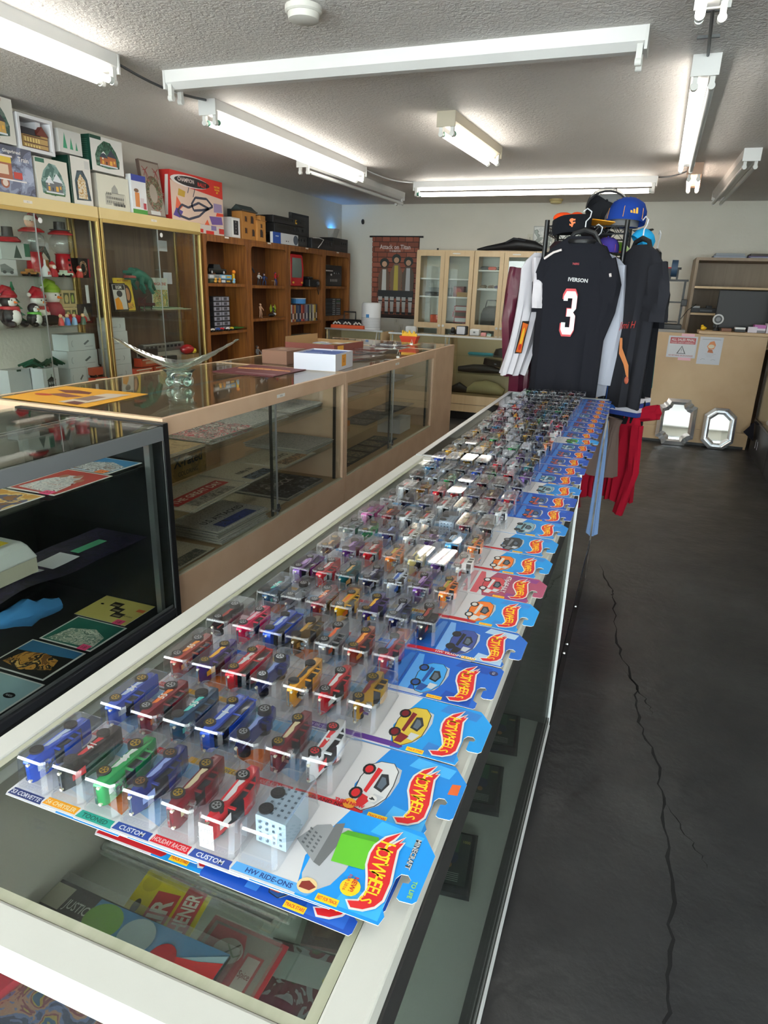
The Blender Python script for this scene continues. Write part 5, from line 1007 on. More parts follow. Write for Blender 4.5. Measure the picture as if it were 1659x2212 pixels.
# ---------------------------------------------------------------- beige glass counters
PX0, PX1 = -2.58, -1.65
def counter(label, y0, y1, mid, plain_end=False):
    t = T('display_counter', label, 'display counter'); z1 = ZT; x0, x1 = PX0, PX1
    MB().box(x1-.02, x1, y0, y1, .0, .305, 'beige').build('base_panel', t, bev=.001)
    MB().box(x0, x0+.02, y0, y1, 0, z1-.02, 'beige').build('back_panel', t)
    MB().box(x0+.02, x1-.02, y0, y0+.018, 0, z1-.02, 'beige').build('end_panel', t); MB().box(x0+.02, x1-.02, y1-.018, y1, 0, z1-.02, 'beige').build('end_panel', t)
    MB().box(x1-.02, x1, y0, y1, .897, z1, 'beige').box(x1-.02, x1, y0, y0+.03, .305, .897, 'beige').box(x1-.02, x1, y1-.03, y1, .305, .897, 'beige').build('face_frame', t, bev=.001)
    MB().box(x0, x1-.02, y0, y0+.022, z1-.02, z1, 'beigetop').box(x0, x1-.02, y1-.022, y1, z1-.02, z1, 'beigetop').box(x0, x0+.022, y0+.022, y1-.022, z1-.02, z1, 'beigetop').build('top_frame', t)
    MB().box(x0+.022, x1-.02, y0+.022, y1-.022, z1-.007, z1-.001, 'glass').build('glass_top', t)
    MB().box(x0+.02, x1-.02, y0+.018, y1-.018, .285, .304, '#a98c66').build('deck', t)
    MB().box(x1-.022, x1-.001, y0+.03, y1-.03, .305, .312, '#b9b6a0').build('track', t)
    MB().box(x1-.010, x1-.006, y0+.03, mid+.02, .312, .897, 'glass').build('door', t)
    d = MB().box(x1-.018, x1-.014, mid-.02, y1-.03, .312, .897, 'glass').build('door', t)
    MB().box(x1-.03, x1-.02, mid-.012, mid+.002, .312, .897, '#2c2a28').box(x1-.0135, x1-.005, mid+.016, mid+.022, .312, .897, 'alu').build('door_edge', d)
    MB().box(x1-.012, x1+.006, mid-.03, mid+.03, .345, .357, 'chrome').box(x1-.006, x1+.004, mid+.01, mid+.022, .335, .375, '#23262a').build('lock', t)
    for yy in (y0+.045, y1-.045): MB().box(x1-.06, x1-.045, yy-.007, yy+.007, .305, .93, 'steelblk').build('bracket_strip', t)
    for z in (.77, .53):
        MB().box(x0+.25, x1-.032, y0+.05, y1-.05, z-.007, z, 'glassg').build('glass_shelf', t)
    MB().box(x1, x1+.001, mid+.02, mid+.1, .924, .94, '#eceae6').text('A-56', .009, '#33343a', (x1+.0015, mid+.06, .932), (0, 1, 0), (0, 0, 1)).build('tag', t)
    MB().box(x0+.45, x0+.458, y0+.022, y1-.022, z1-.012, z1-.008, 'alu').box(x0+.47, x0+.478, y0+.022, y1-.022, z1-.012, z1-.008, 'alu').build('light_strip', t)
counter('beige glass counter filled with old newspapers, nearer the camera', 2.035, 3.735, 2.88); counter('beige glass counter with nearly empty shelves, farther one', 3.74, 5.62, 4.6)
t = T('corner_counter', 'plain beige corner counter ending the row of glass counters', 'counter'); MB().box(-2.6, -1.65, 5.625, 5.645, 0, ZT, 'beige').box(-1.67, -1.65, 5.645, 6.25, 0, ZT, 'beige').build('panel', t, bev=.001); MB().box(-2.9, -1.67, 6.23, 6.25, 0, ZT, 'beige').box(-2.9, -1.67, 5.645, 6.23, 0, .3, 'beige').box(-2.9, -2.6, 5.625, 5.645, 0, ZT, 'beige').build('panel', t)
MB().box(-2.88, -1.675, 5.65, 6.225, ZT-.007, ZT-.001, 'glass').build('glass_top', t)
# newspapers
def papers(name, label, x0, x1, y0, y1, z, n, head=None, hm='#2c2a28', m='newsprint', rz=0, hbg=None, group=None, seed=1, pic=None, sheet=.004):
    t = T(name, label, 'newspaper', ((x0+x1)/2, (y0+y1)/2, z), rz, group); w, d = x1-x0, y1-y0; rnd = random.Random(seed)
    for k in range(n):
        jx, jy = rnd.uniform(-.012, .012), rnd.uniform(-.012, .012); mb = MB(); q = sheet
        NX, NY = 5, 6; grid = []
        for i in range(NX):
            for j in range(NY):
                grid.append((-w/2+w*i/(NX-1)+jx, -d/2+d*j/(NY-1)+jy, k*q+q*.8+rnd.uniform(0, q*.25)))
        fs = [(i*NY+j, (i+1)*NY+j, (i+1)*NY+j+1, i*NY+j+1) for i in range(NX-1) for j in range(NY-1)]
        mb.add(grid, fs, m)
        b = [(x, y, k*q) for x, y, _ in grid]
        edge = [(i*NY) for i in range(NX)] + [((NX-1)*NY+j) for j in range(1, NY)] + [(i*NY+NY-1) for i in range(NX-2, -1, -1)] + [j for j in range(NY-2, 0, -1)]
        vs_ = grid + b; o_ = len(grid)
        mb.add(vs_, [(edge[a], edge[(a+1) % len(edge)], edge[(a+1) % len(edge)]+o_, edge[a]+o_) for a in range(len(edge))], 'pagepile')
        if k == n-1:
            its = []
            if hbg: its.append(('r', .44, .06, .72, .94, hbg))
            if head: pass
            if pic: its.append(('r', .74, .15, .98, .82, pic))
            mb.prints((-w/2+jx, -d/2+jy, n*q+.002), (1, 0, 0), (0, 1, 0), w, d, its)
            if head: mb.text(head, .14*w, hm, (-w/2+w*.58+jx, jy, n*q+.0035), (0, 1, 0), (-1, 0, 0), .02, maxw=d*.8)
        mb.build('page', t)
    return t
papers('newspaper', 'old newspaper with red banner headline on the middle shelf', -1.97, -1.69, 2.2, 2.67, .531, 3, 'THE GREAT DAY', '#eadfca', hbg='#b03a34', seed=2, pic='art:#6d675e,#9a9386,#4a4640:30', rz=.04)
papers('newspaper', 'newspaper with large masthead lying right of red banner one', -1.99, -1.69, 2.69, 3.0, .531, 2, 'Nifty N', '#2c2a28', seed=3, pic='art:#3c4654,#6d7a8a,#232a34:20')
papers('newspaper', 'yellowed newspaper stack beyond the glass door joint', -1.99, -1.69, 3.01, 3.38, .531, 3, 'NEWS', '#4a4030', seed=4, pic='art:#b98a5c,#5a4a3c,#d8b48c:40')
papers('newspaper', 'grey newspapers curled on the middle shelf, farthest pile', -2.1, -1.7, 3.3, 3.66, .545, 6, None, m='newsgrey', seed=5)
papers('newspaper', 'thick stack of grey papers with blue photo, counter bottom', -1.97, -1.69, 2.43, 2.84, .305, 10, 'U.S. ATTACKED', '#26262a', m='newsgrey', seed=6, pic='art:#2c3d7a,#3c4a8c,#22242c:20', rz=-.03, sheet=.0065)
papers('newspaper', 'single crumpled newspaper at the bottom left of counter', -1.96, -1.69, 2.1, 2.39, .305, 2, None, seed=7, pic='art:#55564f,#8d8778:60')
papers('newspaper', 'brown newspaper in the bottom, right of the stack', -2.05, -1.74, 2.9, 3.12, .305, 3, None, seed=8)
papers('newspaper', 'dark front page newspaper at the bottom far right', -2.15, -1.73, 3.15, 3.6, .305, 4, 'SHOCK', '#c9c8c4', m='art:#26282c,#3a3c42,#55585e,#8e9094:20:9', seed=9)
papers('newspaper', 'plain brown folded newspaper, top shelf left', -2.12, -1.74, 2.1, 2.42, .771, 3, None, m='art:#a08763,#b2966d,#947a56:12:3', seed=10)
papers('newspaper', 'colour magazine pile on top shelf near the header', -2.1, -1.73, 2.45, 2.8, .771, 6, None, m='art:#d6d2cc,#4a4446,#a8a4a0,#c4404c,#e2dfda,#8b8784:20:4', seed=11)
papers('newspaper', 'white newspapers on top shelf beside glass joint', -2.14, -1.75, 2.84, 3.2, .771, 4, None, m='newsgrey', seed=12)
papers('newspaper', 'grey papers at the far end of the top shelf', -2.14, -1.75, 3.24, 3.62, .771, 6, None, m='newsgrey', seed=13)
t = T('vintage_poster', 'brown standing poster with large lettering behind newspapers', 'poster', (-2.0, 2.62, .545), 0); MB().box(-.006, .006, -.15, .15, 0, .19, '#8c6c34').prints((.006, -.15, 0), (0, 1, 0), (0, 0, 1), .3, .19, [('r', 0, 0, 1, 1, 'art:#7d6230,#8f7038,#866834:8'), ('t', 'THE FIRST', .5, .8, .12, '#4a3c20', .01, .4), ('t', 'X-rated', .52, .48, .28, '#30302c', .03, .8), ('t', 'COLORING', .5, .16, .12, '#4a3c20', .02, .6)]).build('panel', t)
MB().box(-.05, -.006, -.1, .1, 0, .05, 'blk').build('stand', t)
# farther counter contents
LB('game_box', 'bright yellow flat box on the middle shelf, farther counter', 'box', 3.98, 4.22, .57, .6, '#e8d52c', {'+x': [('r', .1, .2, .9, .8, '#d8742a')]}, xf=-1.85, d=.16)
LB('game_box', 'orange flat box beneath the yellow one', 'box', 3.95, 4.25, .531, .568, '#c9762c', xf=-1.84, d=.18)
for i in range(6):
    LB('ticket_sleeve', 'dark card sleeve laid in a row on counter deck, %s' % ORD[i], 'card', 3.86+i*.19, 4.03+i*.19, .3055, .31, '#2c2d33', {'+z': [('r', .1, .1, .9, .9, 'art:#8f8a6c,#5c5a50,#3c3e44,#b0aa7c:30:%d' % i)]}, xf=-1.74, d=.2, group='dark card sleeves on the counter deck')
for i in range(5):
    LB('photo_sleeve', 'grey photo sleeve on middle shelf of farther counter, %s' % ORD[i], 'card', 4.3+i*.22, 4.5+i*.22, .531, .534, '#6c6a6e', {'+z': [('r', .1, .1, .9, .9, 'art:#7f7a78,#5c5a5e,#9a9490:30:%d' % (i+7))]}, xf=-1.74, d=.22, group='grey photo sleeves on the middle shelf')
    LB('photo_sleeve', 'grey paper sleeve on top shelf of farther counter, %s' % ORD[i], 'card', 3.95+i*.28, 4.2+i*.28, .771, .774, '#8a878c', xf=-1.74, d=.22, group='grey paper sleeves on the top shelf')
LB('white_box', 'small white box on deck at farther counter end', 'box', 5.15, 5.42, .3055, .42, '#d5d6da', xf=-1.78, d=.2)
# ---- on top of the counters
def bowl():
    t = T('glass_bowl', 'long winged clear glass bowl with blue green foot', 'glass bowl', (-2.1, 2.74, ZT+.0005), .6)
    m, nt, b = newmat('murano'); m = thin_glass('murano_body', '#eaf3ec', .8, .12, .04, 2.2, milk=.04)
    m2, nt2, b2 = newmat('murano_foot'); b2.inputs['Base Color'].default_value = (.72, .92, .84, 1); b2.inputs['Transmission Weight'].default_value = .95; b2.inputs['Roughness'].default_value = .04
    R = []; n = 26
    for i in range(n+1):
        u = -1+2*i/n; X_ = u*.275; au = abs(u); w = .062*(1-au**1.6)**.7+.011; z = .085+.135*au**1.5; row = []
        K = 12
        for j in range(K):
            a = 2*math.pi*j/K; yy = w*math.cos(a); lip = (.03*(1-au)+.006)*(math.cos(a)**2)
            zz = z + (.009 if math.sin(a) > 0 else -.009)*abs(math.sin(a))**.6 + lip + .002*math.sin(u*40+j)
            row.append((X_ + (.02*u*math.sin(a)), yy, zz))
        R.append(row)
    MB().loft(R, m).build('bowl_body', t, smooth=60)
    f = MB(); f.lathe([(.036, .03), (.044, .05), (.05, .07), (.062, .082), (0, .084)], m2, n=16, sx=1.3, sy=.8); f.build('foot_stem', t, smooth=True)
    for k in range(6):
        a = k*math.pi/3+.3; MB().ball((.05*math.cos(a), .03*math.sin(a), .0255), .02, m2 if k % 2 else m, .018, .025, 12, 8).build('foot_lobe', t, smooth=True)
bowl()
def flat(name, label, cat, pts, z, m, items=None, th=.0006):
    mb = MB(); mb.prism([(x, y) for x, y in pts], z, z+th, m)
    o = mb
    if items:
        (ax, ay), (bx, by), _, (dx, dy) = pts; U = Vector((bx-ax, by-ay, 0)); V = Vector((dx-ax, dy-ay, 0)); w, h = U.length, V.length
        o.prints((ax, ay, z+th), U.normalized(), V.normalized(), w, h, items)
    ob = o.build(name); return tag(ob, label, cat)
flat('poster_sheet', 'orange yellow poster sheet lying at the left counter corner', 'poster', [(-2.52, 2.085), (-2.05, 2.075), (-2.07, 2.47), (-2.54, 2.46)], ZT+.0005, '#e8a82e',
     [('p', [(.1, .72), (.3, .82), (.5, .78), (.55, .66), (.3, .6)], '#7a4034'), ('p', [(.2, .42), (.5, .36), (.6, .5), (.3, .56)], '#8a5044'), ('e', .2, .38, .1, .06, '#b8442c'), ('p', [(.6, .1), (.85, .08), (.9, .9), (.66, .8)], '#d8c8b4'), ('p', [(.62, .3), (.8, .3), (.8, .6), (.64, .6)], '#8f7466'), ('p', [(.68, .08), (.85, .06), (.84, .2), (.7, .22)], '#6a3a34')])
flat('record_cover', 'dark red record cover with flaming orange lettering', 'record', [(-2.3, 3.3), (-1.9, 3.3), (-1.9, 3.72), (-2.3, 3.72)], ZT+.0005, '#6c2430', [('p', [(.05, .6), (.4, .72), (.9, .66), (.95, .56), (.5, .54), (.1, .48)], 'art:#d8843c,#e8b06c,#a84a34:50'), ('r', .3, .12, .95, .18, '#a8868a')], .003)
def cardbox():
    t = T('card_box', 'open white box packed with blue backed cards', 'box', (-1.86, 3.87, ZT+.0005), .09); w, d, h = .27, .33, .1
    b = MB(); k = .004; b.box(-w/2, w/2, -d/2, d/2, 0, .004, '#dfe2ee'); b.box(-w/2, w/2, -d/2, -d/2+k, .004, h, '#e3e6f2'); b.box(-w/2, w/2, d/2-k, d/2, .004, h, '#e3e6f2'); b.box(-w/2, -w/2+k, -d/2+k, d/2-k, .004, h, '#e3e6f2'); b.box(w/2-k, w/2, -d/2+k, d/2-k, .004, h, '#dcdfe8'); b.build('carton', t)
    c = MB(); rnd = random.Random(3)
    for i in range(46):
        y = -d/2+.01+i*.0067
        for x0 in (-w/2+.008, .003): c.box(x0, x0+.122, y, y+.005, .006, h-.012+rnd.uniform(-.002, .007), '#4a5f9c' if rnd.random() < .8 else '#7d8cb8')
    S(c.build('cards', t), 'stuff')
    MB().poly([(w/2+.0006, -.05, .02), (w/2+.0006, .03, .02), (w/2+.0006, .03, .09), (w/2+.0006, -.05, .09)], '#f2a52a').text('$5', .03, '#b86a14', (w/2+.001, -.01, .055), (0, 1, 0), (0, 0, 1)).build('price_sticker', t)
cardbox()
BX('brown_box', 'small closed brown box behind the white card box', 'box', (-2.3, -2.12, 3.84, 4.1), '#000000', None) if False else BX('brown_box', 'small closed brown box behind the white card box', 'box', (-2.3, -2.12, 3.86, 4.12, ZT+.0005, ZT+.085), '#8a6450', {'+z': [('r', .45, 0, .55, 1, '#9a7460'), ('r', .3, .4, .6, .6, '#c9b49c')]})
def tray():
    t = T('cardboard_tray', 'open brown carton of cards with red printed side', 'box', (-2.32, 4.85, ZT+.0005), -.05); w, d, h = .42, .5, .075
    b = MB(); b.box(-w/2, w/2, -d/2, d/2, 0, .004, 'card'); b.box(-w/2, w/2, -d/2, -d/2+.005, .004, h, '#8c4a40'); b.box(-w/2, w/2, d/2-.005, d/2, .004, h, 'card'); b.box(-w/2, -w/2+.005, -d/2+.005, d/2-.005, .004, h+.04, 'card'); b.box(w/2-.005, w/2, -d/2+.005, d/2-.005, .004, h, '#8c4a40')
    b.build('carton', t); MB().poly([(w/2+.001, -.2, .01), (w/2+.001, -.1, .01), (w/2+.001, -.1, .065), (w/2+.001, -.2, .065)], '#f0b040').build('price_sticker', t)
    c = MB(); rnd = random.Random(8)
    for i in range(22): a = rnd.uniform(-.16, .12); y = rnd.uniform(-.2, .16); c.box(a, a+.07, y, y+.09, .006+.003*i, .008+.003*i, rnd.choice(['#d8dcd8', '#b9c4a8', '#9aa6c4', '#e0ddd0']))
    S(c.build('cards', t), 'stuff')
tray()
BX('red_binder', 'dark red binder lying behind the card boxes', 'binder', (-2.62+.1, -2.2+.08, 4.42, 4.52, ZT+.0005, ZT+.03), '#8c1f3c', {'+z': [('r', .3, .2, .5, .8, '#d8c4cc')]}, rz=.1)
for i in range(9):
    rnd = random.Random(i+40); x = -1.9+rnd.uniform(-.1, .06); y = 4.35+i*.13+rnd.uniform(-.02, .02)
    t = T('bagged_comic', 'clear bagged comic in the loose clipped pile, %s from camera' % ORD[i], 'comic book', (x, y, ZT+.001+.006*i), rnd.uniform(-.3, .3), 'bagged comics on the counter top')
    MB().box(-.1, .1, -.14, .14, 0, .004, ['#55575c', '#8c3a34', '#b9b4a8', '#4a5060'][i % 4]).prints((-.1, -.14, .004), (1, 0, 0), (0, 1, 0), .2, .28, [('r', .05, .05, .95, .95, 'art:#8c8a86,#3c3e44,#a83c34,#d0ccc4:24:%d' % i)]).build('comic', t)
    MB().box(-.107, .107, -.15, .15, -.0005, .0052, 'sleeve').build('sleeve', t)
for i, (x, y) in enumerate(((-1.95, 4.95), (-1.85, 5.15), (-1.76, 5.3), (-1.73, 4.9))):
    t = T('binder_clip', 'clear plastic clip standing on the bagged comics, %s' % ['leftmost', 'second', 'third', 'nearest the counter edge'][i], 'clip', (x, y, ZT+(.001 if i == 3 else .052))); MB().box(-.012, .012, -.008, .008, .0, .012, 'chrome').build('jaw', t); MB().tube([(-.01, 0, .01), (0, 0, .045), (.01, 0, .01)], .0018, '#e6e2c8').build('handle', t)
def fries():
    t = T('toy_fries', 'red and yellow toy box on the far corner counter', 'toy', (-2.02, 6.02, ZT+.0005)); MB().loft([[(-.06, -.04, 0), (.06, -.04, 0), (.06, .04, 0), (-.06, .04, 0)], [(-.085, -.05, .07), (.085, -.05, .07), (.085, .05, .07), (-.085, .05, .07)]], '#d8482a').build('box', t)
    m = MB(); rnd = random.Random(2)
    for i in range(16): x = -.07+i*.009; m.box(x, x+.008, -.02, -.01+rnd.random()*.02, .06, .09+rnd.random()*.03, '#f0c83a')
    m.build('sticks', t); MB().box(-.2, .09, -.06, .06, 0, .003, '#e6cf8a').build('base_card', t)
fries()
# ---------------------------------------------------------------- black showcase at the left
def blackcase():
    t = T('black_showcase', 'black glass showcase with space photographs at left', 'display case'); x0, x1, y0, y1 = -2.35, -1.62, .75, 2.028
    MB().box(x0, x1, y1-.03, y1, 0, .955, 'blk').build('end_panel', t, bev=.002); MB().box(x0, x0+.015, y0, y1-.03, 0, .94, 'blkm').build('back_panel', t); MB().box(x0+.015, x1, y0, y0+.02, 0, .94, 'blk').build('end_panel', t)
    MB().box(x0, x1-.003, y0, y1-.03, 0, .17, 'blk').build('base', t); MB().box(x0+.015, x1-.02, y0+.02, y1-.03, .17, .185, '#14161a').build('deck', t)
    MB().box(x1-.02, x1, y0, y1-.03, .17, .2, '#23252a').box(x1-.02, x1-.013, y0, y1-.03, .2, .212, 'alu').build('sill', t, bev=.003)
    MB().box(x1-.012, x1, y0, y1-.03, .893, .945, '#6e7275').build('rail', t, bev=.002)
    MB().box(x0+.35, x0+.36, y0, y1-.03, .94, .95, 'alu').box(x0+.38, x0+.39, y0, y1-.03, .94, .95, 'alu').build('light_rail', t)
    MB().box(x0, x1, y0, y1-.03, .945, .951, 'glass').build('glass_top', t); MB().box(x1-.008, x1-.003, y0+.02, y1-.032, .212, .893, 'glass').build('front_glass', t)
    MB().box(x1-.06, x1-.035, y1-.075, y1-.055, .185, .93, 'alu').build('bracket_strip', t); MB().box(x1-.004, x1-.001, y1-.036, y1-.032, .2, .93, 'alu').build('trim', t)
    for yy in (1.56, 1.6): MB().box(x0+.016, x0+.02, yy, yy+.004, .185, .93, '#8a7a4c').build('back_seam', t)
    for z in (.8, .52): MB().box(x0+.1, x1-.05, y0+.03, y1-.05, z-.006, z, 'glassg').build('glass_shelf', t)
blackcase()
def photo(label, cx, cy_, z, w, d, rz, items, price=None, bend=0):
    t = T('art_print', label, 'print', (cx, cy_, z), rz); mb = MB(); mb.box(-w/2, w/2, -d/2, d/2, 0, .001, '#e4e4e0'); mb.prints((-w/2, -d/2, .001), (1, 0, 0), (0, 1, 0), w, d, items); mb.build('print_sheet', t)
    if price: MB().box(w/2-.06, w/2-.02, -d/2-.004, -d/2+.03, .002, .003, price[1]).text(price[0], .018, '#7a2a3a', (w/2-.04, -d/2+.012, .0034), (1, 0, 0), (0, 1, 0)).build('price_tag', t)
    return t
FR = [('r', .02, .02, .98, .98, None)]
photo('crew photograph with blue sky, right end of top shelf', -1.83, 1.885, .8005, .24, .18, .0, [('r', .03, .03, .97, .97, '#3f7fb0'), ('p', [(.05, .05), (.95, .05), (.95, .55), (.6, .75), (.3, .6), (.05, .5)], 'art:#c9ccd0,#8d9298,#e2e4e6,#5a6068,#b08a74:40')], ('15', '#f0803a'))
photo('red photograph of three suited people on top shelf', -1.78, 1.655, .8005, .2, .26, .0, [('r', .03, .03, .97, .97, '#a8342c'), ('p', [(.1, .1), (.9, .05), (.8, .5), (.6, .8), (.3, .75), (.15, .5)], 'art:#dcdcdc,#b9bcc0,#e9e7e4,#8a2c28:26'), ('e', .3, .7, .07, .08, '#a8745c'), ('e', .55, .75, .07, .08, '#a8745c'), ('e', .75, .6, .07, .08, '#a8745c')], ('20', '#f04f84'))
photo('golden rocket launch photograph, top shelf left edge', -1.8, 1.41, .8005, .2, .2, .0, [('r', .03, .03, .97, .97, 'art:#c9923c,#e6c27c,#5a5c7a,#8a5a2c:10:5')], ('10', '#f04f84'))
photo('blue toned star mission print at the shelf bottom left', -1.79, 1.29, .186, .22, .2, .0, [('r', .03, .03, .97, .97, '#9fc0c8'), ('e', .75, .55, .1, .07, '#1c2228'), ('t', 'NASA', .75, .55, .05, '#c9d6da', .01, .12)])
photo('golden spacecraft photograph on the bottom deck', -1.83, 1.5, .186, .25, .19, .0, [('r', .03, .03, .97, .97, '#20201e'), ('p', [(.03, .6), (.97, .75), (.97, .97), (.03, .97)], '#2f6f9c'), ('p', [(.1, .2), (.5, .1), (.9, .3), (.8, .6), (.5, .7), (.2, .6)], 'art:#7a4e20,#c98f3c,#2c241c,#e0b464:16:2')])
photo('green toned group photograph on the bottom deck', -1.82, 1.705, .186, .24, .19, .0, [('r', .03, .03, .97, .97, '#1f6a5c'), ('p', [(.1, .06), (.95, .1), (.9, .5), (.6, .7), (.2, .55)], 'art:#c4c8b4,#7a9484,#e0e2d2,#4a6a5c:36:6')], ('18', '#f04f84'))
photo('yellow sheet with three black photographs, right on deck', -1.845, 1.9, .186, .25, .18, .0, [('r', .0, .0, 1, 1, '#cfc06a')] + [('r', .3+.13*i, .62-.2*i, .5+.13*i, .82-.2*i, '#2e2a20') for i in range(3)] + [('r', .33+.13*i, .65-.2*i, .47+.13*i, .72-.2*i, '#8a7f58') for i in range(3)] + [('e', .16, .62, .03, .03, '#23231e'), ('t', 'SATURN', .84, .34, .05, '#55502c', .01, .3), ('r', .84, .6, .98, .72, '#d0683a')], ('18', '#f04f84'))
def banner():
    t = T('space_banner', 'long wavy dark print of a white spacecraft, middle shelf', 'print', (-1.79, 1.42, .5205)); m = MB(); NX, NY = 4, 40; g = []
    for i in range(NX):
        for j in range(NY): g.append((-.12+.24*i/(NX-1), -.5+1.0*j/(NY-1), .006+.012*(1+math.sin(j*.42+.3))*(.5+.5*math.sin(j*.13))))
    m.add(g, [(i*NY+j, (i+1)*NY+j, (i+1)*NY+j+1, i*NY+j+1) for i in range(NX-1) for j in range(NY-1)], 'art:#15141f,#1d1a2c,#2a2540,#201c2c,#3c3048:14:8'); m.build('print_sheet', t, smooth=True)
    s_ = MB()
    for (a, b_, w) in ((-.4, -.22, .05), (-.2, -.05, .05), (-.03, .1, .03), (.12, .24, .045), (.26, .4, .02)):
        n = 6
        for k in range(n):
            y0, y1 = a+(b_-a)*k/n, a+(b_-a)*(k+1)/n; zz = lambda y: .008+.012*(1+math.sin((y+.5)*39*.42+.3))*(.5+.5*math.sin((y+.5)*39*.13))
            s_.poly([(-w, y0, zz(y0)), (w, y0, zz(y0)), (w, y1, zz(y1)), (-w, y1, zz(y1))], '#cfd3d8' if w > .025 else '#4fa07a')
    s_.ball((.02, .0, .03), .03, '#4a4fa8', .035, .006, 10, 5); s_.build('printed_spacecraft', t)
    MB().box(.06, .1, -.3, -.25, .03, .031, '#f04f84').build('price_tag', t)
banner()
t = T('folded_cloth', 'crumpled blue cloth stuffed below the middle shelf', 'cloth', (-1.705, 1.39, .44)); rnd = random.Random(4); R = []
for i in range(9):
    a = -.12+.03*i; R.append([(.022*math.cos(q)*(1+.4*rnd.random())*(1.3-abs(i-4)/6), a, .03+.028*math.sin(q)*(1+.4*rnd.random())*(1.3-abs(i-4)/6)-.006*i) for q in [2*math.pi*k/9 for k in range(9)]])
MB().loft(R, '#3f7fb4|f').build('cloth', t, smooth=True)
BX('white_tray', 'white plastic tray with yellow label on lower shelf', 'tray', (-1.98, -1.72, .82, 1.24, .526, .58), '#cfd2cc', {'+z': [('r', .3, .5, .8, .8, '#d8b92c')]}, bev=.01) if False else None
t = T('plastic_tub', 'white plastic tub with a yellow label under top shelf', 'tub', (-1.83, 1.36, .60)); MB().loft([[(-.1, -.12, 0), (.1, -.12, 0), (.1, .12, 0), (-.1, .12, 0)], [(-.085, -.1, .045), (.085, -.1, .045), (.085, .1, .045), (-.085, .1, .045)], [(-.07, -.09, .06), (.07, -.09, .06), (.07, .09, .06), (-.07, .09, .06)]], '#c9cdc9').build('lid', t, bev=.006); MB().box(-.04, .05, -.07, .06, .0602, .061, '#d8b92c').build('sticker', t); MB().box(-.095, .095, -.115, .115, -.05, -.0005, '#b8b4a0').build('pile', t)
# ---------------------------------------------------------------- goods inside the near showcase
ZS = .7105
def lay(name, label, cat, x, y, z, w, d, rz, m, items, th=.004, sleeve=False, group=None):
    t = T(name, label, cat, (x, y, z), rz, group); MB().box(-w/2, w/2, -d/2, d/2, 0, th, m).prints((-w/2, -d/2, th), (1, 0, 0), (0, 1, 0), w, d, items).build('cover', t)
    if sleeve: MB().box(-w/2-.012, w/2+.008, -d/2-.008, d/2+.01, -.0004, th+.003, 'sleeve').build('sleeve', t)
    return t
lay('comic_book', 'sleeved comic with green, yellow and red shapes in near showcase', 'comic book', -.49, .395, ZS+.012, .285, .165, -.03, '#23211f',
    [('r', 0, 0, .03, 1, '#55524a'), ('r', .04, .78, .2, .97, '#b8b59f'), ('t', 'JUSTICE', .28, .84, .1, '#c9c9c4', .01, .14), ('t', 'UE', .13, .62, .16, '#b43a3a', .04), ('t', 'E', .2, .5, .16, '#b43a3a', .04), ('r', .24, .5, .32, .74, '#b9bcc4'),
     ('p', [(.34, .3), (.34, .98), (1, 1), (1, .3)], '#3f7fb0'), ('e', .42, .84, .09, .14, '#6c9c34'), ('e', .43, .56, .08, .12, '#d0b428'), ('p', [(.46, .72), (.54, .8), (.54, .4), (.48, .4)], '#2f8a56'), ('e', .6, .84, .08, .14, '#a3b4b8'), ('p', [(.56, .4), (.66, .7), (1, .98), (1, .4)], '#8fa6ac'), ('p', [(.68, .3), (.7, .66), (.78, .82), (.9, .86), (1, .92), (1, .3)], '#b02a2c'), ('e', .76, .76, .06, .13, '#96242a'), ('r', .5, .34, .7, .48, '#b83832'), ('e', .88, .46, .06, .12, '#cbc6ae')], sleeve=True)
lay('red_booklet', 'bright red booklet behind the white front rail, lower left', 'booklet', -.592, .325, ZS+.03, .11, .15, -.25, '#b02a3a', [('r', .0, .0, 1, 1, '#b42c3c'), ('p', [(0, .3), (.4, .3), (.5, .6), (0, .66)], '#ece6e2')], .012)
lay('comic_book', 'blue comic beside the red booklet, behind front rail', 'comic book', -.455, .315, ZS+.024, .16, .15, -.1, '#3c466c', [('r', 0, 0, 1, 1, 'art:#34406a,#6c7ab0,#b98a74,#8a3a4c,#b8a04c,#2c5f8a:28:3')], .006, True)
def air():
    t = T('air_freshener_card', 'yellow hang card with red air freshener lettering', 'card', (-.465, .51, ZS), .13)
    m = MB().box(-.05, .05, -.085, .045, 0, .001, '#d8c824').prints((-.05, -.085, .001), (1, 0, 0), (0, 1, 0), .1, .13, [('r', .3, .02, .62, .78, '#b83a3a'), ('r', .66, .02, .94, .9, '#b83a3a'), ('e', .16, .84, .12, .1, '#c4b41c'), ('e', .14, .56, .05, .09, '#55503a'), ('r', .94, .0, .95, 1, '#c4b41c')])
    m.text('AIR', .024, '#ece8da', (-.004, -.02, .0022), (0, 1, 0), (-1, 0, 0), .03, maxw=.06); m.text('FRESHENER', .02, '#ece8da', (.03, -.022, .0022), (0, 1, 0), (-1, 0, 0), .03, maxw=.09); m.build('card', t)
air()
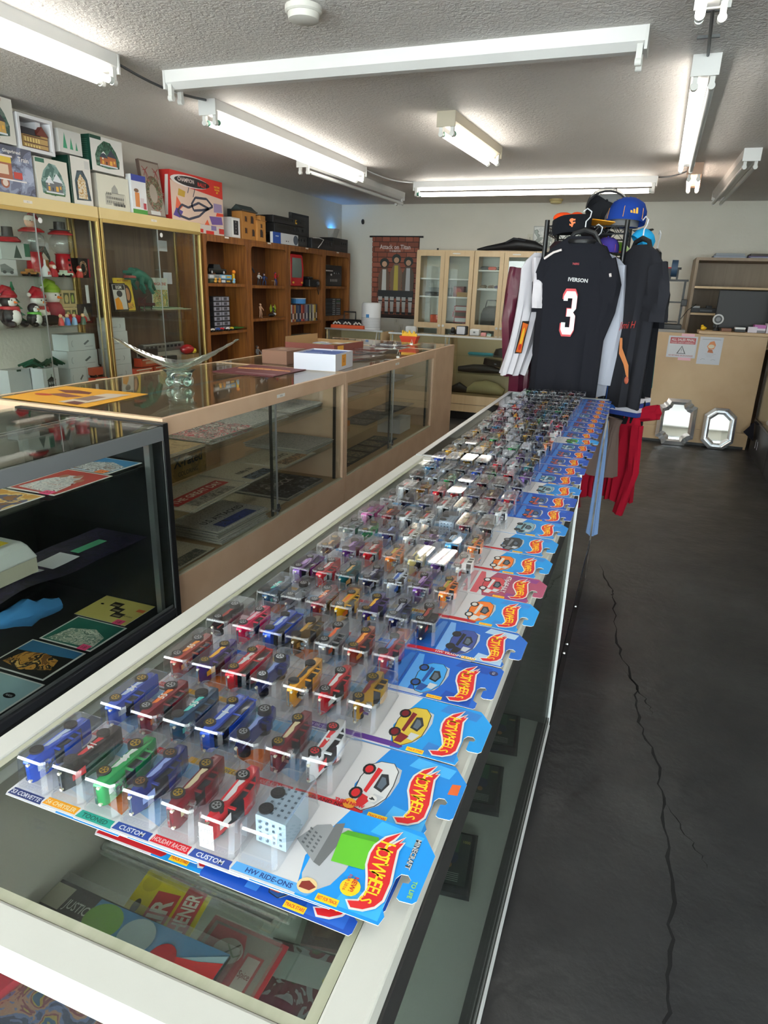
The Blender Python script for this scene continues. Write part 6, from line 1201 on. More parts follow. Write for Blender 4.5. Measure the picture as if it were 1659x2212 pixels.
def spice():
    t = T('spice_kit', 'red bordered spice kit card in clear plastic', 'package', (-.35, .475, ZS), -.03)
    MB().box(-.05, .055, -.045, .045, 0, .002, '#a8333a').prints((-.05, -.045, .002), (1, 0, 0), (0, 1, 0), .105, .09, [('r', .05, .06, .95, .94, '#8f857c'), ('p', [(.1, .1), (.8, .1), (.5, .9), (.1, .9)], '#a83c44'), ('e', .4, .62, .18, .18, '#c9c2b8'), ('r', .62, .1, .84, .7, '#a8333a'), ('r', .65, .14, .81, .66, '#b8aca4'), ('l', [(.3, .4), (.4, .6), (.5, .75)], .002, '#5a4a34'), ('l', [(.36, .7), (.5, .56), (.56, .62)], .002, '#5f7a3a'), ('t', 'Spice', .73, .4, .12, '#7a2a30', .01, .14)]).build('card', t)
    MB().box(-.045, .05, -.04, .04, .002, .012, 'sleeve').build('plastic_cover', t)
spice()
def sleeves():
    for i in range(7):
        z = ZS + .0345+ i*.007 if False else ZS+i*.006
        t = T('sleeved_magazine', 'sleeved magazine in the loose pile under nearest cars, %s from bottom' % ORD[i], 'magazine', (-.46+.006*i, .60+.004*(i % 3), z), -.06+.015*i, 'sleeved magazines piled in near showcase')
        MB().box(-.135, .135, -.055, .12, 0, .0035, ['#77736a', '#8f8b80', '#69655e', '#9a968c'][i % 4]).build('magazine', t); MB().box(-.147, .142, -.066, .126, -.0003, .0042, 'sleeve').build('sleeve', t)
sleeves()
lay('magazine', 'dark magazine with green and maroon cover lying on near showcase deck', 'magazine', -.46, .84, .1205, .19, .2, .1, '#24261f', [('r', .02, .02, .98, .98, 'art:#2c3a24,#3c4a2e,#5a2c34,#77777a,#3f3424:9:4'), ('e', .3, .3, .28, .12, '#5a2434'), ('r', .1, .6, .9, .9, '#8c8e8c'), ('t', 'CAR', .85, .7, .1, '#a89a5c')])
lay('folder', 'mustard coloured folder low in the near showcase', 'folder', -.42, .36, .4005, .16, .12, 0, '#a8842c', [('e', .5, .5, .1, .12, '#8c5a2c')])
lay('plastic_bag', 'glossy maroon plastic packet lying low in the near showcase', 'packet', -.44, 1.06, .1205, .17, .22, .2, '#4c2a30', [('r', .1, .1, .9, .9, 'art:#4c2a30,#5f3a36,#6d4c40,#3a2428:8')], .01, True)
for i, (y, x) in enumerate(((1.262, -.253), (1.545, -.242), (1.81, -.24))):
    t = T('black_package', 'black clam shell package on grey deck behind front glass, %s from camera' % ORD[i], 'package', (x, y, .1205), .12); t.scale = (1, 1.25, 1)
    MB().rprism([(-.05, -.075), (.05, -.075), (.05, .075), (-.05, .075)], 0, .03, '#15181a|g', .008, .9).build('shell', t)
    MB().prints((-.045, -.07, .0305), (1, 0, 0), (0, 1, 0), .09, .14, [('r', .1, .05, .9, .95, '#202a26'), ('r', .1, .6, .6, .95, '#2c4a34'), ('e', .4, .5, .22, .12, '#1c2440'), ('e', .4, .36, .08, .05, '#8a6238'), ('t', '1000', .78, .8, .05, '#a89a4c', .01, .3)] + [('r', .2, .1+k*.03, .7, .11+k*.03, '#8f9490') for k in range(5)]).build('insert_card', t)
# ---------------------------------------------------------------- back of the shop, left to centre
def cam_(x, z, label): 
    t = T('wall_camera', label, 'camera', (x, YB-.001, z)); MB().ball((0, -.02, 0), .022, 'blk', .03, .035, 10, 6).build('body', t, smooth=True); MB().cyl((0, -.01, 0), (0, 0, 0), .02, 'white', n=12).build('mount', t)
cam_(-3.87, 2.3, 'small black oval camera fixed high on back wall')
t = T('wall_lamp', 'pale wall sconce throwing blue light in the left corner', 'lamp', (XL+.002, 8.95, 2.02)); MB().loft([[(0, -.09, 0), (.04, -.06, 0), (.05, 0, 0), (.04, .06, 0), (0, .09, 0)], [(0, -.12, .16), (.09, -.08, .16), (.11, 0, .16), (.09, .08, .16), (0, .12, .16)]], '#a9a8a2', cap1=False).build('shade', t); MB().cyl((.04, 0, .08), (.04, 0, .12), .02, 'glow:#3aa0ff:70', n=12).build('bulb', t)
def poster():
    t = T('fabric_poster', 'hanging brick patterned fabric poster with three plain figures', 'poster', (-3.37, YB-.02, 1.05)); w, h = .68, 1.06
    MB().cyl((-w/2-.05, 0, h), (w/2+.05, 0, h), .012, 'blk', n=10).build('rod', t); MB().cyl((-w/2-.04, 0, 0), (w/2+.04, 0, 0), .012, 'blk', n=10).build('rod', t)
    it = [('r', 0, 0, 1, 1, '#4a2a20')]; rnd = random.Random(6)
    for r in range(16):
        u = -.1 if r % 2 else -.02
        while u < 1:
            wd = rnd.uniform(.14, .24); a, b = max(u, 0), min(u+wd-.012, 1)
            if b > a: it.append(('r', a, r/16+.004, b, (r+1)/16-.006, rnd.choice(['#8a4a34', '#9a5640', '#7d412e', '#94503a'])))
            u += wd
    it += [('r', 0, .0, 1, .035, '#2a1a18')]
    for cx, hc, c1, c2 in ((.28, .58, '#6b5444', '#c9c9c4'), (.54, .63, '#7a6250', '#b9a84a'), (.8, .6, '#5c5044', '#bdbfc0')):
        it += [('e', cx, hc+.1, .1, .06, '#2b3330'), ('e', cx, hc+.085, .055, .035, '#c29a7c'), ('p', [(cx-.12, .3), (cx-.13, hc-.06), (cx-.05, hc+.04), (cx+.06, hc+.04), (cx+.13, hc-.06), (cx+.12, .3)], c1), ('p', [(cx-.05, .34), (cx-.04, hc+.02), (cx+.04, hc+.02), (cx+.05, .34)], c2), ('r', cx-.13, .24, cx+.13, .34, '#26282a')]
        for q in (-.07, .07): it += [('p', [(cx+q-.05, .26), (cx+q+.04, .26), (cx+q+.03, .06), (cx+q-.03, .06)], '#b9b9b6'), ('r', cx+q-.045, .2, cx+q+.04, .215, '#26282a'), ('r', cx+q-.04, .04, cx+q+.04, .07, '#26282a')]
    it += [('t', 'Attack on Titan', .5, .875, .055, '#cdbdb8', .02, .66), ('t', 'TV ANIMATION', .5, .825, .025, '#cdbdb8', .02, .24)]
    MB().box(-w/2, w/2, -.002, .002, .0, h, '#4a2a20').prints((-w/2, -.003, 0), (1, 0, 0), (0, 0, 1), w, h, it, .0008).build('cloth', t)
poster()
def picture(label, x0, x1, z0, z1):
    t = T('framed_picture', label, 'picture', ((x0+x1)/2, YB-.001, z0)); w, h = x1-x0, z1-z0; MB().box(-w/2, w/2, -.02, 0, 0, h, '#b9bab4').build('frame', t); MB().prints((-w/2, -.02, 0), (1, 0, 0), (0, 0, 1), w, h, [('r', .05, .05, .95, .95, 'art:#cfd2cf,#e0e2de,#8f9690,#a9b4ae:9:3')]).build('print_sheet', t)
picture('pale framed picture on back wall, just left of clothes rack', -1.51, -1.26, 1.98, 2.25); picture('pale framed picture with small portrait behind the rack top', -1.2, -.85, 1.98, 2.25)
for (x, z, lb) in ((-1.55, 2.1, 'small beige wall switch left of framed pictures'), (-3.33, 1.0, 'white outlet plate below the poster'), (-3.26, .9, 'second outlet plate below the poster')):
    tag(MB().box(x-.035, x+.035, YB-.006, YB-.001, z-.055, z+.055, '#d0cdbd').box(x-.008, x+.008, YB-.008, YB-.006, z-.02, z+.02, '#b5b2a4').build('wall_plate'), lb, 'switch')
# birch glass door cabinets
def birch(label, x0, x1, y0=8.88, shelves=(), side='', z1=1.91, low=.99, mid=None):
    t = T('glass_door_cabinet', label, 'cabinet'); y1 = YB-.005; mid = (x0+x1)/2
    MB().box(x0, x0+.018, y0+.02, y1, 0, z1, 'birch').build('side_panel', t); MB().box(x1-.018, x1, y0+.02, y1, 0, z1, 'birch').build('side_panel', t); MB().box(x0, x1, y0+.02, y1, z1, z1+.018, 'birch').build('top_panel', t)
    MB().box(x0+.018, x1-.018, y1-.01, y1, 0, z1, '#c9cbc2').build('back_panel', t); MB().box(x0+.018, x1-.018, y0+.03, y1-.01, 0, .08, 'birch').build('plinth', t)
    for z in shelves: MB().box(x0+.018, x1-.018, y0+.06, y1-.012, z-.018, z, 'white').build('shelf', t)
    for (a, b) in ((x0+.002, mid-.002), (mid+.002, x1-.002)):
        d = MB(); k = .055; z0 = .1; d.box(a, a+k, y0, y0+.02, z0, z1, 'birch').box(b-k, b, y0, y0+.02, z0, z1, 'birch').box(a+k, b-k, y0, y0+.02, z1-k, z1, 'birch').box(a+k, b-k, y0, y0+.02, z0, z0+k, 'birch').box(a+k, b-k, y0, y0+.02, low-.035, low+.035, 'birch'); dd = d.build('door', t)
        MB().box(a+k, b-k, y0+.008, y0+.012, z0+k, low-.035, 'glass').box(a+k, b-k, y0+.008, y0+.012, low+.035, z1-k, 'glass').build('pane', dd)
        kx = b-.025 if a < mid-.01 else a+.025
        MB().cyl((kx, y0-.02, low), (kx, y0, low), .016, 'white', n=14).build('knob', dd)
    MB().box(mid+.1, mid+.2, y0-.001, y0, z1-.03, z1-.015, '#ece8e0').build('tag', t)
birch('birch glass door cabinet with games and boxes inside, left', -2.93, -2.16, shelves=(1.585, 1.36, .96)); birch('birch glass door cabinet with camera bags inside, middle', -2.155, -1.39, shelves=(1.7, 1.47, .96)); birch('birch glass door cabinet mostly hidden behind hanging clothes', -1.385, -.62, shelves=(1.6, 1.36, .96))
def BB(name, label, cat, x0, x1, z0, z1, m, prints=None, y=9.0, d=.12, **k): return BX(name, label, cat, (x0, x1, y, y+d, z0, z1), m, prints, **k)
BB('game_console', 'dark game console on left cabinet middle shelf', 'console', -2.83, -2.55, 1.361, 1.41, '#2a2c30', {'-y': [('r', .4, .3, .9, .5, '#4a4c50')]}, bev=.004); BB('paper_stack', 'grey stack of papers behind the dark console', 'papers', -2.82, -2.52, 1.361, 1.47, '#8f9492', y=9.14, d=.1)
BB('maroon_box', 'dark maroon box with round print, left cabinet', 'box', -2.44, -2.3, 1.361, 1.49, '#6a2a34', {'-y': [('e', .5, .5, .3, .35, '#a8504c')]}); BB('carton', 'tan carton pair on left cabinet middle shelf', 'box', -2.38, -2.22, 1.361, 1.42, '#a8824c', y=8.97, d=.02); BB('orange_box', 'bright orange box on the left cabinet bottom shelf', 'box', -2.74, -2.56, .961, 1.12, '#e2562a', {'-y': [('r', .1, .1, .9, .3, '#f08a5c')]}); BB('pink_box', 'flat red and white box below the orange one', 'box', -2.8, -2.6, .961, .985, '#c9606a', y=8.95, d=.04)
BB('dark_gadget', 'dark gadget right of the orange box', 'box', -2.52, -2.34+.04, .961, 1.03, '#3a3438')
for k in range(4): BB('toy_box', 'red framed toy box in the left cabinet, %s from bottom' % ORD[k], 'box', -2.44+.02*(k % 2), -2.235, .961+.072*k, .961+.072*k+.07, '#8c3038', {'-y': [('r', .1, .15, .9, .85, ['#c9a05c', '#d0d4d8', '#5a4a44', '#b9bcc0'][k])]}, y=9.02)
BB('game_box', 'white and blue tall box at left cabinet right side', 'box', -2.232, -2.185, .961, 1.3, '#d0d6dc', {'-y': [('r', .2, .5, .8, .9, '#4a6ab0'), ('r', .2, .1, .8, .4, '#8fa0b0')]})
def shoes(label, x, z, c, c2='#d8d8d8', y=9.0):
    t = T('small_shoe', label, 'shoe', (x, y, z)); MB().ball((0, 0, .022), .04, c, .03, .024, 10, 6).ball((.03, 0, .028), .024, c, .022, .022, 8, 5).build('upper', t, smooth=True); MB().box(-.045, .05, -.026, .026, 0, .009, c2).build('sole', t, bev=.003)
for i, (x, c, w_) in enumerate(((-2.05, '#6a5a44', 'olive'), (-1.95, '#7a6a5c', 'taupe'), (-1.86, '#4f4a7a', 'violet'), (-1.8, '#6a6aa0', 'lilac'))): shoes('%s coloured small shoe, middle cabinet third shelf' % w_, x, 1.471, c)
for i, (x, c, w_) in enumerate(((-1.68, '#2c2c30', 'black'), (-1.6, '#a82a44', 'crimson'), (-1.52, '#c04050', 'rosy red'), (-1.45, '#5c5c60', 'grey'))): shoes('%s small shoe on third shelf behind right door' % w_, x, 1.471, c)
for i, (x, c, w_) in enumerate(((-2.04, '#2a2a2c', 'black'), (-1.94, '#c8402c', 'orange red'), (-1.83, '#2a2628', 'dark'), (-1.62, '#8a7a3c', 'mustard'), (-1.5, '#3c4238', 'dark green'))):
    t = T('sport_gadget', '%s small item on the middle cabinet top shelf' % w_, 'gadget', (x, 9.0, 1.701)); MB().rprism([(-.05, -.03), (.05, -.03), (.055, .03), (-.045, .03)], 0, .04, c, .012, .8).build('body', t)
def camrig(label, x, s=1.0, c='#1a1b1e'):
    t = T('camera_bag', label, 'bag', (x, 9.08, .961)); t.scale = (s, 1, s)
    MB().loft([[(q*.13*k, w*.08*k, z) for q, w in ((-1, -1), (1, -1), (1, 1), (-1, 1))] for z, k in ((0, 1), (.2, 1), (.27, .8), (.3, .4))], c).build('body', t, bev=.012); MB().tube([(-.08, -.05, .28), (-.06, -.06, .37), (.06, -.06, .37), (.08, -.05, .28)], .008, c).build('handle', t, smooth=True)
camrig('black camera backpack in the middle cabinet', -1.92); camrig('second black bag in the middle cabinet, behind right door', -1.62, .8, '#22262a')
t = T('white_device', 'white plastic device at right of middle cabinet', 'device', (-1.48, 9.05, .961)); MB().loft([[(-.06, -.04, 0), (.06, -.04, 0), (.06, .04, 0), (-.06, .04, 0)], [(-.05, -.03, .22), (.05, -.03, .22), (.05, .03, .22), (-.05, .03, .22)]], '#c9ced0').build('body', t, bev=.01)
def bagpile(name, label, pts, c, rs, loc):
    t = T(name, label, 'bag', loc); m = MB(); m.tube(pts, rs, c, 10); m.build('body', t, smooth=True); return t
b = bagpile('instrument_bag', 'crumpled black bag lying on top of birch cabinets', [(-.42, 0, .02), (-.3, 0, .035), (-.1, 0, .06), (.1, 0, .09), (.3, 0, .07), (.45, 0, .03)], '#15161a', [.01, .028, .045, .075, .06, .02], (-1.75, 9.05, 1.929))
MB().tube([(-.05, -.05, .1), (.05, -.07, .15), (.2, -.05, .13)], .012, '#2a2c34').build('strap', b, smooth=True)
t = T('small_bottle', 'tiny dark bottle standing on the cabinet top left', 'bottle', (-2.7, 9.05, 1.929)); MB().cyl((0, 0, 0), (0, 0, .03), .012, 'blk', n=10).build('bottle', t)
# back glass counters
def gcounter(label, x0, x1, y0, y1, z1=.955, base=.29, shelves=(.735, .535), top='white', drawer=True):
    t = T('glass_counter', label, 'display counter'); z0 = .1
    MB().box(x0, x1, y0, y0+.02, z0, base, 'birch').build('base_panel', t)
    if drawer: MB().box(x0, x1, y0-.002, y0, .185, .189, '#5a4a38').build('seam', t)
    MB().box(x0, x1, y0+.06, y1, 0, z0, 'blk').build('toe_board', t); MB().box(x0, x1, y1-.02, y1, z0, z1-.02, '#b9a886').build('back_panel', t)
    MB().box(x0, x0+.02, y0+.02, y1-.02, z0, z1-.02, 'birch').build('end_panel', t); MB().box(x1-.02, x1, y0+.02, y1-.02, z0, z1-.02, 'birch').build('end_panel', t)
    MB().box(x0+.02, x1-.02, y0+.02, y1-.02, base-.02, base, '#9a8462').build('deck', t); MB().box(x0, x1, y0+.002, y0+.006, base, z1-.02, 'glass').build('front_glass', t)
    MB().box(x0-.01, x1+.01, y0-.01, y0+.02, z1-.02, z1, top).build('front_rail', t); MB().box(x0, x1, y0+.02, y1, z1-.02, z1-.012, 'glassg').build('glass_top', t)
    for z in shelves: MB().box(x0+.04, x1-.04, y0+.08, y1-.04, z-.007, z, 'glassg').build('glass_shelf', t)
    for x in (x0+.03, x1-.04): MB().box(x, x+.012, y0+.015, y0+.025, base, z1-.03, 'alu').build('bracket_strip', t)
gcounter('long low glass counter with hats and bags, behind counters', -2.12, -.56, 7.62, 8.1)
gcounter('short glass counter left of the birch cabinets', -2.95, -2.2, 8.0, 8.45, .93, .5, (.7,), 'alu', False)
gcounter('dark glass table with orange tray in the back corner', -3.75, -3.0, 7.85, 8.3, .95, .3, (.6,), 'alu', False)
t = T('turquoise_roll', 'long turquoise roll on the top glass shelf', 'roll', (-1.75, 7.85, .736)); MB().rprism([(-.15, -.03), (.15, -.03), (.15, .03), (-.15, .03)], 0, .03, '#3aa0b4', .01, .9).build('roll', t)
for i, (x, c) in enumerate(((-1.52, '#1c1d20'), (-1.38, '#25262a'))):
    t = T('knit_hat', 'black hat on the top glass shelf, %s' % ('left one' if i == 0 else 'right one beside the clothes'), 'hat', (x, 7.85, .736)); MB().lathe([(.075, 0), (.08, .03), (.06, .08), (0, .095)], c, n=16, sy=.8).build('crown', t, smooth=True); MB().rprism([(-.06, -.14), (.06, -.14), (.07, -.04), (-.07, -.04)], .004, .012, c, .003, .9).build('brim', t)
bagpile('laptop_bag', 'flat black laptop bag on the second glass shelf', [(-.28, 0, .03), (-.1, 0, .045), (.1, 0, .05), (.25, 0, .03)], '#1a1b20', [.03, .05, .05, .02], (-1.72, 7.82, .536))
BX('black_case', 'small black case resting on the laptop bag', 'case', (-1.7, -1.5, 7.78, 7.9, .63, .70), '#141519|g', {'-y': [('e', .7, .4, .08, .1, '#9a9ca0')]}, rot=(0, .12, 0))
bagpile('khaki_bag', 'crumpled khaki canvas bag on the counter deck', [(-.24, 0, .02), (-.12, 0, .07), (0, 0, .085), (.12, 0, .07), (.22, 0, .04)], '#a39a72|f', [.02, .07, .085, .07, .04], (-1.66, 7.83, .291))
bagpile('black_bag', 'black bag at the left end of the counter deck', [(-.1, 0, .03), (0, 0, .06), (.1, 0, .03)], '#141416', [.03, .06, .03], (-1.98, 7.83, .291))
bagpile('brown_shoe', 'brown leather shoe on second shelf near clothes', [(-.07, 0, .03), (0, 0, .035), (.08, 0, .02)], '#4a342a', [.03, .03, .018], (-1.37, 7.8, .536))
t = T('white_slipper', 'white shoe with blue lining near the cars far end', 'shoe', (-1.3, 7.75, .291)); MB().ball((0, 0, .03), .08, '#cfd0c8', .045, .03, 12, 6).build('upper', t, smooth=True); MB().ball((-.04, .02, .05), .03, '#3a6ab8', .03, .02, 8, 5).build('lining', t, smooth=True)
t = T('label_printer', 'white label printer with black side on the back counter', 'printer', (-1.98, 7.8, .956)); MB().rprism([(-.06, -.05), (.06, -.05), (.06, .05), (-.06, .05)], 0, .1, '#23262a', .01, .9).build('body', t, bev=.006); MB().rprism([(-.05, -.06), (.045, -.06), (.045, -.04), (-.05, -.04)], .01, .095, '#dfe2ea', .01, .9).build('front_cover', t)
t = T('card_reader', 'white square card reader next to the label printer', 'reader', (-1.82, 7.78, .956)); MB().rprism([(-.055, -.05), (.055, -.05), (.055, .05), (-.055, .05)], 0, .075, '#e0e3e2', .015, .9).prints((-.03, -.0505, .02), (1, 0, 0), (0, 0, 1), .06, .04, [('r', .3, .3, .7, .7, '#7f8486')]).build('body', t, bev=.008)
t = T('tape_dispenser', 'black tape dispenser left of label printer', 'dispenser', (-2.14+.05, 7.8, .956)); MB().prism([(-.03, -.05), (.03, -.05), (.03, .05), (-.03, .05)], 0, .02, 'blk').cyl((-.015, 0, .045), (.015, 0, .045), .035, 'blk', n=14).build('body', t)
t = T('pink_sponge', 'small pink item right of the card reader', 'item', (-1.72, 7.78, .956)); MB().rprism([(-.03, -.02), (.03, -.02), (.03, .02), (-.03, .02)], 0, .04, '#e8a09c', .01, .85).build('body', t)
BX('teal_box', 'tiny pale teal box beside the pink item', 'box', (-1.68, -1.63, 7.76, 7.8, .956, .985), '#9ac0b4', {'-y': [('r', .1, .1, .9, .5, '#e0e4dc')]})
def purifier():
    t = T('air_purifier', 'white cylindrical air purifier below the poster', 'air purifier', (-3.22, 8.05, .951-.012)); MB().lathe([(.115, 0), (.12, .02), (.12, .3), (.105, .325), (.0, .326)], '#dfe1e3', n=28).build('body', t, smooth=True); m = MB()
    for k in range(7): m.lathe([(.1205, .03+k*.018), (.1215, .036+k*.018), (.1205, .042+k*.018)], '#b9bcbf', n=28)
    S(m.build('grille', t, smooth=True), 'stuff'); MB().box(-.02, .02, -.1225, -.119, .15, .19, '#3f86c4').build('display', t)
purifier()
def boombox():
    t = T('boombox', 'black portable radio with handle in back left corner', 'radio', (-3.68+.16, 8.12, .951+.001-.0125)); MB().rprism([(-.17, -.06), (.13, -.06), (.13, .06), (-.17, .06)], 0, .11, '#15161a', .02, .9).build('body', t, bev=.012); MB().tube([(-.1, 0, .1), (-.1, 0, .2), (.06, 0, .2), (.06, 0, .1)], .01, 'blk', 8).build('handle', t)
    for x in (-.1, .07): MB().cyl((x, -.064, .055), (x, -.06, .055), .038, '#2c2e33', n=16).build('speaker', t)
boombox()
def tray2():
    t = T('orange_tray', 'orange tray of white glasses on the back glass table', 'tray', (-3.46, 7.97-.02, .939)); MB().box(-.24, .2, -.06, .06, 0, .05, '#d8562a').build('tray', t, bev=.004)
    for k in range(3):
        x = -.16+k*.14; g = MB(); g.tube([(x-.05, -.05, .06), (x-.02, -.055, .085), (x, -.05, .065), (x+.02, -.055, .085), (x+.05, -.05, .06)], .01, '#d8d6d0', 6); g.build('glasses', t, smooth=True)
tray2()
t = T('white_adapter', 'white plug adapters standing on the short glass counter', 'adapter', (-2.72, 8.15, .919)); MB().rprism([(-.07, -.03), (.07, -.03), (.07, .03), (-.07, .03)], 0, .085, '#dfe2e2', .015, .88).build('body', t, bev=.01)
tag(MB().tube([(-3.05, 7.83, .93), (-3.06, 7.81, .8), (-3.02, 7.8, .6), (-3.1, 7.82, .55)], .006, '#d8dada', 6).build('white_cable', smooth=True), 'white power cable hanging from the air purifier', 'cable')
# ---------------------------------------------------------------- wire rack with clothes and hats behind the long showcase
RX0, RX1, RY0, RY1, RZ = -.56, -.16, 3.86, 4.3, 1.79
def rack():
    t = T('wire_rack', 'black wire rack with hats on top and clothes around', 'rack')
    for (x, y) in ((RX0, RY0), (RX1, RY0), (RX0, RY1), (RX1, RY1)): MB().cyl((x, y, 0), (x, y, RZ+.03), .0125, 'steelblk', n=12).build('post', t)
    for z in (RZ, 1.66, .9, .25):
        s = MB(); k = .004
        for y in (RY0, RY1):
            for dz in (0, -.035): s.tube([(RX0, y, z+dz), (RX1, y, z+dz)], k, 'steelblk')
            n = 12
            s.tube([(RX0+(RX1-RX0)*i/n, y, z-(.035 if i % 2 else 0)) for i in range(n+1)], .0025, 'steelblk', 5)
        for x in (RX0, RX1):
            for dz in (0, -.035): s.tube([(x, RY0, z+dz), (x, RY1, z+dz)], k, 'steelblk')
            s.tube([(x, RY0+(RY1-RY0)*i/12, z-(.035 if i % 2 else 0)) for i in range(13)], .0025, 'steelblk', 5)
        for i in range(1, 16): x = RX0+(RX1-RX0)*i/16; s.tube([(x, RY0, z+.004), (x, RY1, z+.004)], .0022, 'steelblk', 5)
        s.build('wire_shelf', t)
rack()
def garment(t, m, cx, cy, ztop, zbot, w, wb, d=.05, ripple=.012, seed=0, yaw=0.0, neck=.08, name='body', drop=.09, hemtilt=0.0, lean=0.0):
    """hanging shirt: closed, folded shell in local coords; width along local x, front towards local -y"""
    rnd = random.Random(seed); ph = [rnd.uniform(0, 6.3) for _ in range(6)]; n = 44; R = []
    H = ztop-zbot; L = 16
    for i in range(L+1):
        f = i/L; z = ztop - H*f
        if f < .14: hw = neck + (w/2-neck)*min(1, (f/.11))**.75; z = ztop - drop*(f/.14) ; dd = d*(.5+3.5*f)
        else: g = (f-.14)/.86; z = ztop-drop-(H-drop)*g; hw = w/2 + (wb/2-w/2)*g; dd = d*(1+.35*g)
        row = []
        for j in range(n):
            a = 2*math.pi*j/n; x = hw*math.copysign(abs(math.cos(a))**.8, math.cos(a)); sgn = math.sin(a)
            y = -dd*sgn*.55*abs(sgn)**.1
            y += ripple*f*(math.sin(9*x/hw*1.3+ph[0])+.7*math.sin(17*x/hw+ph[1]+f*1.5)+.35*math.sin(31*x/hw+ph[2]))
            zz = z + .006*math.sin(7*x/hw+ph[3])*f + hemtilt*x*f
            row.append((cx+x+lean*f*f, cy+y, zz))
        R.append(row)
    return MB().loft(R, m, False, False).build(name, t, smooth=True)
def sleeve(t, m, pts, rs, flat=.5, name='sleeve', seed=0, n=14):
    """flattened tube; pts (x, y, z)"""
    rnd = random.Random(seed); R = []
    P = []; RR = []
    for i in range(len(pts)-1):
        for k in range(4): q = k/4; P.append([pts[i][c]+(pts[i+1][c]-pts[i][c])*q for c in range(3)]); RR.append(rs[i]+(rs[i+1]-rs[i])*q)
    P.append(list(pts[-1])); RR.append(rs[-1])
    for i, p in enumerate(P):
        a_, b_ = Vector(P[max(i-1, 0)]), Vector(P[min(i+1, len(P)-1)]); d = (b_-a_).normalized(); U = d.cross(Vector((0, 1, 0))).normalized(); V = Vector((0, 1, 0))
        R.append([tuple(Vector(p)+U*RR[i]*math.cos(q)+V*RR[i]*flat*(math.sin(q)+.25*math.sin(5*q+i*.7))) for q in [2*math.pi*j/n for j in range(n)]])
    return MB().loft(R, m, False, False).build(name, t, smooth=True)
def hanger(t, x, y, z, w, c='#1b1c1e', hook='#dfe2e6'):
    MB().tube([(x-w/2, y, z-.09), (x-.05, y, z-.015), (x, y, z), (x+.05, y, z-.015), (x+w/2, y, z-.09)], [.006, .012, .014, .012, .006], c, 8).build('hanger', t, smooth=True)
    MB().tube([(x, y, z), (x, y, z+.04), (x+.018, y, z+.06), (x+.022, y, z+.085), (x, y, z+.1), (x-.02, y, z+.085)], .0032, hook, 6).build('hanger_hook', t, smooth=True)
# black jersey in front
t = T('basketball_jersey', 'large black jersey with white and red number 3', 'jersey', (-.375, 3.76, 0))
garment(t, '#1c1d24|f', 0, 0, 1.735, .86, .36, .36, .05, .009, 1, neck=.055, drop=.13)
sleeve(t, '#1c1d24|f', [(.13, .0, 1.62), (.17, .0, 1.5), (.165, .0, 1.38), (.13, .0, 1.22)], [.06, .062, .055, .045], .4, seed=2)
sleeve(t, '#1c1d24|f', [(-.13, .0, 1.62), (-.165, .01, 1.5), (-.16, .02, 1.36)], [.055, .055, .05], .4, seed=3)
hanger(t, .02, .01, 1.765, .2)
MB().lathe([(.066, 0), (.072, .01), (.066, .02)], '#0f1013', n=20, sy=.55).build('collar', t, smooth=True, loc=(.012, -.005, 1.7))
def dig3(mb, x, z, s, y, m):
    P = [(0, .78), (0, .88), (.14, 1), (.62, 1), (.76, .88), (.76, .6), (.62, .52), (.76, .44), (.76, .12), (.62, 0), (.14, 0), (0, .12), (0, .28), (.24, .28), (.24, .17), (.5, .17), (.5, .42), (.26, .42), (.26, .6), (.5, .6), (.5, .84), (.24, .84), (.24, .78)]
    mb.poly([(x+u*s*.78, y, z+v*s*1.9) for u, v in P], m)
n3 = MB(); y0 = -.043
for k, (s, dx, m) in enumerate(((.125, -.006, '#c9303c'), (.113, 0, '#ecebea'))): dig3(n3, -.02+dx-.02, 1.255-(.01 if k == 0 else 0), s, y0-.012-.001*k, m)
n3.build('number', t)
MB().text('IVERSON', .019, '#c9cacc', (.02, y0-.012, 1.525), (1, 0, -.06), (.06, 0, 1), .03).text('76ERS', .01, '#b8323c', (.0, y0-.01, 1.602), (1, 0, 0), (0, 0, 1), .02).build('lettering', t)
MB().tube([(-.165, -.02, 1.625), (-.12, -.03, 1.655), (-.08, -.03, 1.668)], .006, '#e6dcdc', 6).tube([(.17, -.02, 1.56), (.174, -.025, 1.545)], .006, '#e6dcdc', 6).build('trim', t, smooth=True)
# white long shirt, left side
t = T('white_shirt', 'white short sleeved shirt with orange flame patch hanging left', 'shirt', (-.6, 3.88, 0), .9)
garment(t, '#cdcad0|f', .03, 0, 1.66, 1.02, .26, .16, .05, .012, 5, neck=.05, lean=-.13)
sleeve(t, '#d2ced4|f', [(-.02, -.05, 1.63), (-.03, -.1, 1.5), (-.03, -.12, 1.38)], [.05, .07, .075], .45, seed=6)
MB().prints((-.15, -.062, 1.14), (1, 0, .0), (.2, 0, 1), .05, .17, [('r', 0, 0, 1, 1, '#2a2420'), ('p', [(.1, .05), (.9, .02), (.8, .5), (.95, .9), (.1, .96), (.25, .5)], '#e8702a'), ('e', .5, .5, .2, .3, '#f2c23a'), ('e', .5, .2, .2, .1, '#c9302a')]).build('sleeve_patch', t)
# maroon jacket
t = T('maroon_jacket', 'dark maroon leather jacket hanging behind the white shirt', 'jacket', (-.58, 4.05, 0), .75)
garment(t, '#5a1f33|g', 0, 0, 1.62, .84, .34, .3, .09, .014, 8, neck=.06); sleeve(t, '#5a1f33|g', [(-.16, 0, 1.58), (-.2, -.02, 1.3), (-.17, -.03, 1.0)], [.06, .06, .05], .6, seed=9)
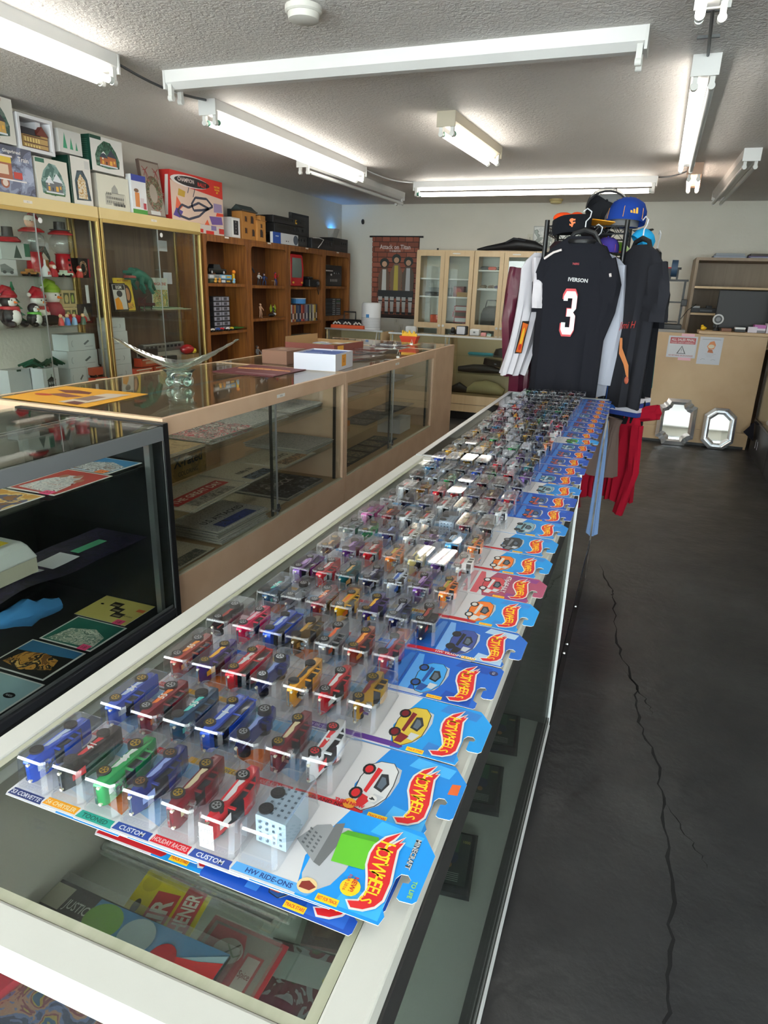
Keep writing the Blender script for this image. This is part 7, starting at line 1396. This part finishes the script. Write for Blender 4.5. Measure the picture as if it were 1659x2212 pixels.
# grey and blue shirts right of the jersey
t = T('grey_shirt', 'light grey long shirt showing right of the black jersey', 'shirt', (-.3, 3.86, 0), -.15); garment(t, '#a9adba|f', 0, 0, 1.67, .93, .34, .3, .05, .012, 12, neck=.06); hanger(t, 0, 0, 1.7, .2)
sleeve(t, '#a9adba|f', [(.12, -.02, 1.6), (.15, -.03, 1.3), (.13, -.03, 1.0)], [.05, .05, .045], .5, seed=13)
t = T('blue_shirt', 'blue shirt edge peeking between grey and black shirts', 'shirt', (-.15, 3.84, 0), -1.2); garment(t, '#2c5cae|f', -.02, .03, 1.42, .88, .16, .16, .03, .008, 14, neck=.05)
# black tee and others along the aisle side
def tee(name, label, x, y, m, ztop, zbot, w, seed, yaw=-1.25, slv=True, wb=None, cat='shirt'):
    t = T(name, label, cat, (x, y, 0), yaw); garment(t, m, 0, 0, ztop, zbot, w, wb or w*.95, .05, .012, seed, neck=.06)
    if ztop > 1.2: hanger(t, 0, 0, ztop+.03, .2)
    if slv:
        sleeve(t, m, [(-w*.38, -.01, ztop-.1), (-w*.5, -.03, ztop-.24), (-w*.52, -.04, ztop-.36)], [.07, .085, .09], .4, seed=seed+1)
        sleeve(t, m, [(w*.38, 0, ztop-.1), (w*.5, .0, ztop-.24), (w*.5, .0, ztop-.36)], [.07, .085, .085], .4, seed=seed+2)
    return t
t = tee('black_tee', 'black tee with red script and orange figure print, aisle side', -.075, 3.8, '#25262c|f', 1.7, .9, .34, 21, -.9)
MB().text('Jimi H', .045, '#c9403a', (.04, -.05, 1.31), (1, 0, .1), (-.1, 0, 1), .0, .3).build('lettering', t)
MB().poly([(-.0, -.052, 1.25), (.02, -.052, 1.25), (.03, -.052, 1.2), (.1, -.052, 1.12), (.115, -.052, 1.05), (.09, -.052, 1.07), (.06, -.052, 1.12), (.01, -.052, 1.17)], '#d98a54').ball((.1, -.052, 1.045), .018, '#b86048', .004, .02, 8, 5).build('print_figure', t)
t = tee('black_jersey', 'black sleeveless top farther along the aisle side', 0.0, 4.12, '#1e1f25|f', 1.66, .92, .36, 24, -1.3)
t = tee('teal_shirt', 'teal green shirt behind the black tee', .0, 4.28, '#127a74|f', 1.5, .95, .3, 27, -1.2, False)
t = tee('striped_sleeve_top', 'black top with white and blue striped cuff hanging low', -.03, 3.86, '#121318|f', 1.0, .8, .2, 30, -.5, False)
m = MB()
for z, c in ((.93, '#e6e4ec'), (.905, '#26408c'), (.88, '#e6e4ec'), (.855, '#26408c')): m.rprism([(-.095, -.06), (.095, -.06), (.095, .06), (-.095, .06)], z-.012, z+.012, c, .003, .97)
m.build('striped_cuff', t)
t = tee('red_hoodie', 'bright red sweatshirt hanging lowest toward the aisle', -.02, 3.85, '#a3122a|f', .88, .36, .18, 33, -.7, False, .2)
sleeve(t, '#a3122a|f', [(.0, -.02, .86), (.08, .02, .86), (.15, .05, .88)], [.035, .04, .04], .6, seed=34); sleeve(t, '#a3122a|f', [(.08, -.02, .8), (.11, -.03, .55), (.06, -.04, .3)], [.04, .04, .03], .6, seed=35)
t = tee('light_blue_trousers', 'light blue folded trousers hanging beside the showcase end', -.135, 3.6, '#7d9ccc|f', .86, .22, .09, 36, -1.2, False, .07, 'trousers')
t = tee('brown_skirt', 'grey brown cloth hanging between blue and red garments', -.08, 3.72, '#6a5a54|f', .84, .52, .05, 39, -.9, False, .06, 'clothes')
# hats
def cap(name, label, loc, m, brim, rot=(0, 0, 0), mesh=None, s=1.0):
    t = T(name, label, 'hat', loc, rot=rot); t.scale = (s, s, s)
    c = MB(); prof = [(.098, 0), (.1, .02), (.097, .06), (.08, .098), (.045, .12), (0, .125)]; n = 24; R = []
    for r, z in prof: R.append([(max(r, .001)*math.cos(a)*1.0, max(r, .001)*math.sin(a)*1.1, z) for a in [2*math.pi*k/n for k in range(n)]])
    if mesh:
        vs_ = [p for r in R for p in r]; f1 = []; f2 = []
        for i in range(len(R)-1):
            for j in range(n): (f2 if n*.25 < j < n*.75 and 0 < i < 5 else f1).append((i*n+j, i*n+(j+1) % n, (i+1)*n+(j+1) % n, (i+1)*n+j))
        c.add(vs_, f1, m); c.build('crown', t, smooth=50); g = MB().add(vs_, f2, mesh); S(g.build('mesh_panel', t, smooth=True), 'stuff')
    else: c.loft(R, m, False, False); c.build('crown', t, smooth=50)
    P = [(.08, -.085), (.15, -.075), (.185, -.03), (.185, .03), (.15, .075), (.08, .085)]
    MB().loft([[(x, y, -.004-abs(y)*.2) for x, y in P], [(x, y, .0-abs(y)*.2) for x, y in P]], brim).build('brim', t); MB().ball((0, 0, .126), .008, m, n=8, k=5).build('button', t, smooth=True)
    for k in range(6): a = k*math.pi/3; MB().tube([(.101*math.cos(a), .111*math.sin(a), .01), (.098*math.cos(a), .107*math.sin(a), .06), (.046*math.cos(a), .05*math.sin(a), .121)], .0016, brim, 4).build('seam', t)
    return t
MC['capmesh'] = thin_glass('cap_mesh', '#9a9a98', .2, .02, .4, milk=.25)
zc = RZ+.006
t = T('knit_beanie', 'black beanie with orange top and orange SF emblem', 'beanie', (-.43, 3.82, 1.752), 0)
R = []
for z, k, kd in ((0, .93, .9), (.03, 1, 1), (.07, 1, 1), (.083, .92, .9)): R.append([(.098*k*math.copysign(abs(math.cos(a))**.6, math.cos(a)), .05*kd*math.sin(a), z+.12*.098*math.cos(a)+.004*math.sin(3*a)) for a in [2*math.pi*j/28 for j in range(28)]])
MB().loft(R, '#14161c|f').build('cuff', t, smooth=True)
MB().ball((-.045, 0, .075), .052, '#f2501c|f', .04, .026, 14, 8).ball((.02, .01, .085), .035, '#f2501c|f', .035, .018, 10, 6).build('crown', t, smooth=True)
MB().text('S', .036, '#e8702a', (.004, -.0515, .05), (1, 0, .1), (-.1, 0, 1), .03).text('F', .036, '#e8702a', (.013, -.0525, .046), (1, 0, .1), (-.1, 0, 1), .03).build('emblem', t)
cap('trucker_hat', 'black mesh back cap topmost on the hat pile', (-.275, 3.97, 1.872), '#2b2c30|f', '#232428', (.5, .95, 2.3), 'capmesh', 1.0)
t = cap('baseball_hat', 'blue cap with yellow brim and stripes emblem', (-.175, 3.96, 1.812), '#1c3f94|f', '#eea21e', (.1, -.1, 3.5), None, .98)
q = MB()
for i, h in enumerate((.012, .02, .028)): q.poly([(-.02+i*.014, -.1115+.0004*i, .03), (-.009+i*.014, -.1115, .03), (-.009+i*.014-.004, -.1105, .03+h), (-.018+i*.014-.004, -.1105, .03+h)], '#f0b23a')
q.build('stripes_emblem', t); o_ = [c for c in t.children if c.name.startswith('stripes_emblem')][0]; o_.rotation_euler = (0, 0, math.pi-.5+.5)
cap('flat_brim_hat', 'grey flat brimmed cap beneath the blue cap', (-.2, 4.05, RZ+.008), '#8f8f92|f', '#3a3b3e', (0, 0, -.1), None, .9)
cap('bright_hat', 'orange, green and purple cap on the wire shelf below', (-.25, 3.95, 1.668), '#4a3f9c|f', '#e2562c', (0, 0, 3.4), None, .62)
t = T('neon_visor', 'lime green and orange brimmed hat next to neon cap', 'hat', (-.23, 4.1, 1.668)); MB().lathe([(.14, 0), (.1, .02), (.06, .06), (0, .07)], '#8ccc3a', n=20).build('crown', t, smooth=True); MB().lathe([(.15, .001), (.141, .003), (.12, .012)], '#e2562c', n=20).build('brim', t, smooth=True)
t = cap('light_blue_visor', 'bright blue visor hooked on the rack right corner', (-.09, 3.9, 1.71), '#2aa6e0|f', '#1aa0e4', (0, .75, .25), None, .6)
for k, (x, y, c, w_) in enumerate(((-.5, 3.98, '#3c2a30', 'maroon'), (-.45, 4.15, '#6d6a6a', 'grey'))):
    t = T('knit_hat', 'small %s knitted cap on the second wire shelf' % w_, 'hat', (x, y, 1.668)); MB().lathe([(.05, 0), (.052, .03), (.03, .055), (0, .06)], c+'|f', n=16).build('crown', t, smooth=True)
# ---------------------------------------------------------------- service counter, mirrors and desk at the back right
MC['birchp'] = noisemat('counter_board', '#c0a078', '#cdb088', (2.2, 2.2, 2.2), .45)
t = T('service_counter', 'tall plain birch service counter with paper signs', 'counter'); y0 = 7.5
MB().box(-.52, 1.12, y0, y0+.02, .17, 1.115, 'birchp').build('front_panel', t, bev=.002); MB().box(-.52, 1.12, y0+.0, y0+.018, .03, .168, 'birchp').build('lower_panel', t); MB().box(-.5, 1.1, y0+.03, y0+.44, 0, .03, 'blk').build('base', t)
MB().box(-.52, .5, y0+.02, y0+.45, 1.02, 1.045, 'birchp').build('worktop', t); MB().box(.5, 1.2, y0-.02, y0+.27, 1.116, 1.145, 'birchp').build('ledge', t, bev=.003); MB().box(1.1, 1.12, y0+.02, y0+.45, 0, 1.115, 'birchp').build('end_panel', t)
MB().box(.02, .06, y0-.02, y0+.02, 1.02, 1.19, 'birchp').build('gate_post', t, bev=.008)

def sign(label, x0, x1, z0, z1, items, y=7.499, m='#cfd2da'):
    t = T('paper_sign', label, 'sign', ((x0+x1)/2, y, z0), rot=(0, 0, 0)); w, h = x1-x0, z1-z0; MB().box(-w/2, w/2, -.0012, 0, 0, h, m).prints((-w/2, -.0012, 0), (1, 0, 0), (0, 0, 1), w, h, items).build('sheet', t); return t
t = sign('all sales final warning sign with red header', .235, .505, .875, 1.085, [('r', .05, .06, .95, .95, '#d8dade'), ('r', .07, .64, .94, .93, '#b8484f'), ('t', 'ALL SALES FINAL', .505, .83, .12, '#e4dadc', .03, .8), ('t', 'PLEASE CHECK CAREFULLY', .505, .7, .07, '#e0c8cc', .02, .8), ('p', [(.34, .18), (.66, .18), (.5, .56)], '#5c5e62'), ('p', [(.39, .21), (.61, .21), (.5, .5)], '#d8dade'), ('r', .492, .3, .508, .42, '#5c5e62'), ('r', .492, .24, .508, .27, '#5c5e62'), ('t', 'NO RETURNS OR EXCHANGES', .5, .1, .07, '#a85a62', .02, .84)])
for z in (.85, 1.082): MB().box(-.02, .1, -.003, -.0015, z-.875, z-.875+.028, '#eab8c4').build('tape', t)
sign('grey flyer with an orange and white round drawing', .525, .735, .825, 1.09, [('r', .1, .9, .9, .92, '#9fa2a8'), ('p', [(.35, .66), (.46, .82), (.62, .86), (.72, .72), (.66, .56), (.42, .56)], '#d8854c'), ('e', .53, .66, .14, .07, '#e0d8c0'), ('p', [(.4, .44), (.66, .42), (.6, .54), (.44, .56)], '#b86a3c'), ('r', .3, .38, .78, .385, '#8f9298'), ('r', .36, .33, .7, .335, '#8f9298'), ('r', .4, .28, .64, .285, '#8f9298'), ('l', [(.15, .16), (.25, .2), (.35, .18)], .002, '#6c6e74'), ('l', [(.6, .16), (.7, .19), (.8, .17)], .002, '#6c6e74')])
sign('tiny white notice at counter top left corner', .075, .12, 1.04, 1.095, [('r', .1, .7, .9, .75, '#9fa2a8'), ('r', .1, .5, .9, .55, '#9fa2a8'), ('r', .1, .3, .9, .35, '#9fa2a8')])
def mirror(label, x0, x1, z1, kind):
    w, h = x1-x0, z1; t = T('wall_mirror', label, 'mirror', ((x0+x1)/2, 7.395, .004), rot=(-.2, 0, 0))
    if kind == 'notch':
        def out(k):
            a, b, c = w/2-k, h/2-k, .075
            P = [(-a+c, -b), (a-c, -b)] + [(a-c*(1-math.sin(q)*.75), -b+c*(1-math.cos(q)*.75)) if False else (a-c+c*math.sin(q)*.55, -b+c-c*math.cos(q)*.55) for q in (.3, .8, 1.25)] + [(a, -b+c), (a, b-c)] + [(a-c+c*math.sin(q)*.55, b-c+c*math.cos(q)*.55) for q in (1.25, .8, .3)] + [(a-c, b), (-a+c, b)] + [(-a+c-c*math.sin(q)*.55, b-c+c*math.cos(q)*.55) for q in (.3, .8, 1.25)] + [(-a, b-c), (-a, -b+c)] + [(-a+c-c*math.sin(q)*.55, -b+c-c*math.cos(q)*.55) for q in (1.25, .8, .3)]
            return P
        ks = ((0, .0, 0), (.0, .012, 0), (.035, .03, 1), (.06, .014, 1))
        inner = .06
    else:
        def out(k):
            a, b, c, e = w/2-k, h/2-k, .085-k*.3, .075-k*.3
            return [(-a+c, -b), (a-c, -b), (a, -b+e), (a, b-e), (a-c, b), (-a+c, b), (-a, b-e), (-a, -b+e)]
        ks = ((0, 0, 0), (0, .016, 0), (.022, .028, 1), (.034, .014, 1), (.044, .024, 1), (.062, .016, 1)); inner = .062
    R = [[(x, -dy, h/2+z) for x, z in out(k)] for k, dy, _ in ks]
    MB().loft(R, 'mirsilver', True, False).build('frame', t)
    MB().poly([(x, -(ks[-1][1]), h/2+z) for x, z in out(inner)], 'mirror').build('mirror_glass', t)
MC['mirsilver'] = noisemat('bevelled_silver', '#dfe4ea', '#f4f6f8', (12, 12, 12), .2, metal=.8)
mirror('silver framed mirror with notched corners, left of the pair', .25, .615, .47, 'notch'); mirror('octagonal silver framed mirror, right of the pair', .685, .985, .41, 'oct')
# back shelf unit behind the desk
t = T('desk_hutch', 'grey brown open shelf unit against the right back wall', 'bookshelf'); x0, x1, yb = .42, 1.45, 8.6
MB().box(x0, x0+.03, yb, YB-.005, 0, 1.875, 'ply').build('side_panel', t); MB().box(x1-.03, x1, yb, YB-.005, 0, 1.875, 'ply').build('side_panel', t); MB().box(x0+.03, x1-.03, yb, YB-.005, 1.845, 1.875, 'ply').build('top_panel', t); MB().box(x0+.03, x1-.03, YB-.02, YB-.005, 0, 1.845, 'ply').build('back_panel', t)
for z in (1.575, 1.29, .95): MB().box(x0+.03, x1-.03, yb+.01, YB-.02, z-.022, z, 'birch').build('shelf', t)
for i, (a, b, c, w_) in enumerate(((.6, .93, '#7b8696', 'left'), (.95, 1.3, '#4c3f6c', 'right'))):
    BX('flat_box', '%s flat clear lidded box on top of the shelf unit' % w_, 'box', (a, b, 8.75, 9.1, 1.876, 1.905), c, {'-y': [('r', .05, .3, .95, .6, '#a9b0bc')]}); tag(MB().box(a+.02, b-.02, 8.77, 9.08, 1.9055, 1.93, ['#8c949c', '#3a3026'][i]).build('flat_case'), '%s thin case stacked on top of its flat box' % w_, 'case')
t = T('cable_box', 'black cable modem with white label on the middle shelf', 'modem', (.62, 8.85, 1.291)); MB().box(-.16, .16, -.1, .1, 0, .05, 'blk').prints((-.16, -.1, 0), (1, 0, 0), (0, 0, 1), .32, .05, [('r', .3, .3, .7, .6, '#5c6670')]).build('body', t, bev=.003); MB().box(-.15, -.07, -.09, .0, .05, .07, '#dfe2e4').build('sticker', t); MB().box(.0, .06, -.04, .04, .05, .075, 'blk').build('puck', t)
t = T('black_jar', 'round black canister on the middle shelf', 'canister', (.93, 8.85, 1.291)); MB().lathe([(.075, 0), (.08, .01), (.08, .12), (.075, .13), (.06, .15), (.02, .16), (.015, .18), (0, .182)], '#1a1b1e', n=20).build('jar', t, smooth=True)
t = T('desk_camera', 'black camera on small stand, shelf right side', 'camera', (1.16, 8.85, 1.291)); MB().box(-.07, .07, -.04, .04, .13, .23, 'blk').build('body', t, bev=.005); MB().cyl((0, -.05, .1), (0, 0, .1), .035, 'blk', n=14).cyl((0, -.052, .1), (0, -.05, .1), .014, '#c9cccf', n=10).build('lens', t); MB().cyl((0, 0, 0), (0, 0, .1), .01, '#9a9ca0', n=8).build('stand', t)
t = T('computer_monitor', 'large black flat monitor seen from behind the counter', 'monitor', (.98, 7.87, 1.0455)); MB().box(-.33, .33, -.02, .02, .12, .49, '#1a1b1e').build('screen', t, bev=.006); MB().box(-.03, .03, -.01, .03, -.02+.02, .12, 'blk').box(-.1, .1, -.08, .08, .0, .012, 'blk').build('stand', t)
t = T('webcam', 'silver ringed round webcam on the counter ledge', 'webcam', (.665, 7.64, 1.146)); MB().cyl((0, -.012, .11), (0, .012, .11), .05, '#c9ccce', n=24).cyl((0, -.015, .11), (0, -.012, .11), .036, '#3a3c40', n=20).cyl((0, -.017, .11), (0, -.015, .11), .022, '#7f8488', n=16).build('head', t); MB().lathe([(.035, 0), (.03, .01), (.012, .03), (.012, .07)], 'blk', n=14).build('stand', t, smooth=True)
t = T('yellow_duck', 'small yellow toy on the counter ledge', 'toy', (.545, 7.62, 1.146)); MB().ball((0, 0, .02), .026, '#f0c21e', .02, .02, 10, 6).ball((-.012, 0, .04), .014, '#f0c21e', n=8, k=5).ball((.024, 0, .022), .008, '#f0c21e', n=6, k=4).build('body', t, smooth=True)
BX('wooden_box', 'small brown wooden box right of the webcam', 'box', (.71, .8, 7.6, 7.68, 1.146, 1.175), '#7a4c34', {'+z': [('r', .2, .2, .8, .8, '#5c5c5a')]}, bev=.003)
BX('black_mat', 'low dark cushion left of the yellow toy', 'cushion', (.4, .6-.1, 7.62, 7.72, 1.046, 1.09), '#18181b', bev=.015)
t = T('card_terminal', 'white card terminal with blue screen on the ledge', 'terminal', (.87, 7.6, 1.146)); MB().box(-.05, .05, -.04, .04, 0, .025, 'blk').box(-.047, .047, -.038, .038, .025, .045, '#e2e6e8').prints((-.047, -.038, .045), (1, 0, 0), (0, 1, 0), .094, .076, [('r', .1, .5, .9, .9, '#5a9ac4')]).build('body', t, bev=.004)
BX('white_card_box', 'white notepad standing at the ledge right', 'notepad', (.94, 1.02, 7.58, 7.6, 1.146, 1.2), '#dcd8e4')
BX('magazine_rack', 'pink and purple paper pile at right edge', 'papers', (1.0, 1.1, 7.63, 7.75, 1.146, 1.22), '#c070b8', {'+z': [('r', 0, 0, 1, 1, '#e6dcea')], '-y': [('r', 0, 0, 1, .3, '#8c8c94'), ('r', 0, .3, 1, .55, '#e8e2ee')]})
BX('white_envelope', 'white envelope pile lying rightmost on ledge', 'papers', (1.105, 1.19, 7.6, 7.76, 1.146, 1.235), '#e3dde8')
def printer3d():
    t = T('printer_3d', 'black open frame 3D printer with blue filament spool', '3D printer', (.18, 8.2, 0)); z = 1.121
    MB().box(-.18, .18, -.15, .15, z, z+.05, 'blk').build('base', t, bev=.004); MB().box(-.13, .13, -.13, .13, z+.07, z+.078, '#2a2c30').build('print_bed', t)
    for x in (-.16, .14): MB().box(x, x+.022, -.01, .015, z+.05, z+.49, 'blk').build('upright', t)
    MB().box(-.18, .18, -.012, .018, z+.49, z+.51, 'blk').build('crossbar', t); MB().box(-.17, .17, -.03, -.01, z+.27, z+.285, 'blk').build('gantry', t)
    for x in (-.18, .14): MB().box(x, x+.06, -.05, .02, z+.24, z+.31, 'blk').build('motor', t, bev=.006)
    MB().box(-.11, -.06, -.06, -.03, z+.24, z+.32, '#2f3136').build('print_head', t, bev=.004); MB().tube([(-.08, -.05, z+.32), (-.02, -.06, z+.2), (-.06, -.05, z+.13), (-.13, -.03, z+.2)], .005, 'blk').build('tube', t, smooth=True)
    MB().cyl((-.01, .0, z+.62), (.05, .0, z+.62), .085, '#34506c', n=24).build('spool', t, smooth=40); MB().box(-.04, .0, -.02, .02, z+.51, z+.62, 'blk').box(.05, .07, -.01, .01, z+.51, z+.63, 'blk').build('spool_holder', t); MB().cyl((-.13, 0, z+.62), (-.01, 0, z+.62), .012, '#c9303a', n=12).cyl((.05, 0, z+.62), (.09, 0, z+.62), .012, 'blk', n=12).build('rod', t)
    MB().tube([(.16, .0, z+.1), (.22, .02, z+.2), (.3, .1, z+.26)], .004, 'blk').build('wire', t, smooth=True)
printer3d()
t = T('side_table', 'grey work table under the 3D printer', 'table', (.1, 8.2, 0)); MB().box(-.35, .3, -.2, .2, 1.09, 1.12, '#a5a8a8').build('tabletop', t)
for x in (-.33, .27):
    for y in (-.18, .17): MB().box(x, x+.02, y, y+.02, 0, 1.09, '#8c8f90').build('leg', t)
# black cabinet at the right
t = T('black_cabinet', 'low black cabinet along the right aisle edge', 'cabinet'); x0 = 1.145
MB().box(x0, x0+.5, 5.0, 7.47, 0, .32, '#242427').build('body', t, bev=.003)
for y in (6.5,): MB().box(x0-.002, x0, y-.012, y+.012, .0, .32, 'blk').build('door_gap', t)
MB().tube([(x0-.012, 7.05, .2), (x0-.012, 7.05, .12)], .004, 'chrome').tube([(x0-.012, 6.95, .2), (x0-.012, 6.95, .12)], .004, 'chrome').build('handle', t)
t = T('tall_showcase', 'tall glass showcase standing on the black cabinet at right', 'display case'); MB().box(x0, x0+.02, 7.44, 7.46, .321, 1.5, '#3a2f28').build('post', t); MB().box(x0+.005, x0+.01, 5.02, 7.44, .34, 1.1, 'glass').build('side_glass', t); MB().box(x0+.46, x0+.48, 5.02, 7.46, .321, 1.5, '#8f7c62').build('back_panel', t); MB().box(x0+.02, x0+.46, 7.44, 7.46, .321, 1.5, '#9a8a70').build('end_panel', t); MB().box(x0, x0+.02, 5.02, 7.44, .321, .34, '#3a2f28').build('rail', t)
t = T('brass_ornament', 'brass candle holder inside the right showcase', 'ornament', (1.28, 6.75, .322)); MB().lathe([(.05, 0), (.02, .03), (.03, .1), (.015, .15), (.03, .2), (.03, .22)], '#b9a86a|m', n=14).build('stem', t, smooth=True)
t = T('crystal_knob', 'small sparkling glass ornament in the right showcase', 'ornament', (1.2, 7.02, .342)); MB().ball((0, 0, .03), .028, '#cfd4dc|g', n=7, k=4).build('body', t)
t = T('black_pouch', 'pointed black cloth corner sticking out above cabinet', 'cloth', (1.145, 7.25, .2)); MB().loft([[(-.11, 0, .03), (-.108, .005, .03), (-.108, -.005, .026)], [(-.02, .08, .12), (-.02, .09, -.03), (-.02, -.08, -.04)]], '#191a22|f').box(-.02, .1, -.08, .09, .1215, .13, '#191a22|f').build('cloth', t)
